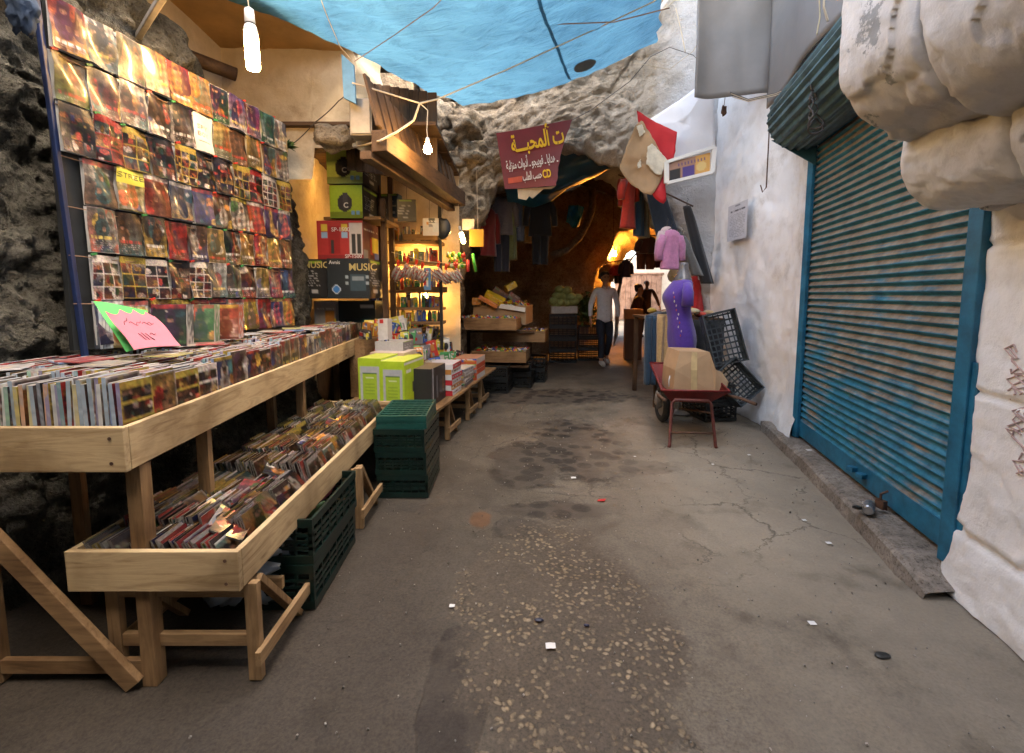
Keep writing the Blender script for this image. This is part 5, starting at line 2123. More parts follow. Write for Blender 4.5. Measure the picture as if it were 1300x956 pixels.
for k in range(5):
    mb = MB()
    sd = np.ones((8, 30, 3)) * np.array([(.1, .1, .12), (.55, .55, .55), (.4, .35, .3), (.6, .6, .6), (.5, .5, .52)][k])
    for x in range(2, 28):
        if rng.random() < .5:
            sd[2:6, x] = (.15, .12, .12)
    mb.artbox((tx(4.95) - .15 + rng.uniform(-.01, .01), 4.95, .398 + .018 + .037 * k), (.24, .34, .035), R(-10) + rng.uniform(-.08, .08), front=boxart(rng, 16, 6, (.3, .25, .2), 'mixed'), side=sd, top=flat_im((.5, .45, .4)), colr=(.4, .4, .4))
    mb.build('flat_carton', PRINTM, None, f'greyish flat pack, {ordw(k + 1)} from the bottom of the second stack on the low table', 'carton', 'flat packs in the second stack')
for k in range(4):
    mb = MB()
    sd = np.ones((8, 30, 3)) * np.array([(.55, .55, .55), (.5, .08, .03), (.45, .06, .02), (.6, .55, .5)][k])
    sd[0] = (.6, .6, .6)
    mb.artbox((tx(5.4) - .15, 5.38, .398 + .03 + .06 * k), (.26, .40, .058), R(-10), front=boxart(rng, 16, 6, (.5, .08, .03), 'mixed'), side=sd, top=flat_im((.5, .25, .15)), colr=(.5, .1, .05))
    mb.build('flat_carton', PRINTM, None, f'orange red flat carton, {ordw(k + 1)} from the bottom of the far stack on the low table', 'carton', 'orange red cartons in the far stack')
# clutter of small electronic goods on the table: individually modelled blister packs, radios, torches
GOODN = ['red', 'yellow', 'blue', 'white', 'black', 'green', 'orange', 'grey']
gi = 0
STEPN = ['lowest', 'second', 'third', 'top']
STEPZ = [.50, .64, .79, .93]
STEPO = [.42, .57, .73, .89]
for stp in range(5):
    y_ = 4.40 if stp < 4 else 4.05
    k = 0
    while y_ < 5.95:
        if stp == 4:
            # loose goods heaped along the front of the steps and on top of the cartons
            off, base_z = .30 + rng.uniform(-.05, .05), .398 + rng.uniform(.0, .02)
            if y_ < 4.75 or 4.8 < y_ < 5.65:
                y_ += .1
                continue
        else:
            off, base_z = STEPO[stp] + rng.uniform(-.05, .04), STEPZ[stp] + .002
        x = tx(y_) - off
        ci = int(rng.choice([0, 1, 1, 1, 2, 3, 3, 4, 4, 7, 6, 5]))
        c_ = SMALL[ci]
        kind = int(rng.integers(5))
        mb = MB()
        if kind < 3:
            s_ = (rng.uniform(.07, .15), rng.uniform(.03, .07), rng.uniform(.08, .18))
            mb.artbox((0, 0, s_[2] / 2), s_, 0, front=boxart(rng, 14, 16, c_, 'mixed'), side=boxart(rng, 6, 8, c_, 'mixed'), top=flat_im(np.array(c_) * .8), colr=c_, tilt=(rng.uniform(-.35, .1), rng.uniform(-.25, .25), 0))
            nm, ct = 'boxed_device', 'small carton'
        elif kind == 3:
            s_ = (.09, .004, .17)
            mb.artbox((0, 0, s_[2] / 2), s_, 0, front=boxart(rng, 10, 14, c_, 'mixed'), colr=c_, tilt=(-.5, 0, 0))
            mb.blob((0, -.03, .075), (.03, .018, .045), 12, 8, 0, colr=(.03, .03, .03))
            nm, ct = 'blister_pack', 'blister pack'
        else:
            mb.tube([(0, -.07, .03), (0, .05, .035), (0, .07, .04)], [.018, .018, .028], 12, (.03, .03, .035))
            mb.tube([(-.03, .0, .055), (.03, .0, .055)], .02, 10, c_)
            nm, ct = 'torch', 'torch'
        ob = mb.build(nm, PRINTM if kind < 4 else PLAST, local=True)
        ob.location = (x, y_, base_z)
        ob.rotation_euler = (0, 0, R(-10) + rng.uniform(-.6, .6))
        where = f'on the {STEPN[stp]} display step' if stp < 4 else 'along the low table'
        tag(ob, f'{GOODN[ci]} toned {ct}, {ordw(k + 1)} from the near end {where}', ct, 'small goods ' + where)
        y_ += rng.uniform(.06, .12)
        k += 1
t = thing('display_step', (-1.2, 5.1, .4), 'stepped plank display rising under the heap of small goods', 'display step')
for k in range(4):
    mb = MB()
    o_, z_ = STEPO[k], STEPZ[k]
    mb.bar((tx(4.3) - o_, 4.3, (.398 + z_) / 2), (tx(6.0) - o_, 6.0, (.398 + z_) / 2), .15, z_ - .398)
    mb.build('plank_step', DPINE['Y'], t)

# ------------------------------------------------------------------ lamplit shelf unit
t = thing('shelf_unit', (-1.1, 5.6, .4), 'timber shelf unit glowing with lamplight at the back of the electronics stall', 'shelf unit')
for (px, Y, w, mm) in ((499, 5.45, .055, OLDW['Z']), (560, 5.5, .035, BLACKP), (483, 5.2, .05, OLDW['Z'])):
    p = P(px, 373, Y)
    mb = MB()
    mb.box((p.x, Y, 1.35 + (.35 if px == 499 else .3)), (w, w, 1.9 if px != 483 else 1.7))
    mb.build('post', mm, t)
for py in (308, 334, 370, 392, 410):
    z = P(530, py, 5.55).z
    mb = MB()
    mb.box((-1.12, 5.66, z), (.62, .30, .035))
    mb.build('shelf', DPINE['X'], t, bevel=.003)
mb = MB()
for zz in (P(530, 304, 5.55).z + .02, P(530, 369, 5.55).z + .01):
    mb = MB()
    mb.box((-1.0, 5.5, zz), (.50, .02, .065))
    mb.build('front_board', DPINE['X'], t)
for li, py in enumerate((308, 334, 370, 392, 410)):
    z = P(530, py, 5.55).z + .018
    x = -1.36
    k = 0
    while x < -.86:
        w = rng.uniform(.025, .065)
        h = rng.uniform(.10, .19)
        ci = int(rng.integers(8))
        mb = MB()
        if rng.random() < .65:
            mb.artbox((0, 0, h / 2), (w, .08, h), 0, front=boxart(rng, 12, 18, SMALL[ci], 'mixed') * .6, colr=SMALL[ci])
            ct = 'packet'
        else:
            mb.lathe([(.001, 0), (w * .4, .002), (w * .42, h * .6), (w * .18, h * .8), (w * .18, h * .95), (.001, h * .96)], (0, 0, 0), 10, SMALL[ci])
            ct = 'bottle'
        ob = mb.build(ct, PRINTM, local=True)
        ob.location = (x + w / 2, 5.58, z)
        tag(ob, f'{GOODN[ci]} {ct}, {ordw(k + 1)} from the left on the {ordw(li + 1)} lamplit shelf from the top', ct, 'goods on the lamplit shelves')
        x += w + rng.uniform(.001, .012)
        k += 1
# bags of wrapped sweets or discs hanging from the shelf
CLEAR = mat('cellophane', (.50, .20, .17), .15, var=.6, scale=35, bump=.5, coat=1.0)
CLEARG = mat('grey_cellophane', (.34, .26, .23), .15, var=.6, scale=35, bump=.5, coat=1.0)
CLRED = mat('red_cap', (.6, .04, .02), .4, var=.3)
for k, (px, py, s_, mm) in enumerate([(505, 347, 1.0, CLEAR), (517, 344, 1.05, CLEAR), (528, 346, 1.1, CLEAR), (536, 350, .9, CLEAR), (556, 348, 1.0, CLEARG), (566, 352, .9, CLEARG), (579, 350, 1.0, CLEARG)]):
    Y = 5.2 + .03 * (k % 3)
    c_ = P(px, py, Y)
    mb = MB()
    Mb = Euler((.2, .5 * (1 if k < 4 else -1), 0)).to_matrix()
    for q in range(4):
        mb.blob(c_ + Mb @ Vector(((q - 1.5) * .026, .01 * (q % 2), -.01 * (q % 3))), (.017, .050, .075 * s_), 14, 12, .22, 3.5, k * 7 + q, M=Mb)
    st_c = [(.62, .58, .56), (.52, .05, .04), (.60, .50, .48), (.40, .38, .37)] if k < 4 else [(.50, .49, .47), (.36, .35, .34), (.46, .08, .06), (.55, .53, .50)]
    mb.c = [tuple(np.array(st_c[int(abs(p[0] * 61 + p[2] * 90 + k)) % 4]) * .8) for p in mb.v]
    ob = mb.build('wrapped_bag', PRINT, None, f'{"red and white" if k < 4 else "greyish"} wrapped bundle, {ordw(k + 1)} from the left of those hanging before the shelves', 'bundle', 'wrapped bundles hanging before the shelves', smooth=True)
    mb = MB()
    mb.tube([c_ + Vector((0, 0, .08)), c_ + Vector((.01, 0, .13)), c_ + Vector((0, 0, .15))], [.012, .02, .004], 8)
    mb.build('tie', CLRED, ob)
mb = MB()
mb.tube([P(497, 320, 5.2), P(540, 332, 5.2), P(592, 336, 5.2)], .003, 6)
mb.build('display_string', WIREW, None, 'pale string holding the clear bags before the shelves', 'string')
px_box(538, 340, 547, 368, 5.22, .02, R(-6), boxart(rng, 8, 18, (.10, .25, .45), 'mixed'), None, None, (.1, .2, .4), 'blister_pack', 'light blue toy pack hanging between the clear bags', 'toy pack')
# hanging black packs and cards
px_box(505, 253, 528, 281, 5.0, .05, R(6), boxart(rng, 16, 18, (.015, .015, .015), 'lines'), None, None, (.012, .012, .012), 'hanging_pack', 'black printed pack hanging on a wire beneath the eave', 'hanging pack', None, PRINT)
px_box(537, 277, 557, 299, 5.05, .012, R(4), boxart(rng, 16, 18, (.58, .52, .46), 'mixed'), None, None, (.5, .5, .48), 'hanging_pack', 'white printed card hanging in front of a black pouch', 'hanging card', None, PRINT)
mb = MB()
mb.blob(P(562, 290, 5.15), (.09, .03, .11), 16, 12, .15, 2, 3)
mb.build('black_pouch', BLACKP, None, 'black pouch hanging behind the white printed card', 'pouch', smooth=True)
mb = MB()
for (x_, a_, b_) in ((516, 253, 195), (545, 277, 240), (556, 277, 225), (562, 272, 215)):
    mb.tube([P(x_, a_, 5.05), P(x_, b_, 5.05)], .0022, 5)
mb.build('hanging_wire', WIRED, None, 'thin dark wires hanging from the eave to the black packs', 'wires')
px_box(587, 278, 602, 292, 5.55, .01, R(2), boxart(rng, 14, 14, (.62, .50, .38), 'lines'), None, None, (.6, .5, .4), 'price_card', 'small white price card hanging above the little tube lamp', 'card', None, PRINTM)
px_box(596, 291, 614, 313, 5.5, .01, R(4), boxart(rng, 16, 18, (.26, .15, .008), 'none'), None, None, (.2, .12, .01), 'price_card', 'yellow price card hanging right of the little tube lamp', 'card', None, PRINT)
# green and red tinsel toys
mb = MB()
for k in range(60):
    c_ = P(568 + rng.uniform(0, 22), 322 + rng.uniform(0, 18), 5.35 + rng.uniform(-.06, .06))
    cc = [(.05, .4, .05), (.4, .5, .3), (.55, .04, .03), (.5, .5, .05)][int(rng.integers(4))]
    mb.blob(c_, (.018, .018, .026), 7, 5, .3, 2, k, cc)
mb.add([P(566, 341, 5.4), P(590, 341, 5.4), P(590, 336, 5.4), P(566, 336, 5.4)], [(0, 1, 2, 3)], (.5, .55, .03))
mb.build('tinsel_toys', PLAST, None, 'bunch of green and red shiny toys hanging on the lit rock', 'toys', smooth=True)
mb = MB()
mb.tube([P(600, 322, 5.4), P(604, 345, 5.4)], .018, 8, (.05, .4, .05))
mb.tube([P(594, 330, 5.35), P(594, 345, 5.35)], .02, 8, (.6, .04, .03))
mb.build('toy_pack', PLAST, None, 'red and green toy tubes hanging at the edge of the arch', 'toys', smooth=True)

# ------------------------------------------------------------------ stalls inside the arch
def tray_box(px0, pt, px1, pb, Y, depth, rz, name, label, wood=None, wall=.016, cat='tray', group='wooden trays inside the arch'):
    a, b = P(px0, pb, Y), P(px1, pb, Y)
    h = P(px0, pt, Y).z - a.z
    w = (b - a).length
    t = thing(name, (a + b) / 2, label, cat, group, rz)
    wm = wood or DPINE
    L_ = []
    for (nm, c, s_, ax) in (('front_board', (0, 0, h / 2), (w, wall, h), 'X'), ('back_board', (0, depth, h / 2), (w, wall, h), 'X'),
                            ('side_board', (-w / 2 + wall / 2, depth / 2, h / 2 - .001), (wall, depth - wall - .002, h - .003), 'Y'), ('side_board', (w / 2 - wall / 2, depth / 2, h / 2 - .001), (wall, depth - wall - .002, h - .003), 'Y'),
                            ('tray_bottom', (0, depth / 2, .012), (w - 2 * wall - .002, depth - wall - .002, .012), 'Y')):
        mb = MB()
        mb.box(c, s_)
        mb.build(nm, wm[ax] if isinstance(wm, dict) else wm, t, bevel=.002, local=True)
    return t, w, h, (a + b) / 2


CARDD = {'X': CARD, 'Y': CARD, 'Z': CARD}
TR = [(570, 404, 656, 419, 6.5, .55, R(-8), 'wooden tray of small toys left of the big candy carton', 'toys'),
      (612, 420, 692, 434, 6.9, .6, R(-8), 'wooden tray of wrapped goods below the big candy carton', 'candy'),
      (598, 446, 668, 460, 6.5, .6, R(-8), 'lowest wooden tray of packets over the black crates', 'candy')]
CND = [(.55, .04, .02), (.6, .4, .03), (.1, .25, .05), (.5, .48, .42), (.05, .08, .3), (.35, .15, .05)]
for (x0, pt, x1, pb, Y, dp, rz, lb, kind) in TR:
    t, w, h, c0 = tray_box(x0, pt, x1, pb, Y, dp, rz, 'wooden_tray', lb)
    mb = MB()
    M = Matrix.Rotation(rz, 3, 'Z')
    for k in range(170):
        q = Vector((rng.uniform(-w / 2 + .03, w / 2 - .03), rng.uniform(.03, dp - .03), h * .75 + rng.uniform(0, .05)))
        s_ = rng.uniform(.012, .032)
        mb.box(c0 + M @ q, (s_ * 1.6, s_, s_ * .9), (rng.uniform(-1, 1), rng.uniform(-1, 1), rng.uniform(0, 3)), colr=CND[int(rng.integers(6))])
    mb.box(c0 + M @ Vector((0, dp / 2, h * .4)), (w - .05, dp - .05, h * .5), (0, 0, rz), colr=(.1, .06, .04))
    mb.build('small_goods', PRINTM, None, 'loose heap of tiny wrapped goods in the ' + lb.split(' of ')[0] + (' left of the candy carton' if kind == 'toys' else ' at height ' + ('two' if pt == 420 else 'one')), 'wrapped goods', kind='stuff')
# the big open cardboard carton of sweets
t, w, h, c0 = tray_box(600, 388, 668, 412, 7.1, .75, R(-10), 'candy_carton', 'big open brown cardboard carton heaped with sweets inside the arch', CARDD, .012, 'carton', None)
mb = MB()
M = Matrix.Rotation(R(-10), 3, 'Z')
for k in range(320):
    fx = rng.uniform(-w / 2 + .03, w / 2 - .03)
    q = Vector((fx, rng.uniform(.03, .70), h * .85 + rng.uniform(0, .10)))
    s_ = rng.uniform(.014, .035)
    mb.box(c0 + M @ q, (s_ * 1.8, s_, s_ * .8), (rng.uniform(-1, 1), rng.uniform(-1, 1), rng.uniform(0, 3)), colr=CND[int(rng.integers(6))])
mb.box(c0 + M @ Vector((0, .375, h * .5)), (w - .05, .70, h * .7), (0, 0, R(-10)), colr=(.12, .07, .04))
mb.build('sweets', PRINTM, None, 'heap of mixed bright sweets filling the big cardboard carton', 'sweets', kind='stuff')
mb = MB()
fl = [P(636, 386, 7.08), P(668, 391, 7.05), P(668, 396, 7.02), P(634, 391, 7.05)]
mb.add(fl + [p + Vector((0, .01, .004)) for p in fl], [(0, 3, 2, 1), (4, 5, 6, 7), (0, 1, 5, 4), (2, 3, 7, 6)], (.6, .55, .48))
mb.build('pale_flap', PRINTM, t)
for (x0, pt, x1, pb, Y, c_, tz, lb) in [(615, 372, 641, 386, 7.2, (.65, .45, .03), (.3, .45, 0), 'yellow sweets carton tipped over the left of the candy heap'),
                                        (600, 376, 611, 389, 7.15, (.55, .22, .03), (0, 0, 0), 'small orange carton at the left edge of the candy heap'),
                                        (607, 379, 633, 387, 7.05, (.6, .18, .03), (0, .5, 0), 'long orange lettered carton sliding from the candy heap'),
                                        (641, 358, 655, 369, 7.5, (.65, .42, .04), (0, -.5, .3), 'yellow and blue packet standing on top of the candy heap'),
                                        (625, 366, 645, 377, 7.5, (.16, .08, .05), (.2, .6, .2), 'brown sweets carton lying across the candy heap'),
                                        (645, 372, 660, 384, 7.4, (.12, .06, .04), (0, .6, 0), 'dark brown carton leaning at the middle of the candy heap')]:
    a, b = P(x0, pb, Y), P(x1, pt, Y)
    w_, h_ = b.x - a.x, b.z - a.z
    mb = MB()
    mb.artbox((0, 0, 0), (w_, .14, h_ * .7), 0, front=boxart(rng, 14, 10, c_, 'mixed') * .35 + np.array(c_) * .65, side=flat_im(np.array(c_) * .8), top=flat_im(c_), colr=c_, tilt=tz)
    ob = mb.build('sweets_carton', PRINTM, local=True)
    ob.location = (a + b) / 2
    tag(ob, lb, 'carton', 'sweets cartons on the candy heap')
# stand under it
t = thing('market_stand', (-.1, 7.3, 0), 'dark timber stand carrying the trays and candy carton inside the arch', 'stand')
mb = MB()
for (x, y_, hh) in ((-.75, 6.75, .78), (.25, 7.0, .78), (-.7, 7.6, .8), (.3, 7.8, .8)):
    mb.box((x, y_, hh / 2), (.05, .05, hh))
mb.build('leg', OLDW['Z'], t)
mb = MB()
mb.box((-.18, 7.35, .80), (1.15, .95, .03), (0, 0, R(-8)))
mb.box((-.22, 6.95, .34), (1.0, .75, .03), (0, 0, R(-8)))
mb.build('stand_top', OLDW['X'], t)
DARKC = mat('black_crate_plastic', (.012, .015, .016), .45, var=.3, bump=.05)
for i, (x, y_) in enumerate(((-.20, 6.55), (.13, 6.95), (.36, 7.35))):
    for k in range(2):
        crate(.36, .42, .19, DARKC, (x, y_, .19 * k), (0, 0, R(-10)), f'black crate, {"lower" if k == 0 else "upper"} one of the {["nearest", "middle", "farthest"][i]} pair under the trays', 'black crates under the trays inside the arch', 4)

# cabbages on crates
for i, (px0, Y) in enumerate(((699, 9.2), (736, 9.5))):
    c0 = P(px0 + 17, 400, Y)
    for k in range(4 if i == 0 else 3):
        crate(.54, .40, .235, DARKC, (c0.x, Y + .2, .235 * k), (0, 0, R(-4)), f'black crate, {ordw(k + 1)} from the ground in the stack {"under the cabbages" if i == 0 else "right of the cabbages"}', 'black crates of the vegetable stand', 4)
t, w, h, c0 = tray_box(700, 389, 733, 398, 9.15, .42, R(-3), 'cabbage_crate', 'white slatted crate heaped with pale cabbages inside the arch', mat('white_crate_paint', (.6, .56, .5), .6), .012, 'crate', None)
CAB = mat('cabbage_leaf', (.36, .42, .15), .55, var=.35, scale=9, bump=.4)
ci = 0
for (px, py, s_) in [(702, 383, 1), (711, 384, 1), (720, 384, 1), (728, 383, 1), (706, 376, 1), (715, 376, 1), (724, 377, 1), (733, 378, .95), (710, 368, 1), (719, 369, 1), (705, 390, .9)]:
    mb = MB()
    mb.blob((0, 0, 0), (.088 * s_, .088 * s_, .078 * s_), 18, 12, .10, 2.2, ci)
    for q in range(3):
        mb.blob((.01 * q, -.01, .004 * q), (.091 * s_, .086 * s_, .075 * s_), 14, 10, .2, 3.2, ci + q * 5)
    ob = mb.build('cabbage', CAB, local=True, smooth=True)
    ob.location = P(px, py, 9.3 + .03 * (ci % 3))
    tag(ob, f'pale green cabbage, {ordw(ci + 1)} counting up the heap in the white crate', 'cabbage', 'cabbages heaped in the white crate')
    ci += 1
# dark leafy greens
mb = MB()
for k in range(700):
    c_ = P(744 + rng.normal(0, 6), 392 + rng.normal(0, 8), 9.6 + rng.normal(0, .12))
    a = rng.normal(0, 1, 3)
    a /= np.linalg.norm(a)
    b_ = np.cross(a, rng.normal(0, 1, 3))
    b_ /= np.linalg.norm(b_)
    A, B_ = Vector(a) * .05, Vector(b_) * .022
    mb.add([c_ - A, c_ - B_, c_ + A, c_ + B_], [(0, 1, 2, 3)])
mb.build('leafy_greens', LEAF, None, 'dark bunches of leafy greens piled beside the cabbages', 'greens', kind='stuff')
# ------------------------------------------------------------------ lamps
def tube_lamp(px, pt, pb, Y, label, r=.036, cord=None):
    top, bot = P(px - 3, pt, Y), P(px + 3, pb, Y)
    L = (top - bot)
    n = L.length
    u = L.normalized()
    t = thing('tube_lamp', bot, label, 'lamp', 'glowing lamps over the stalls')
    mb = MB()
    pts = [bot + u * n * q for q in (0, .02, .06, .55, .6)]
    mb.tube(pts, [r * .4, r * .85, r, r, r * .9], 20)
    mb.build('glowing_tube', BULBN, t, smooth=True)
    mb = MB()
    pts = [bot + u * n * q for q in (.60, .63, .72, .73, .76, .77, .97, 1.0)]
    mb.tube(pts, [r * .9, r * 1.05, r * .8, r * .66, r * .66, r * .74, r * .66, r * .3], 20)
    mb.build('lamp_holder', PORC, t, smooth=True)
    mb = MB()
    mb.tube([bot + u * n * .735, bot + u * n * .755], r * .70, 16)
    mb.build('collar', BLACKP, t)
    mb = MB()
    mb.tube([top, top + Vector((-.01, 0, .1)), cord if cord is not None else top + Vector((0, 0, .5))], .003, 6)
    mb.build('flex', WIREW, t)
    return t


def bulb_lamp(c, r, label, cord_top, warm=None):
    c = Vector(c)
    t = thing('bulb_lamp', c, label, 'lamp', 'glowing lamps over the stalls')
    mb = MB()
    prof_ = [(.001, -r), (r * .5, -r * .87), (r * .87, -r * .5), (r, 0), (r * .93, r * .4), (r * .7, r * .9), (r * .48, r * 1.3), (r * .42, r * 1.45)]
    mb.lathe(prof_, c, 20)
    mb.build('glowing_bulb', warm or BULBW, t, smooth=True)
    mb = MB()
    mb.lathe([(r * .46, r * 1.45), (r * .5, r * 1.5), (r * .5, r * 2.6), (r * .3, r * 2.8), (.004, r * 2.85)], c, 16)
    mb.build('lamp_holder', PORC, t, smooth=True)
    mb = MB()
    pts = [c + Vector((0, 0, r * 2.8))] + [Vector(p) for p in cord_top]
    mb.tube(pts, .004, 6)
    mb.build('flex', WIREW, t)
    return t


tube_lamp(319, 10, 90, 2.75, 'large glowing tube lamp hanging above the disc board', .036)
tube_lamp(586, 287, 309, 5.3, 'small glowing tube lamp against the lit rock beside the price cards', .022)
junction = P(533, 131, 3.75)
bc = P(543, 190, 3.75)
bulb_lamp(bc, .032, 'glowing bare bulb hanging on a white cable before the timber eave', [P(542, 165, 3.75), P(543, 140, 3.75), junction])
BULBO = mat('lamp_glass_orange', (1, .8, .5), .3, var=0, bump=0, emit=(1.0, .36, .06), estr=190.0)
bulb_lamp(P(780, 323, 11.25), .05, 'small bare bulb glowing orange deep in the passage by the inner arch', [P(779, 312, 11.25), P(778, 292, 11.3)], BULBO)
BULBS = mat('lamp_glass_shelf', (1, .85, .5), .3, var=0, bump=0, emit=(1.0, .55, .16), estr=50.0)
bulb_lamp(P(497, 338, 5.62), .024, 'little bulb glowing at the left end of the lamplit shelves', [P(496, 318, 5.7)], BULBS)
bulb_lamp(P(530, 324, 5.72), .020, 'little bulb glowing in the middle of the lamplit shelves', [P(530, 312, 5.75)], BULBS)
bulb_lamp(P(540, 376, 5.75), .022, 'little bulb glowing under the lower lamplit shelf', [P(540, 371, 5.78)], BULBS)
bulb_lamp((-1.75, 5.2, 2.45), .03, 'bulb glowing high in the shop recess behind the speaker cartons', [(-1.75, 5.2, 2.78)], BULBS)

# ------------------------------------------------------------------ cables and ropes


def cable(pts, r, m, label, name='cable', n=14, sag=0):
    mb = MB()
    out = []
    for a, b in zip(pts, pts[1:]):
        for k in range(n):
            q = k / n
            p = a.lerp(b, q)
            p.z -= sag * 4 * q * (1 - q)
            out.append(p)
    out.append(pts[-1])
    mb.tube(out, r, 6)
    return mb.build(name, m, None, label, name, smooth=True)


cable([P(447, 105, 3.5), P(500, 121, 3.65), junction, P(555, 126, 3.9), P(640, 90, 4.3), P(760, 35, 4.6), P(830, 2, 4.3), P(880, -40, 4.0)], .006, WIREW, 'white cable slung across under the blue tarpaulin')
cable([junction, P(525, 153, 3.75), P(503, 168, 3.55), P(482, 179, 3.45), P(460, 185, 3.9), P(440, 189, 4.6)], .008, WIREW, 'thick pale cable drooping from the junction to the green cartons', sag=.0)
cable([P(449, 108, 3.6), P(430, 128, 3.7), P(400, 155, 3.9), P(370, 184, 4.0)], .004, WIRED, 'thin dark cable crossing the cream plaster wall', sag=.01)
cable([P(440, -20, 3.2), P(540, 12, 3.9), P(620, 26, 4.2), P(700, 31, 4.3), P(780, 28, 4.3), P(850, 10, 4.2)], .005, WIREC, 'brown rope running along beneath the blue tarpaulin', 'rope')
cable([P(450, 78, 3.6), P(500, 45, 3.7), P(550, 10, 3.5), P(580, -20, 3.3)], .003, WIREC, 'thin reddish cord running up under the tarpaulin', 'cord')
cable([P(404, -10, 3.0), P(415, 20, 3.3), P(432, 60, 3.5), P(450, 80, 3.6)], .003, WIREW, 'thin pale cord hanging near the left edge of the tarpaulin', 'cord')
cable([P(600, 178, 5.75), P(634, 188, 5.7)], .004, WIRED, 'dark wire tying the red sign to the rock on the left', 'wire', sag=.03)
cable([P(727, 152, 5.75), P(750, 140, 5.75), P(800, 103, 5.7), P(826, 72, 5.7), P(850, 60, 5.7), P(880, 70, 5.7), P(898, 88, 5.5)], .004, WIRED, 'dark wire looping from the red sign over the arch rock', 'wire')
cable([P(806, 80, 5.7), P(850, 88, 5.65), P(880, 65, 5.6), P(897, 35, 5.4)], .004, WIREW, 'pale cable looping over the rock beside the grey sheet', 'cable')
cable([P(826, 20, 5.6), P(845, 10, 5.6), P(870, -10, 5.5)], .006, WIREW, 'pale rope at the corner of the tarpaulin', 'rope')
cable([P(858, 10, 5.6), P(865, 40, 5.6), P(870, 66, 5.6)], .006, WIREW, 'short rope end dangling over the arch rock', 'rope')
for k in range(4):
    cable([P(927 + k, 117 + k * 2, 4.9), P(950, 126 + k, 4.7), P(985, 118 + k, 4.3), P(1010, 107 + k, 3.9), P(1040, 95 + k, 3.5)], .004, WIREW if k % 2 else WIRED, f'{["lowest dark", "lower pale", "upper dark", "uppermost pale"][k]} wire of the bundle below the grey sheets')
cable([P(1040, -20, 2.6), P(1041, 22, 2.6), P(1037, 44, 2.6)], .004, mat('straw_cord', (.5, .45, .3), .8), 'straw coloured cord end hanging before the grey sheet', 'cord')
cable([P(1047, -20, 2.6), P(1046, 10, 2.6), P(1051, 27, 2.6)], .006, WIREW, 'frayed white cord end hanging beside the straw coloured one', 'cord')
cable([P(605, 215, 5.9), P(607, 300, 5.9), P(610, 303, 5.9)], .004, WIREW, 'pale pull cord hanging under the red sign', 'cord')
cable([P(779, 215, 8.0), P(779, 325, 8.0)], .004, WIRED, 'dark hanging cord in the middle of the vault', 'cord')

# pipe on brackets along the shutter
t = thing('awning_pipe', onw(3.2, .32, 2.8), 'blue painted awning pipe on brackets beside the shutter drum', 'pipe')
mb = MB()
pa, pb = onw(4.05, .34, 2.80), onw(1.9, .34, 2.86)
mb.tube([pa, pa.lerp(pb, .5), pb], .020, 12)
mb.build('tube', TEAL, t, smooth=True)
mb = MB()
for q in (.05, .45, .52):
    p = pa.lerp(pb, q)
    mb.tube([p - DIRW * .03, p + DIRW * .03], .027, 12)
mb.build('sleeve', TEAL, t, smooth=True)
for q in (.03, .48):
    p = pa.lerp(pb, q)
    mb = MB()
    mb.bar(p, p - NW * .36 + Vector((0, 0, -.02)), .025, .025)
    mb.build('bracket', RUST, t)
mb = MB()
p = pa.lerp(pb, .43)
for k in range(9):
    c_ = p + Vector((0.01 * math.sin(k * 2), .01 * math.cos(k * 3), -.04 - .035 * k))
    ring = [c_ + Vector((.022 * math.cos(a) * (k % 2), .022 * math.cos(a) * (1 - k % 2), .03 * math.sin(a))) for a in [2 * PI * q / 10 for q in range(11)]]
    mb.tube(ring, .005, 6)
for k in range(2):
    c_ = p + Vector((.03, 0, -.36 - .03 * k))
    ring = [c_ + Vector((.045 * math.cos(a), .02 * math.sin(a * 2), .045 * math.sin(a))) for a in [2 * PI * q / 16 for q in range(17)]]
    mb.tube(ring, .006, 6)
mb.build('chain', WIRED, t, smooth=True)
mb = MB()
h0 = pa + Vector((0, 0, -.03))
mb.tube([h0, h0 + Vector((0, 0, -.3)), h0 + Vector((0, 0, -.52)), h0 + Vector((-.03, 0, -.56)), h0 + Vector((-.05, 0, -.50))], .006, 6)
mb.build('hook', RUST, t, smooth=True)
# dangling dark bird shaped tag under the sheet
mb = MB()
mb.blob(P(919, 141, 5.3), (.03, .02, .05), 10, 8, .5, 2, 3)
mb.tube([P(921, 118, 5.3), P(919, 138, 5.3)], .003, 5)
mb.build('hanging_bundle', RUST, None, 'small twisted brown bundle dangling below the big grey sheet', 'bundle', smooth=True)

# ------------------------------------------------------------------ signs
SIGNR = mat('sign_red', (.17, .005, .007), .45, var=.2, scale=6, bump=.1)
c00, c10, c11, c01 = P(641, 240, 5.72), P(706, 236, 5.66), P(727, 152, 5.62), P(630, 169, 5.68)
sg = thing('shop_sign', (c00 + c10) / 2, 'dark red banner sign with yellow and white Arabic lettering on the arch', 'sign')
mb = MB()
nu, nv = 40, 26
ed = [(0, 0), (.87, 0), (.90, .18), (.93, .42), (.955, .58), (.965, .72), (1.0, 1.0)]


def sp_(u, v, off=0):
    a = c00.lerp(c10, u)
    b_ = c01.lerp(c11, u)
    p = a.lerp(b_, v)
    p.y += .015 * math.sin(u * 5) - off
    return p


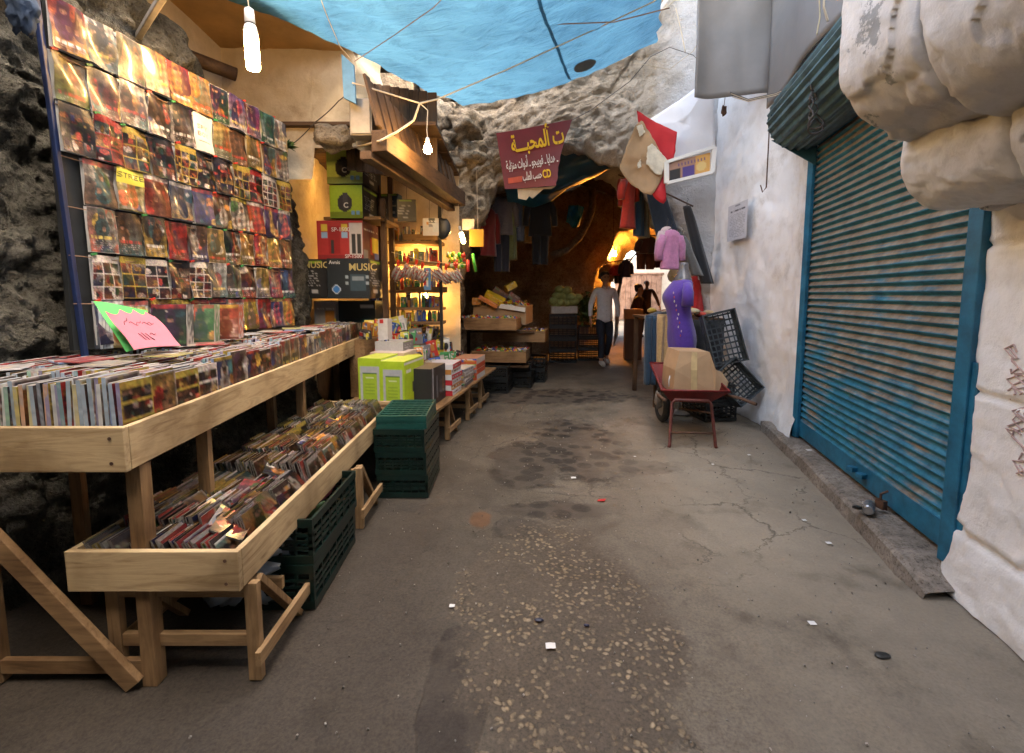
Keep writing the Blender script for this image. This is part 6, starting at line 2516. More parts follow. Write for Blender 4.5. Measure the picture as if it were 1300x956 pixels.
for s_ in (0, 1):
    vs_ = []
    for j in range(nv):
        v = j / (nv - 1)
        lim = 1.0 - .05 * math.sin(v * PI) - .02 * mn.noise(Vector((v * 12, 0, 0)))
        for i in range(nu):
            vs_.append(sp_(i / (nu - 1) * lim, v, -.004 * s_))
    q = [(j * nu + i, j * nu + i + 1, (j + 1) * nu + i + 1, (j + 1) * nu + i) for j in range(nv - 1) for i in range(nu - 1)]
    mb.add(vs_, q if s_ == 0 else [f[::-1] for f in q])
mb.build('banner', SIGNR, sg, smooth=True)
mb = MB()
mb.add([sp_(.08, .09, .006), sp_(.34, .11, .006), sp_(.345, .21, .006), sp_(.085, .19, .006)], [(0, 1, 2, 3)])
mb.build('orange_patch', mat('sign_orange', (.50, .06, .02), .5), sg)
U1 = (sp_(1, .7) - sp_(0, .7))
V1 = (c01 - c00)


def rev(w):
    return w[::-1]


w_ta, w_mah = '\uFE95', rev('\uFE83\uFEDF\uFEE4\uFEA4\uFE92\u0640\u0640\u0640\uFE94')
w_ta2 = rev('\uFEB3\uFE96')
w_had = rev('\uFEEB\uFEAA\uFE8D\uFEF3\uFE8E')
w_fou = rev('\uFED3\uFEEE\uFEF3\uFEF4\uFEA0\uFEEE')
w_adw = rev('\uFE83\uFEA9\uFEED\uFE8D\uFE95')
w_man = rev('\uFEE3\uFEE8\uFEB0\uFEDF\uFEF4\uFE94')
w_has = rev('\uFEA3\uFEB4\uFE90')
w_tal = rev('\uFE8D\uFEDF\uFEC4\uFEE0\uFE90')
line1 = w_mah + ' ' + w_ta
line2 = w_man + ' ' + w_adw + ' \u0640 ' + w_fou + ' \u0640 ' + w_had + ' \u0640'
line3 = w_tal + ' ' + w_has


def fit_text(parent, s_, o, end, up_, height, m, bold):
    """stretch the string so that it spans from o to end"""
    cu = bpy.data.curves.new('t', 'FONT')
    cu.body = s_
    cu.size = height
    ob = bpy.data.objects.new('t', cu)
    col.objects.link(ob)
    bpy.context.view_layer.update()
    w = max(.01, ob.dimensions.x)
    bpy.data.objects.remove(ob)
    L = (Vector(end) - Vector(o)).length
    return text_to(parent, s_, height, o, Vector(end) - Vector(o), up_, m, bold=bold, sx=L / w, ext=.001)


SY = mat('sign_yellow', (.80, .48, .01), .5, var=0, bump=0)
SW = mat('sign_white', (.72, .66, .62), .5, var=0, bump=0)
fit_text(sg, line1, sp_(.19, .62, .022), sp_(.95, .66, .022), V1, .25, SY, .006)
fit_text(sg, line2, sp_(.08, .33, .022), sp_(.93, .37, .022), V1, .135, SW, .002)
fit_text(sg, line3, sp_(.36, .12, .022), sp_(.70, .14, .022), V1, .13, SW, .002)
fit_text(sg, 'CD', sp_(.72, .13, .022), sp_(.86, .14, .022), V1, .125, SY, .004)
# torn pale paper under the sign
mb = MB()
pp = [P(657, 240, 5.75), P(706, 236, 5.75), P(700, 240, 5.75), P(690, 240, 5.75), P(676, 252, 5.75), P(672, 249, 5.75), P(668, 254, 5.75), P(658, 252, 5.75)]
mb.add(pp + [p + Vector((0, .004, 0)) for p in pp], [tuple(range(7, -1, -1)), tuple(range(8, 16))])
mb.build('torn_paper', mat('tan_paper', (.50, .40, .28), .8), None, 'torn tan paper strip hanging from the bottom of the red sign', 'paper')
# dark tarps sagging in the arch mouth
DT = mat('dark_tarp', (.012, .05, .075), .45, var=.5, scale=5, bump=.4)


def drape(pa_, pb_, pc_, pd_, m, label, name='tarpaulin', fold=.05, th=.006, cat='tarpaulin', n=36):
    """pa..pd: top-left, top-right, bottom-right, bottom-left"""
    pa_, pb_, pc_, pd_ = map(Vector, (pa_, pb_, pc_, pd_))

    def fn(u, v):
        p = pd_.lerp(pc_, u).lerp(pa_.lerp(pb_, u), v)
        f_ = fold * (math.sin(u * 9 + v * 3) * .5 + mn.noise(Vector((u * 5, v * 3, pa_.x * 3))))
        return p + Vector((0, -f_, .5 * fold * math.sin(u * 6 + 1) * (1 - v)))
    mb = grid_mb(fn, n, n)
    ob = mb.build(name, m, None, label, cat, smooth=True)
    sm = ob.modifiers.new('thick', 'SOLIDIFY')
    sm.thickness = th
    return ob


drape(P(722, 180, 6.2), P(790, 205, 6.3), P(735, 238, 6.9), P(640, 246, 6.9), DT, 'dark blue tarpaulin hanging under the crown of the arch', fold=.10)
drape(P(640, 236, 6.6), P(735, 226, 6.9), P(700, 258, 7.4), P(645, 262, 7.4), mat('faded_blue_tarp', (.02, .14, .22), .5, var=.5, scale=5, bump=.3), 'faded blue sheet bunched behind the red sign', fold=.08)
BT = mat('bright_tarp', (.02, .30, .55), .5, var=.3, emit=None)
drape(P(722, 260, 9.4), P(742, 262, 9.4), P(736, 288, 9.6), P(718, 285, 9.6), BT, 'bright blue cloth scrap hanging high in the vault', fold=.08)
mb = MB()
pth = [P(712 + 34 * math.sin(q * 1.5), 322 - 74 * q + 10 * math.sin(q * 3), 9.3) for q in [k / 14 for k in range(15)]]
pth = [P(700, 325, 9.3), P(718, 318, 9.3), P(735, 302, 9.3), P(746, 282, 9.3), P(752, 262, 9.3), P(752, 240, 9.3)]
mb.tube(pth, .07, 10)
mb.build('vault_rib', ROCK, None, 'curved stone rib crossing the upper part of the vault', 'rib', smooth=True)
# red and cardboard patchwork banner
RC = mat('bright_red_cloth', (.55, .012, .02), .7, var=.2, scale=5, bump=.2)
t = thing('patched_banner', P(830, 215, 5.6), 'crumpled bright red banner with torn tan cardboard stuck over it', 'banner')


def poly_plate(pts, m, name, parent, th=.002, bend=.035):
    pts = [Vector(p) for p in pts]
    n = len(pts)
    cen = sum(pts, Vector()) / n
    vs_, fs = [cen], []
    seg, rr = 48, 8
    for r_ in range(1, rr + 1):
        for k in range(seg):
            a = Vector(polyat([tuple(p) for p in pts + [pts[0]]], k / seg))
            p = cen.lerp(a, r_ / rr)
            p.y += bend * (mn.noise(Vector((p.x * 5, 0, p.z * 5))) + .5 * math.sin(p.x * 14 + p.z * 5) + .4 * mn.noise(Vector((p.x * 14, 2, p.z * 14))))
            if r_ == rr:
                p.x += .018 * mn.noise(Vector((k * .7, 0, 5)))
                p.z += .018 * mn.noise(Vector((k * .7, 9, 5)))
            vs_.append(p)
    for k in range(seg):
        fs.append((0, 1 + k, 1 + (k + 1) % seg))
    for r_ in range(rr - 1):
        for k in range(seg):
            a, b_ = 1 + r_ * seg + k, 1 + r_ * seg + (k + 1) % seg
            fs.append((a, a + seg, b_ + seg, b_))
    mb = MB()
    mb.add(vs_, fs)
    ob = mb.build(name, m, parent, smooth=True)
    sm = ob.modifiers.new('thick', 'SOLIDIFY')
    sm.thickness = th
    return ob


poly_plate([P(808, 141, 5.6), P(859, 168, 5.55), P(856, 205, 5.55), P(844, 232, 5.55), P(845, 255, 5.55), P(840, 260, 5.55), P(828, 250, 5.58), P(815, 200, 5.6)], RC, 'red_cloth', t)
poly_plate([P(806, 160, 5.56), P(815, 152, 5.56), P(830, 178, 5.54), P(847, 203, 5.52), P(840, 226, 5.53), P(828, 248, 5.55), P(818, 246, 5.55), P(800, 232, 5.57), P(786, 215, 5.58), P(794, 190, 5.57)], CARD, 'cardboard_layer', t)
PPR = mat('peeled_paper', (.66, .60, .48), .8, var=.3)
poly_plate([P(822, 186, 5.50), P(828, 182, 5.50), P(848, 203, 5.49), P(840, 222, 5.49), P(833, 222, 5.50), P(820, 208, 5.50)], PPR, 'peeled_paper', t, .001, .01)
poly_plate([P(808, 160, 5.51), P(815, 158, 5.51), P(819, 168, 5.51), P(812, 174, 5.51)], PPR, 'peeled_paper', t, .001, .01)
poly_plate([P(809, 208, 5.52), P(813, 202, 5.52), P(814, 212, 5.52), P(810, 214, 5.52)], PPR, 'peeled_paper', t, .001, .005)
# picture light box
t = thing('picture_box', P(875, 215, 5.5), 'white framed picture box with small product pictures under the canvas', 'sign')
a_, b_, c_, d_ = P(846, 233, 5.45), P(904, 219, 5.45), P(907, 187, 5.45), P(846, 206, 5.45)
mb = MB()
for (p, q) in ((a_, b_), (b_, c_), (c_, d_), (d_, a_)):
    mb.bar(p, q, .05, .035)
mb.build('frame', PORC, t, bevel=.004)
im = np.ones((20, 40, 3)) * np.array((.40, .22, .15))
im[:, 26:] = (.65, .35, .10)
im[9:, 2:12] = (.03, .03, .03)
im[9:, 14:25] = (.08, .05, .22)
ell(im, 31, 12, 5, 5, (.7, .5, .2))
im[4:7, 10:36:3] = (.08, .05, .2)
mb = MB()
mb.img(im, a_ + Vector((.02, .01, .03)), (b_ - a_) * .92, (d_ - a_) * .86)
mb.build('picture', PRINT, t)

# paper notice on the white wall
px_ = 937
y_n = 5.2
nz_ = P(937, 284, 5.2).z
t = thing('paper_notice', (2.50, 5.2, nz_ - .17), 'sheet of printed notice paper pasted on the whitewashed wall', 'notice')
im = np.ones((46, 32, 3)) * np.array((.60, .60, .63))
im[2:4, 12:20] = (.25, .25, .27)
for x in range(5, 28):
    if rng.random() < .75:
        im[8:10, x] = (.08, .08, .09)
for y_ in range(13, 42, 2):
    for x in range(4, 28):
        if rng.random() < .6:
            im[y_, x] = (.36, .36, .38)
A_ = P(920, 306, 5.55)
A_.x = 2.50
B2 = P(953, 306, 4.95)
B2.x = 2.49
mb = MB()
uu = (B2 - A_)
mb.img(im, (2.515, 5.62, P(919, 307, 5.6).z), Vector((-.005, -.47, 0)), Vector((0, .0, .40)))
mb.build('sheet', PRINTM, t)
# red scrawls on the near right wall: spray marks
mb = MB()
r3 = random.Random(9)
for k in range(9):
    y0 = 1.86 - .012 * k + r3.uniform(-.02, .02)
    z0 = 1.12 - .055 * k
    pts = []
    for q in range(7):
        yy = y0 + .05 * math.sin(q * 1.9 + k) * (1 if q % 2 else .4)
        zz = z0 + .03 * math.cos(q * 1.3 + k * 2)
        pp_ = wall_near((yy + 1.9) / 4.03, zz / 4.9)
        pts.append(pp_ + NW * .004)
    mb.tube(pts, .0035, 5)
mb.build('red_scrawl', mat('faded_red_paint', (.58, .43, .40), .9), bR)
# ------------------------------------------------------------------ clothes


def garment(kind, px, pt, pb, Y, hw, colr, label, yaw=0, group=None, cat='garment', slant=0.0, hanger=True):
    """kind: shirt, trousers, dress, skirt. px centre, pt/pb top and bottom in the photograph, hw half width in metres"""
    top, bot = P(px, pt, Y), P(px, pb, Y)
    H = top.z - bot.z
    mb = MB()
    sd = rng.uniform(0, 50)

    def tubep(prof, cx, w0):
        """prof: (v 0 top..1 bottom, half width, half depth)"""
        seg, rows = 28, 22
        vs_ = []
        for j in range(rows):
            v = j / (rows - 1)
            for (a, b) in zip(prof, prof[1:]):
                if a[0] <= v <= b[0] + 1e-6:
                    q = (v - a[0]) / (b[0] - a[0])
                    w_, d_ = a[1] + (b[1] - a[1]) * q, a[2] + (b[2] - a[2]) * q
                    break
            for k in range(seg):
                an = 2 * PI * k / seg
                f = 1 + (.16 * v + .04) * math.sin(an * 5 + sd + v * 2) + .1 * mn.noise(Vector((math.cos(an) * 2, v * 4, sd)))
                vs_.append(Vector((cx + w_ * math.cos(an), d_ * math.sin(an) * f, -v * H)) + Vector((slant * v * H, 0, 0)))
        fs = [(j * seg + k, (j + 1) * seg + k, (j + 1) * seg + (k + 1) % seg, j * seg + (k + 1) % seg) for j in range(rows - 1) for k in range(seg)]
        fs.append(tuple(range(seg)))
        fs.append(tuple(range((rows - 1) * seg, rows * seg))[::-1])
        mb.add(vs_, fs, colr)
    if kind in ('shirt', 'dress'):
        e = 1.0 if kind == 'shirt' else 1.25
        tubep([(0, hw * .35, .03), (.06, hw * .85, .04), (.14, hw * .95, .05), (.5, hw * .82, .05), (1, hw * e, .055)], 0, hw)
        for sx in (-1, 1):
            L = min(H * .62, .55) if kind == 'shirt' else min(H * .35, .4)
            pts = [Vector((sx * hw * .8, 0, -.07)), Vector((sx * hw * 1.08, 0, -.07 - L * .35)), Vector((sx * hw * 1.18, .01, -.07 - L * .7)), Vector((sx * hw * 1.2, 0, -.07 - L))]
            mb.tube([p + Vector((slant * -p.z, 0, 0)) for p in pts], [.05, .055, .048, .045], 12, tuple(np.array(colr) * .92))
    elif kind == 'trousers':
        tubep([(0, hw * .8, .05), (.1, hw * .9, .055), (.32, hw, .06), (.34, hw * .98, .05), (1, hw * .05, .02)], 0, hw) if False else None
        for sx in (-1, 1):
            tubep([(0, hw * .50, .045), (.12, hw * .55, .055), (.4, hw * .48, .05), (1, hw * .42, .045)], sx * hw * .46, hw)
        mb.tube([Vector((-hw * .9, 0, -.01)), Vector((hw * .9, 0, -.01))], .03, 10, tuple(np.array(colr) * .8))
    else:
        tubep([(0, hw * .7, .04), (.15, hw * .9, .05), (1, hw * 1.15, .07)], 0, hw)
    ob = mb.build(kind if kind != 'shirt' else 'shirt', CLOTH, local=True, smooth=True)
    ob.location = top
    ob.rotation_euler = (0, 0, yaw)
    tag(ob, label, cat, group)
    if hanger:
        m2 = MB()
        m2.tube([Vector((-hw * .7, 0, -.03)), Vector((0, 0, .02)), Vector((hw * .7, 0, -.03))], .005, 6)
        m2.tube([Vector((0, 0, .02)), Vector((0, 0, .06)), Vector((.02, 0, .085)), Vector((0, 0, .10))], .003, 6)
        m2.build('hanger', WIRED, ob, local=True)
    return ob


GL = 'clothes hanging on the left inside the arch'
garment('shirt', 620, 264, 325, 7.0, .17, (.16, .008, .010), 'dark red long sleeved top hanging leftmost inside the arch', R(50), GL)
garment('shirt', 637, 250, 298, 7.3, .20, (.13, .12, .135), 'grey top hanging next to the dark red one', R(20), GL)
garment('trousers', 637, 297, 345, 7.35, .14, (.012, .015, .03), 'near black trousers hanging below the grey top', R(20), GL, hanger=False)
garment('skirt', 650, 250, 330, 7.4, .06, (.13, .15, .06), 'narrow olive green garment hanging between grey and blue ones', R(60), GL)
garment('shirt', 660, 248, 306, 7.6, .10, (.10, .13, .19), 'slate blue top hanging left of the mustard one', R(60), GL)
garment('dress', 671, 250, 308, 7.7, .09, (.22, .11, .02), 'mustard yellow dress hanging beside the black jumpsuit', R(60), GL)
garment('shirt', 686, 250, 300, 7.5, .19, (.006, .006, .008), 'black jumpsuit top with a pale badge hanging inside the arch', R(5), GL)
garment('trousers', 686, 298, 336, 7.5, .14, (.006, .006, .008), 'black jumpsuit legs below the black top', R(5), GL, hanger=False)
mb = MB()
mb.tube([P(608, 246, 7.0), P(650, 243, 7.4), P(700, 244, 7.7)], .012, 8)
mb.build('clothes_rail', RUST, None, 'dark rail carrying the clothes at the left inside the arch', 'rail')
GRG = 'clothes hanging on the right inside the arch'
garment('dress', 799, 224, 290, 6.35, .12, (.50, .030, .012), 'bright orange red dress hanging left of the patched banner', R(35), GRG)
garment('shirt', 791, 222, 262, 6.8, .08, (.30, .015, .012), 'red top hanging behind the orange red dress', R(60), GRG)
garment('skirt', 812, 240, 300, 6.5, .07, (.02, .06, .10), 'teal blue narrow garment beside the orange red dress', R(50), GRG)
garment('skirt', 819, 246, 302, 6.6, .05, (.25, .22, .15), 'beige narrow garment hanging between teal and brown ones', R(50), GRG)
garment('skirt', 831, 240, 322, 6.1, .15, (.010, .025, .05), 'long navy skirt swinging outwards under the patched banner', R(10), GRG, slant=.35)
garment('shirt', 822, 300, 322, 7.6, .14, (.05, .012, .010), 'dark maroon top hanging above the brown trousers', R(10), GRG)
garment('trousers', 820, 316, 342, 8.0, .17, (.16, .045, .02), 'rust brown trousers hanging against the daylight', R(5), GRG)
garment('trousers', 833, 314, 340, 8.3, .10, (.10, .008, .010), 'dark red trousers hanging against the daylight', R(5), GRG)
garment('shirt', 852, 292, 342, 5.5, .125, (.50, .20, .36), 'pink knitted jacket hanging above the purple mannequin', R(15), GRG)
garment('shirt', 847, 288, 326, 5.55, .10, (.55, .42, .42), 'pale floral blouse hanging just behind the pink jacket', R(35), GRG)
garment('skirt', 872, 262, 360, 5.95, .07, (.02, .02, .022), 'black long garment hanging against the right side of the arch', R(5), GRG, slant=.32)
garment('skirt', 866, 300, 350, 5.85, .06, (.14, .14, .13), 'grey scarf hanging along the right side of the arch', R(5), GRG, slant=.45)
garment('dress', 884, 350, 398, 6.2, .10, (.50, .02, .025), 'scarlet garment hanging low behind the purple mannequin', R(5), GRG)
garment('dress', 875, 352, 385, 6.4, .05, (.02, .14, .09), 'dark green garment left of the scarlet one', R(5), GRG)
GB = 'clothes hanging by the inner arch'
garment('shirt', 772, 336, 358, 10.6, .14, (.25, .12, .05), 'tan top hanging over the inner arch', R(5), GB)
garment('shirt', 784, 336, 350, 10.5, .12, (.45, .02, .015), 'small red top hanging beside the orange bulb', R(5), GB)
garment('trousers', 785, 347, 360, 10.5, .10, (.012, .012, .02), 'black shorts hanging under the small red top', R(5), GB, hanger=False)
garment('shirt', 795, 330, 352, 10.4, .11, (.03, .03, .09), 'dark violet top hanging at the edge of the daylight', R(5), GB)
mb = MB()
mb.tube([P(768, 334, 10.6), P(800, 329, 10.4)], .012, 8)
mb.build('clothes_rail', RUST, None, 'rail carrying small tops across the inner arch', 'rail')
mb = MB()
mb.tube([P(785, 222, 6.5), P(830, 238, 6.2), P(880, 262, 6.0)], .010, 8)
mb.build('clothes_rail', RUST, None, 'rail carrying clothes beneath the patched banner', 'rail')
mb = MB()
mb.tube([P(808, 299, 7.6), P(842, 299, 8.2)], .010, 8)
mb.build('clothes_rail', RUST, None, 'rail carrying the maroon and brown clothes against the daylight', 'rail')

# stall table on the right with trousers over its edge
t = thing('clothes_table', (2.1, 6.0, 0), 'cloth covered sales table with folded clothes beside the purple mannequin', 'table')
mb = MB()
mb.box((2.08, 6.05, 1.05), (.80, 1.1, .03))
mb.build('table_top', OLDW['Y'], t)
for (x, y_) in ((1.72, 5.56), (2.42, 5.56), (1.72, 6.54), (2.42, 6.54)):
    mb = MB()
    mb.box((x, y_, .517), (.05, .05, 1.034))
    mb.build('leg', OLDW['Z'], t)
mb = MB()


def skirtf(u, v):
    x = 1.70 + .76 * u
    return Vector((x, 5.48 - .04 * math.sin(u * 22) * (1 - v) - .02, .12 + .93 * v))


g_ = grid_mb(skirtf, 60, 12)
mb.add(g_.v, g_.f, (.018, .02, .022))
mb.build('table_cloth', CLOTH, t, smooth=True).modifiers.new('thick', 'SOLIDIFY').thickness = .004
for k in range(16):
    c_ = [(.5, .05, .03), (.45, .3, .15), (.5, .35, .05), (.04, .04, .05), (.3, .1, .05), (.55, .5, .3)][k % 6]
    mb = MB()
    mb.blob((1.78 + .085 * (k % 8), 5.72 + .3 * (k // 8), 1.10 + .02 * (k % 3)), (.055, .11, .035), 12, 8, .2, 2, k, c_)
    mb.build('folded_garment', CLOTH, None, f'{["red", "tan", "mustard", "black", "rust", "cream"][k % 6]} folded garment in the {"front" if k < 8 else "rear"} row on the clothes table, {ordw(k % 8 + 1)} from the left', 'folded garment', 'folded clothes on the clothes table', smooth=True)
garment('trousers', 827, 402, 488, 5.42, .075, (.012, .045, .085), 'navy trousers hanging over the left edge of the clothes table', R(10), 'trousers over the clothes table edge', hanger=False)
garment('trousers', 843, 401, 476, 5.36, .080, (.50, .33, .15), 'beige trousers hanging over the front edge of the clothes table', R(5), 'trousers over the clothes table edge', hanger=False)
mb = MB()
mb.tube([P(820, 404, 5.45), P(832, 399, 5.5), P(852, 398, 5.5)], .028, 10, (.09, .10, .11))
mb.build('rolled_cloth', CLOTH, None, 'grey rolled cloth lying along the table edge above the trousers', 'cloth', smooth=True)

# purple mannequin
t = thing('mannequin', (1.88, 5.28, 0), 'headless shop mannequin in a purple dress standing by the white wall', 'mannequin')
PUR = mat('purple_knit', (.085, .035, .32), .8, var=.2, scale=40, bump=.25, sheen=.3)


def zpx(y, Y=5.28):
    return P(862, y, Y).z


def body_rows(rows, m, name, seg=36, fold=0.0, sub=1):
    mb = MB()
    vs_ = []
    for j, (z, cx, hx, hy) in enumerate(rows):
        for k in range(seg):
            a = 2 * PI * k / seg
            f = 1 + fold * math.sin(a * 6 + j * .6) * (1 if j < 5 else .5) + .035 * math.sin(z * 38 + math.sin(a * 2) * 3) * (1.0 if 4 < j < 9 else .35) + .03 * mn.noise(Vector((math.cos(a) * 2, j * .5, math.sin(a) * 2)))
            vs_.append(Vector((1.88 + cx + hx * 1.06 * math.cos(a) * f, 5.28 + hy * 1.06 * math.sin(a) * f, z)))
    fs = [(j * seg + k, (j + 1) * seg + k, (j + 1) * seg + (k + 1) % seg, j * seg + (k + 1) % seg) for j in range(len(rows) - 1) for k in range(seg)]
    fs = [f[::-1] for f in fs]
    fs.append(tuple(range(seg))[::-1])
    fs.append(tuple(range((len(rows) - 1) * seg, len(rows) * seg)))
    mb.add(vs_, fs)
    return mb.build(name, m, t, smooth=True, sub=sub)


body_rows([(.40, .03, .135, .17), (.52, .03, .135, .17), (.66, .03, .14, .175), (.76, .03, .135, .17), (.765, .03, .14, .175), (.90, .02, .142, .18), (1.0, .005, .13, .165), (1.10, -.01, .115, .14), (1.18, -.025, .12, .15),
           (1.27, -.045, .145, .165), (1.34, -.05, .150, .18), (1.41, -.02, .125, .20), (1.47, .0, .10, .18), (1.52, .01, .08, .11)], PUR, 'dress', fold=.045)
for dy in (-1, 1):
    mb = MB()
    mb.tube([Vector((1.88, 5.28 + .16 * dy, 1.45)), Vector((1.875, 5.28 + .22 * dy, 1.36)), Vector((1.87, 5.28 + .23 * dy, 1.22))], [.050, .060, .062], 16)
    mb.build('sleeve', PUR, t, smooth=True)
body_rows([(1.46, .01, .105, .15), (1.52, .01, .09, .11), (1.58, .015, .055, .06), (1.64, .02, .048, .05), (1.68, .02, .05, .052), (1.70, .02, .03, .03)], mat('grey_torso_shell', (.13, .125, .13), .35, var=.5, scale=14, coat=.5), 'torso', sub=1)
mb = MB()
mb.tube([Vector((1.90, 5.28, .02)), Vector((1.90, 5.28, .45))], .015, 10)
mb.lathe([(.001, 0), (.14, 0), (.14, .012), (.02, .03), (.001, .03)], (1.90, 5.28, .0), 24)
mb.build('stand', STEEL, t)
mb = MB()
for k in range(11):
    q = k / 10
    mb.blob(Vector((1.738 + .10 * q + .012 * math.sin(k * 3), 5.112 + .012 * math.sin(k), 1.36 - .46 * q)), (.007, .006, .014), 6, 5, 0, colr=[(.5, .4, .5), (.4, .05, .1), (.6, .55, .5)][k % 3])
mb.build('printed_flowers', CLOTH, t)

# ------------------------------------------------------------------ wheelbarrow
t = thing('wheelbarrow', (1.60, 4.45, 0), 'red wheelbarrow with rusty legs parked against the white wall, holding cardboard', 'wheelbarrow')
RB = mat('barrow_red', (.20, .012, .010), .5, var=.45, scale=9, bump=.2)
mb = MB()
Fr = [Vector((1.33, 4.12, .50)), Vector((1.92, 4.10, .49))]
Bk = [Vector((1.47, 4.98, .62)), Vector((2.02, 4.98, .60))]
fB = [Vector((1.44, 4.20, .385)), Vector((1.78, 4.19, .375))]
bB = [Vector((1.57, 4.80, .36)), Vector((1.90, 4.80, .36))]
V_ = [Fr[0], Fr[1], Bk[1], Bk[0], fB[0], fB[1], bB[1], bB[0]]
mb.add(V_, [(0, 1, 5, 4), (1, 2, 6, 5), (2, 3, 7, 6), (3, 0, 4, 7), (4, 5, 6, 7)])
ob = mb.build('tub', RB, t)
sm = ob.modifiers.new('thick', 'SOLIDIFY')
sm.thickness = .006
bv = ob.modifiers.new('bevel', 'BEVEL')
bv.width = .02
bv.segments = 3
mb = MB()
mb.tube([Fr[0], Fr[1], Bk[1], Bk[0], Fr[0]], .011, 8)
mb.build('rim', RB, t, smooth=True)
mb = MB()
mb.tube([Vector((1.385, 4.06, 0)), Vector((1.395, 4.07, .02)), Vector((1.42, 4.12, .385)), Vector((1.445, 4.12, .415)), Vector((1.74, 4.12, .405)), Vector((1.77, 4.12, .375)), Vector((1.792, 4.05, .02)), Vector((1.80, 4.05, 0))], .014, 10)
mb.build('leg_frame', mat('worn_red_tube', (.16, .04, .03), .6, var=.6, scale=16), t, smooth=True)
mb = MB()
mb.tube([Vector((1.40, 4.08, .13)), Vector((1.79, 4.07, .125))], .011, 8)
mb.tube([Vector((1.77, 4.10, .30)), Vector((1.72, 4.75, .18))], .010, 8)
mb.tube([Vector((1.42, 4.10, .30)), Vector((1.66, 4.75, .18))], .010, 8)
mb.build('cross_bar', RUST, t, smooth=True)
for sx, (h0, h1, h2) in enumerate(((Vector((1.34, 4.30, .43)), Vector((1.30, 4.02, .45)), Vector((1.27, 3.86, .47))), (Vector((1.92, 4.30, .43)), Vector((1.98, 4.02, .45)), Vector((2.02, 3.84, .44))))):
    mb = MB()
    mb.tube([Vector((1.55 + .12 * sx, 5.0, .22)), h0, h1, h2], .014, 10)
    mb.build('handle', RUST, t, smooth=True)
w0 = Vector((1.60, 4.95, .18))
wh = MB()
prof_ = []
ring = [w0 + Vector((0, .155 * math.cos(a), .155 * math.sin(a))) for a in [2 * PI * k / 28 for k in range(29)]]
wh.tube(ring, .035, 12)
whl = wh.build('wheel', RUBBER, t, smooth=True)
mb = MB()
mb.lathe([(.001, -.02), (.12, -.015), (.13, .0), (.12, .015), (.001, .02)], w0, 20, M=Matrix.Rotation(PI / 2, 3, 'Y'))
ob = mb.build('rim', STEEL, whl)
# front wheel is drawn under the tub towards the viewer too
mb = MB()
mb.tube([Vector((1.53, 4.95, .18)), Vector((1.70, 4.95, .18))], .010, 8)
mb.build('axle', RUST, t)
# cardboard in the barrow
t = thing('cardboard_box', (1.63, 4.5, .40), 'opened brown cardboard box with a tape strip standing in the wheelbarrow', 'box')
pts_f = [P(855, 499, 4.22), P(908, 499, 4.22), P(909, 470, 4.25), P(901, 447, 4.32), P(863, 446, 4.32), P(857, 470, 4.25)]
bk = [p + Vector((0, .34, 0)) for p in pts_f]
mb = MB()
n_ = 6
mb.add(pts_f + bk, [tuple(range(6)), tuple(range(11, 5, -1))] + [(k, k + 6, (k + 1) % 6 + 6, (k + 1) % 6) for k in range(6)])
mb.build('panel', CARD, t)
mb = MB()
d_ = Vector((0, -.003, 0))
mb.add([P(877, 499, 4.22) + d_, P(885, 499, 4.22) + d_, P(885, 470, 4.25) + d_, P(885, 447, 4.32) + d_, P(878, 447, 4.32) + d_, P(877, 470, 4.25) + d_], [(0, 1, 2, 5), (5, 2, 3, 4)])
mb.build('tape', mat('pale_tape', (.52, .38, .19), .35), t)
mb = MB()
fl = [P(905, 497, 4.3), P(922, 494, 4.3), P(924, 485, 4.32), P(915, 472, 4.36), P(908, 470, 4.38)]
mb.add(fl + [p + Vector((0.01, .006, 0)) for p in fl], [tuple(range(5)), tuple(range(9, 4, -1))] + [(k, k + 5, (k + 1) % 5 + 5, (k + 1) % 5) for k in range(5)])
mb.build('flap', CARD, t)
mb = MB()
M = Euler((PI / 2, 0, .9)).to_matrix()
mb.lathe([(.001, 0), (.075, 0), (.075, .008), (.001, .010)], P(852, 484, 4.4), 20, (.6, .6, .58), M=M)
mb.lathe([(.001, .011), (.03, .0115), (.001, .012)], P(852, 484, 4.4), 14, (.03, .3, .08), M=M)
mb.build('round_lid', PLAST, None, 'round white lid with green centre stuck beside the cardboard box', 'lid')
mb = MB()
mb.blob(P(836, 508, 4.25), (.035, .04, .07), 14, 10, .6, 3, 2)
mb.build('work_glove', mat('dirty_rag', (.20, .165, .13), .95, var=.5, bump=.5), None, 'dirty crumpled rag hanging on the left handle of the wheelbarrow', 'rag', smooth=True)

# crates leaning by the wall
GRC = mat('charcoal_crate_plastic', (.045, .058, .065), .5, var=.3, bump=.05)
crate(.34, .56, .18, GRC, P(926, 466, 5.15), (R(80), R(-14), R(-8)), 'grey grid crate standing on end against the white wall', 'grey crates by the wheelbarrow', 4).location = P(906, 430, 5.1) + Vector((.08, 0, .0))
crate(.32, .42, .16, GRC, P(930, 486, 4.95), (R(70), R(-38), R(10)), 'charcoal crate tipped over behind the right handle of the wheelbarrow', 'grey crates by the wheelbarrow', 4)
crate(.36, .50, .20, DARKC, (2.18, 5.15, 0), (0, 0, R(8)), 'black crate on the ground behind the wheelbarrow', 'grey crates by the wheelbarrow', 4)
crate(.36, .50, .20, DARKC, (2.17, 5.16, .20), (0, 0, R(2)), 'black crate stacked on another behind the wheelbarrow', 'grey crates by the wheelbarrow', 4)


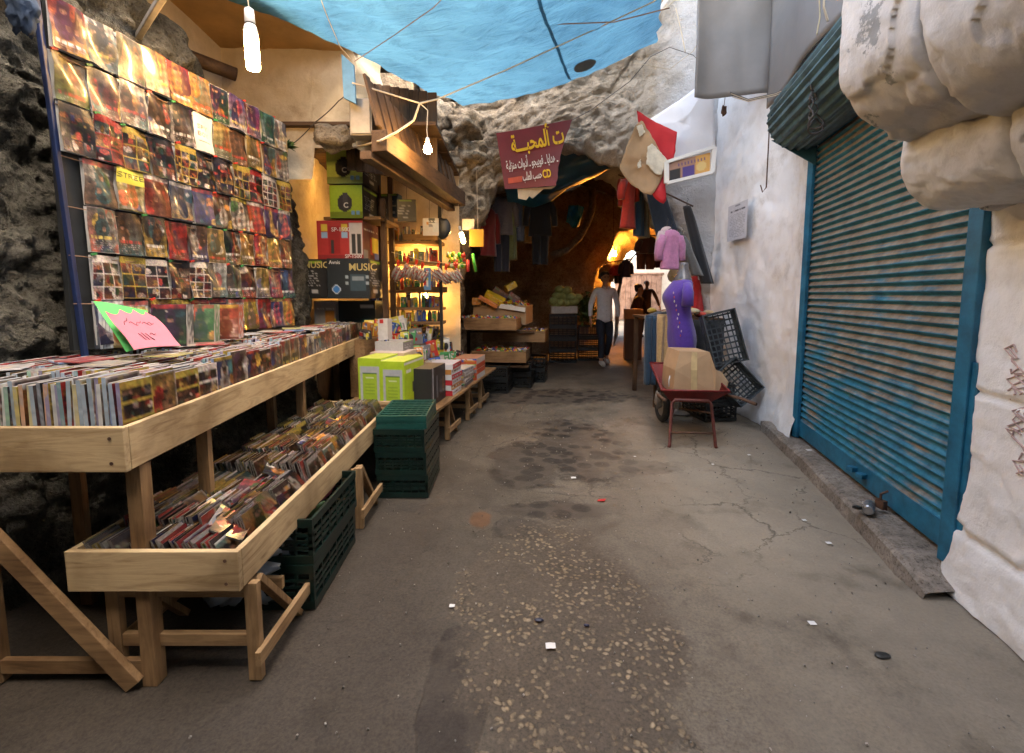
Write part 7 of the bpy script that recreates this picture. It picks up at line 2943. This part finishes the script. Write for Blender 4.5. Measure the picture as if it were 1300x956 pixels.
# ------------------------------------------------------------------ people
def skinm(name, joints, edges, m, parent, root, sub=2):
    names = list(joints)
    idx = {n: i for i, n in enumerate(names)}
    me = bpy.data.meshes.new(name)
    me.from_pydata([joints[n][0] for n in names], [(idx[a], idx[b]) for a, b in edges], [])
    ob = bpy.data.objects.new(name, me)
    col.objects.link(ob)
    ob.modifiers.new('skin', 'SKIN')
    for n in names:
        sv = me.skin_vertices[0].data[idx[n]]
        r_ = joints[n][1]
        sv.radius = r_ if isinstance(r_, tuple) else (r_, r_)
        sv.use_root = (n == root)
    s_ = ob.modifiers.new('sub', 'SUBSURF')
    s_.levels = s_.render_levels = sub
    dg = bpy.context.evaluated_depsgraph_get()
    me2 = bpy.data.meshes.new_from_object(ob.evaluated_get(dg))
    bpy.data.objects.remove(ob)
    me2.materials.clear()
    me2.materials.append(m)
    me2.polygons.foreach_set('use_smooth', [True] * len(me2.polygons))
    ob = bpy.data.objects.new(name, me2)
    col.objects.link(ob)
    ob.parent = parent
    return ob


def hand_joints(J, E, side, wrist, palm, curl=.5):
    p = Vector(palm)
    J['palm' + side] = (tuple(p), (.030, .018))
    E.append(('wrist' + side, 'palm' + side))
    sx = -1 if side == 'L' else 1
    for k, (dy, L) in enumerate(((-.028, .065), (-.010, .078), (.010, .072), (.027, .056))):
        a = p + Vector((0, dy * .7, -.035))
        b = a + Vector((-sx * .008, dy * .3, -L * .5))
        c_ = b + Vector((-sx * .02 * curl, 0, -L * .5))
        J[f'f{k}a{side}'], J[f'f{k}b{side}'], J[f'f{k}c{side}'] = (tuple(a), .011), (tuple(b), .0085), (tuple(c_), .0065)
        E += [('palm' + side, f'f{k}a{side}'), (f'f{k}a{side}', f'f{k}b{side}'), (f'f{k}b{side}', f'f{k}c{side}')]
    a = p + Vector((-sx * .01, -.035, .005))
    b = a + Vector((-sx * .01, -.018, -.035))
    J['th' + side], J['ti' + side] = (tuple(a), .011), (tuple(b), .008)
    E += [('palm' + side, 'th' + side), ('th' + side, 'ti' + side)]


def person(loc, rz, label, top_m, low_m, shoe_m, legs, arms, skin_m=SKIN, jacket=False, hair=True, lean=(0, 0), sc_=1.0):
    """legs: dict side -> (knee, ankle, toe); arms: side -> (elbow, wrist)"""
    lx, ly = lean
    J = {'pelvis': ((0, 0, .93), (.10, .08)), 'belly': ((lx * .3, ly * .3, 1.08), (.105, .08)), 'chest': ((lx * .8, ly * .8, 1.30), (.130, .09)), 'neckb': ((lx, ly, 1.465), (.058, .058)),
         'neck': ((lx, ly - .01, 1.53), (.052, .054)), 'jaw': ((lx, ly - .035, 1.580), (.062, .070)), 'skull': ((lx, ly - .015, 1.66), (.074, .090)), 'crown': ((lx, ly, 1.725), (.055, .065))}
    E = [('pelvis', 'belly'), ('belly', 'chest'), ('chest', 'neckb'), ('neckb', 'neck'), ('neck', 'jaw'), ('jaw', 'skull'), ('skull', 'crown')]
    sh, se = {'belly': J['belly'], 'chest': J['chest'], 'hem': ((0, 0, .79), (.185, .155)), 'mid': ((0, 0, .94), (.165, .138)), 'col': ((lx, ly, 1.49), (.070, .066))}, [('hem', 'mid'), ('mid', 'belly'), ('belly', 'chest'), ('chest', 'col')]
    sh['belly'] = (J['belly'][0], (.155, .125))
    sh['chest'] = (J['chest'][0], (.170, .125))
    if jacket:
        sh['hem'] = ((0, 0, .80), (.17, .13))
    tr, te = {'waist': ((0, 0, .96), (.118, .092)), 'seat': ((0, .01, .89), (.13, .105))}, [('waist', 'seat')]
    for s_, sx in (('L', -1), ('R', 1)):
        el, wr = arms[s_]
        shd = Vector((sx * .175 + lx, ly, 1.425))
        J['sho' + s_], J['elb' + s_], J['wrist' + s_] = (tuple(shd), .052), (el, .037), (wr, .026)
        E += [('chest', 'sho' + s_), ('sho' + s_, 'elb' + s_), ('elb' + s_, 'wrist' + s_)]
        wv = Vector(wr)
        pm_v = wv + (wv - Vector(el)).normalized() * .07
        hand_joints(J, E, s_, wr, pm_v)
        sh['sho' + s_] = (tuple(shd + Vector((0, 0, .005))), .068)
        sh['elb' + s_] = (el, .052)
        cuff = Vector(el).lerp(Vector(wr), .94)
        sh['cuf' + s_] = (tuple(cuff), .040)
        se += [('chest', 'sho' + s_), ('sho' + s_, 'elb' + s_), ('elb' + s_, 'cuf' + s_)]
        kn, an, toe = legs[s_]
        J['hip' + s_], J['kne' + s_], J['ank' + s_], J['toe' + s_] = ((sx * .08, 0, .88), .068), (kn, .050), (an, .038), (toe, (.038, .026))
        E += [('pelvis', 'hip' + s_), ('hip' + s_, 'kne' + s_), ('kne' + s_, 'ank' + s_), ('ank' + s_, 'toe' + s_)]
        tr['hip' + s_] = ((sx * .09, .0, .86), .098)
        tr['thi' + s_] = (tuple(Vector((sx * .09, 0, .86)).lerp(Vector(kn), .5)), .085)
        tr['kne' + s_] = (kn, .068)
        cf = Vector(kn).lerp(Vector(an), .93)
        tr['cuf' + s_] = (tuple(cf), .056)
        te += [('seat', 'hip' + s_), ('hip' + s_, 'thi' + s_), ('thi' + s_, 'kne' + s_), ('kne' + s_, 'cuf' + s_)]
    t = thing('person', (0, 0, 0), label, 'person')
    skinm('body', J, E, skin_m, t, 'pelvis')
    skinm('shirt' if not jacket else 'jacket', sh, se, top_m, t, 'chest')
    skinm('trousers', tr, te, low_m, t, 'waist')
    if not jacket:
        mb = MB()
        for sx in (-1, 1):
            mb.add([(lx, ly - .112, 1.455), (lx + sx * .055, ly - .075, 1.50), (lx + sx * .075, ly - .088, 1.465), (lx + sx * .030, ly - .122, 1.425)], [(0, 1, 2, 3), (3, 2, 1, 0)], (.5, .5, .5))
        for q in range(6):
            mb.blob((lx * .8, ly - .128 - .012 * (q in (1, 2)), 1.38 - .085 * q), (.006, .004, .006), 6, 5, 0, colr=(.3, .3, .3))
        mb.build('collar_and_buttons', PRINTM, t, local=True)
    for s_ in 'LR':
        kn, an, toe = [Vector(v) for v in legs[s_]]
        d = (toe - an)
        mb = MB()
        heel = Vector((an.x, an.y + .03, max(.035, toe.z + (an.z - toe.z) * .45)))
        mb.tube([heel, heel.lerp(toe, .4) + Vector((0, 0, .006)), toe + Vector((0, -.01, 0)), toe + (toe - heel).normalized() * .05], [.040, .048, .044, .022], 12)
        mb.build('shoe', shoe_m, t, smooth=True, local=True)
    hx, hy = lx, ly
    if hair:
        mb = MB()
        mb.blob((hx, hy + .028, 1.715), (.088, .098, .066), 20, 14, .12, 5, 3)
        mb.blob((hx, hy + .055, 1.66), (.084, .060, .085), 16, 10, .12, 5, 4)
        mb.build('hair', HAIR, t, smooth=True, local=True)
    else:
        mb = MB()
        mb.blob((hx, hy + .05, 1.66), (.082, .06, .06), 16, 10, .12, 5, 4)
        mb.build('hair', mat('grey_hair', (.10, .095, .09), .8), t, smooth=True, local=True)
    mb = MB()
    mb.blob((hx, hy - .105, 1.625), (.013, .018, .022), 8, 6, 0)
    for sx in (-1, 1):
        mb.blob((hx + sx * .077, hy - .01, 1.64), (.010, .018, .030), 8, 6, 0)
    mb.build('nose_and_ears', skin_m, t, smooth=True, local=True)
    mb = MB()
    for sx in (-1, 1):
        mb.blob((hx + sx * .030, hy - .088, 1.652), (.014, .008, .007), 8, 6, 0)
        mb.box((hx + sx * .030, hy - .090, 1.672), (.034, .008, .007))
    mb.build('eyes_and_brows', HAIR, t, smooth=True, local=True)
    mb = MB()
    mb.blob((hx, hy - .094, 1.592), (.022, .006, .006), 8, 6, 0)
    mb.build('mouth', mat('lips', (.22, .07, .055), .6), t, smooth=True, local=True)
    t.location = loc
    t.rotation_euler = (0, 0, rz)
    t.scale = (sc_, sc_, sc_)
    return t


WSH = mat('white_shirt_cotton', (.78, .76, .77), .85, var=.12, scale=20, bump=.5)
JEAN = mat('dark_denim', (.018, .024, .040), .85, var=.3, scale=20, bump=.3)
WSHOE = mat('white_shoe', (.6, .58, .55), .6)
BSHOE = mat('black_shoe', (.02, .018, .016), .5)
BJ = mat('dark_brown_wool', (.045, .018, .010), .85, var=.3, scale=20, bump=.4)
BLK = mat('black_trouser_cloth', (.010, .010, .012), .9)
loc1 = Vector((1.76, 9.0, 0))
person(loc1, R(6), 'young man in a white shirt and dark jeans walking out of the passage', WSH, JEAN, WSHOE,
       {'L': ((-.10, -.16, .50), (-.11, -.20, .10), (-.11, -.35, .045)), 'R': ((.10, -.02, .49), (.11, .20, .13), (.11, .08, .035))},
       {'L': ((-.27, .02, 1.14), (-.29, -.06, .90)), 'R': ((.26, .03, 1.14), (.28, .05, .89))})
person(Vector((4.22, 14.9, 0)), R(-4), 'older man in a dark brown jacket walking at the far daylight end', BJ, BLK, BSHOE,
       {'L': ((-.12, -.10, .50), (-.13, -.06, .09), (-.13, -.20, .035)), 'R': ((.10, -.04, .49), (.11, .16, .12), (.11, .04, .035))},
       {'L': ((-.34, .04, 1.18), (-.42, -.04, .93)), 'R': ((.32, .04, 1.18), (.40, -.02, .93))}, jacket=True, hair=False, sc_=1.02)
person(Vector((2.62, 10.3, 0)), R(60), 'person in a dark jacket bending beside the walking young man', BJ, BLK, BSHOE,
       {'L': ((-.10, -.12, .48), (-.11, .0, .09), (-.11, -.15, .035)), 'R': ((.10, -.10, .48), (.11, .02, .09), (.11, -.13, .035))},
       {'L': ((-.24, -.28, 1.10), (-.20, -.42, .95)), 'R': ((.24, -.28, 1.10), (.20, -.42, .95))}, jacket=True, lean=(0, -.16), sc_=.88)
mb = MB()
mb.artbox((2.50, 9.75, .42), (.34, .3, .84), R(-8), colr=(.10, .035, .01))
mb.artbox((2.50, 9.75, .94), (.36, .32, .20), R(-8), front=flat_im((.50, .17, .03)), side=flat_im((.4, .13, .02)), top=flat_im((.45, .2, .05)), colr=(.4, .14, .03))
mb.build('stacked_cartons', PRINTM, None, 'orange carton on a brown one beside the young man in white', 'cartons')

# ------------------------------------------------------------------ litter, weeds, small things


def G(px, py, z=0.0):
    x = (px - 650) / F
    yv = (433 - py) / F
    c, s = math.cos(PITCH), math.sin(PITCH)
    dz = -s + c * yv
    t_ = (z - HC) / dz
    return Vector((x * t_, (c + s * yv) * t_, z))


PAPER = mat('litter_paper', (.65, .64, .62), .8, var=.1)
for i, (px, py, s_, lb) in enumerate([(699, 821, .019, 'small white card scrap on the pebbled concrete'), (728, 607, .018, 'white scrap lying on the dark paving patch'), (574, 770, .012, 'tiny white scrap near the dark patch'),
                                      (1031, 792, .014, 'white scrap near the lower right of the alley'), (1021, 661, .012, 'pale scrap in front of the doorstep'), (1052, 690, .014, 'pale twisted scrap before the step'),
                                      (951, 578, .012, 'white scrap by the white wall'), (1027, 572, .020, 'pale paper lying on the far end of the doorstep'), (905, 590, .010, 'white scrap in front of the wheelbarrow'), (806, 580, .010, 'tiny pale scrap in the alley centre')]):
    p = G(px, py, .09 if px == 1027 else 0)
    mb = MB()
    im_n = 5
    vs_ = [p + Vector((s_ * (a - 2) * .5, s_ * .8 * (b_ - 2) * .5, .004 + s_ * .25 * abs(mn.noise(Vector((a * .9, b_ * .9, i)))))) for b_ in range(5) for a in range(5)]
    mb.add(vs_, [(b_ * 5 + a, b_ * 5 + a + 1, (b_ + 1) * 5 + a + 1, (b_ + 1) * 5 + a) for b_ in range(4) for a in range(4)])
    mb.build('paper_scrap', PAPER, None, lb, 'litter', 'scraps of litter on the ground')
p = G(763, 636)
mb = MB()
mb.add([p + Vector(v) for v in ((-.03, -.01, .003), (.02, -.015, .006), (.035, .01, .012), (-.01, .02, .004))], [(0, 1, 2, 3)])
mb.build('red_scrap', mat('red_litter', (.5, .02, .02), .5), None, 'small red scrap lying in the middle of the alley', 'litter')
for (px, py, s_, c_, lb) in ((684, 788, .02, (.02, .022, .04), 'flattened dark blue bottle cap in the pebbled concrete'), (745, 795, .012, (.02, .02, .05), 'small dark blue scrap right of the bottle cap'), (1120, 833, .03, (.02, .02, .018), 'dark oily scrap at the lower right'), (1003, 651, .008, (.1, .08, .06), 'brown pebble before the doorstep')):
    p = G(px, py)
    mb = MB()
    mb.blob(p + Vector((0, 0, .004)), (s_, s_ * .6, .006), 12, 6, .3, 3, px, c_)
    mb.build('debris', PLAST, None, lb, 'debris', 'dark debris on the ground', smooth=True)
# crushed can on the step
p = G(1103, 648, .115)
mb = MB()
M = Euler((PI / 2, .2, -.7)).to_matrix()
mb.lathe([(.001, -.055), (.022, -.055), (.030, -.045), (.026, -.01), (.031, .02), (.029, .045), (.022, .055), (.001, .055)], p + Vector((0, 0, .018)), 14, (.45, .45, .46), M=M)
mb.build('crushed_can', mat('can_metal', (.45, .45, .46), .3, .8, .4), None, 'crushed silver can lying on the doorstep beside the shutter lock', 'can')
mb = MB()
mb.box(p + Vector((-.05, .02, .008)), (.06, .03, .014), (0, .2, .5), (.02, .02, .02))
mb.box(p + Vector((.03, .05, .016)), (.05, .03, .012), (.2, .1, .2), (.5, .5, .5))
mb.build('flattened_packet', PLAST, None, 'flattened black and white packet beside the crushed can', 'packet')
# pebbles and grit
mb = MB()
for k in range(900):
    x, y_ = rng.uniform(-1.0, 2.2), rng.uniform(1.2, 5.5)
    if x > 1.75 + .22 * (y_ - 1.8):
        continue
    s_ = rng.uniform(.002, .006)
    c_ = rng.uniform(.08, .35)
    mb.box((x, y_, .002), (s_, s_ * 1.3, s_), (rng.uniform(0, 3), 0, rng.uniform(0, 3)), (c_, c_ * .9, c_ * .78))
mb.build('grit', PRINTM, None, 'scattered grit and crumbs of mortar over the alley', 'grit', kind='stuff')


def weed(c, n, s_, label):
    mb = MB()
    for k in range(n):
        a = rng.normal(0, 1, 3)
        a[2] = abs(a[2]) + .3
        a /= np.linalg.norm(a)
        q = Vector(a) * rng.uniform(.2, 1) * s_
        sd_ = Vector(np.cross(a, rng.normal(0, 1, 3)))
        sd_.normalize()
        L_ = Vector(a) * .05 + Vector((0, 0, -.02))
        base = Vector(c) + q
        mb.add([base - L_, base - sd_ * .012, base + L_, base + sd_ * .012], [(0, 1, 2, 3)])
    mb.build('weed', LEAF, None, label, 'weed')


weed(P(600, 140, 6.5), 200, .16, 'yellow green weeds growing on the ledge below the tarpaulin')
weed(P(860, 12, 7.0), 260, .25, 'dry weeds growing on the pale ruined masonry')
weed(P(364, 188, 3.9), 60, .05, 'small tuft of moss on top of the rock pillar')
# blue knotted cloth at the upper left
mb = MB()
mb.blob(P(28, 12, 1.95), (.045, .04, .08), 18, 14, .6, 3, 7)
mb.build('knotted_cloth', mat('blue_rag', (.04, .07, .13), .9, var=.5, bump=.5), None, 'knotted blue rag tied at the top left corner of the disc board', 'rag', smooth=True)
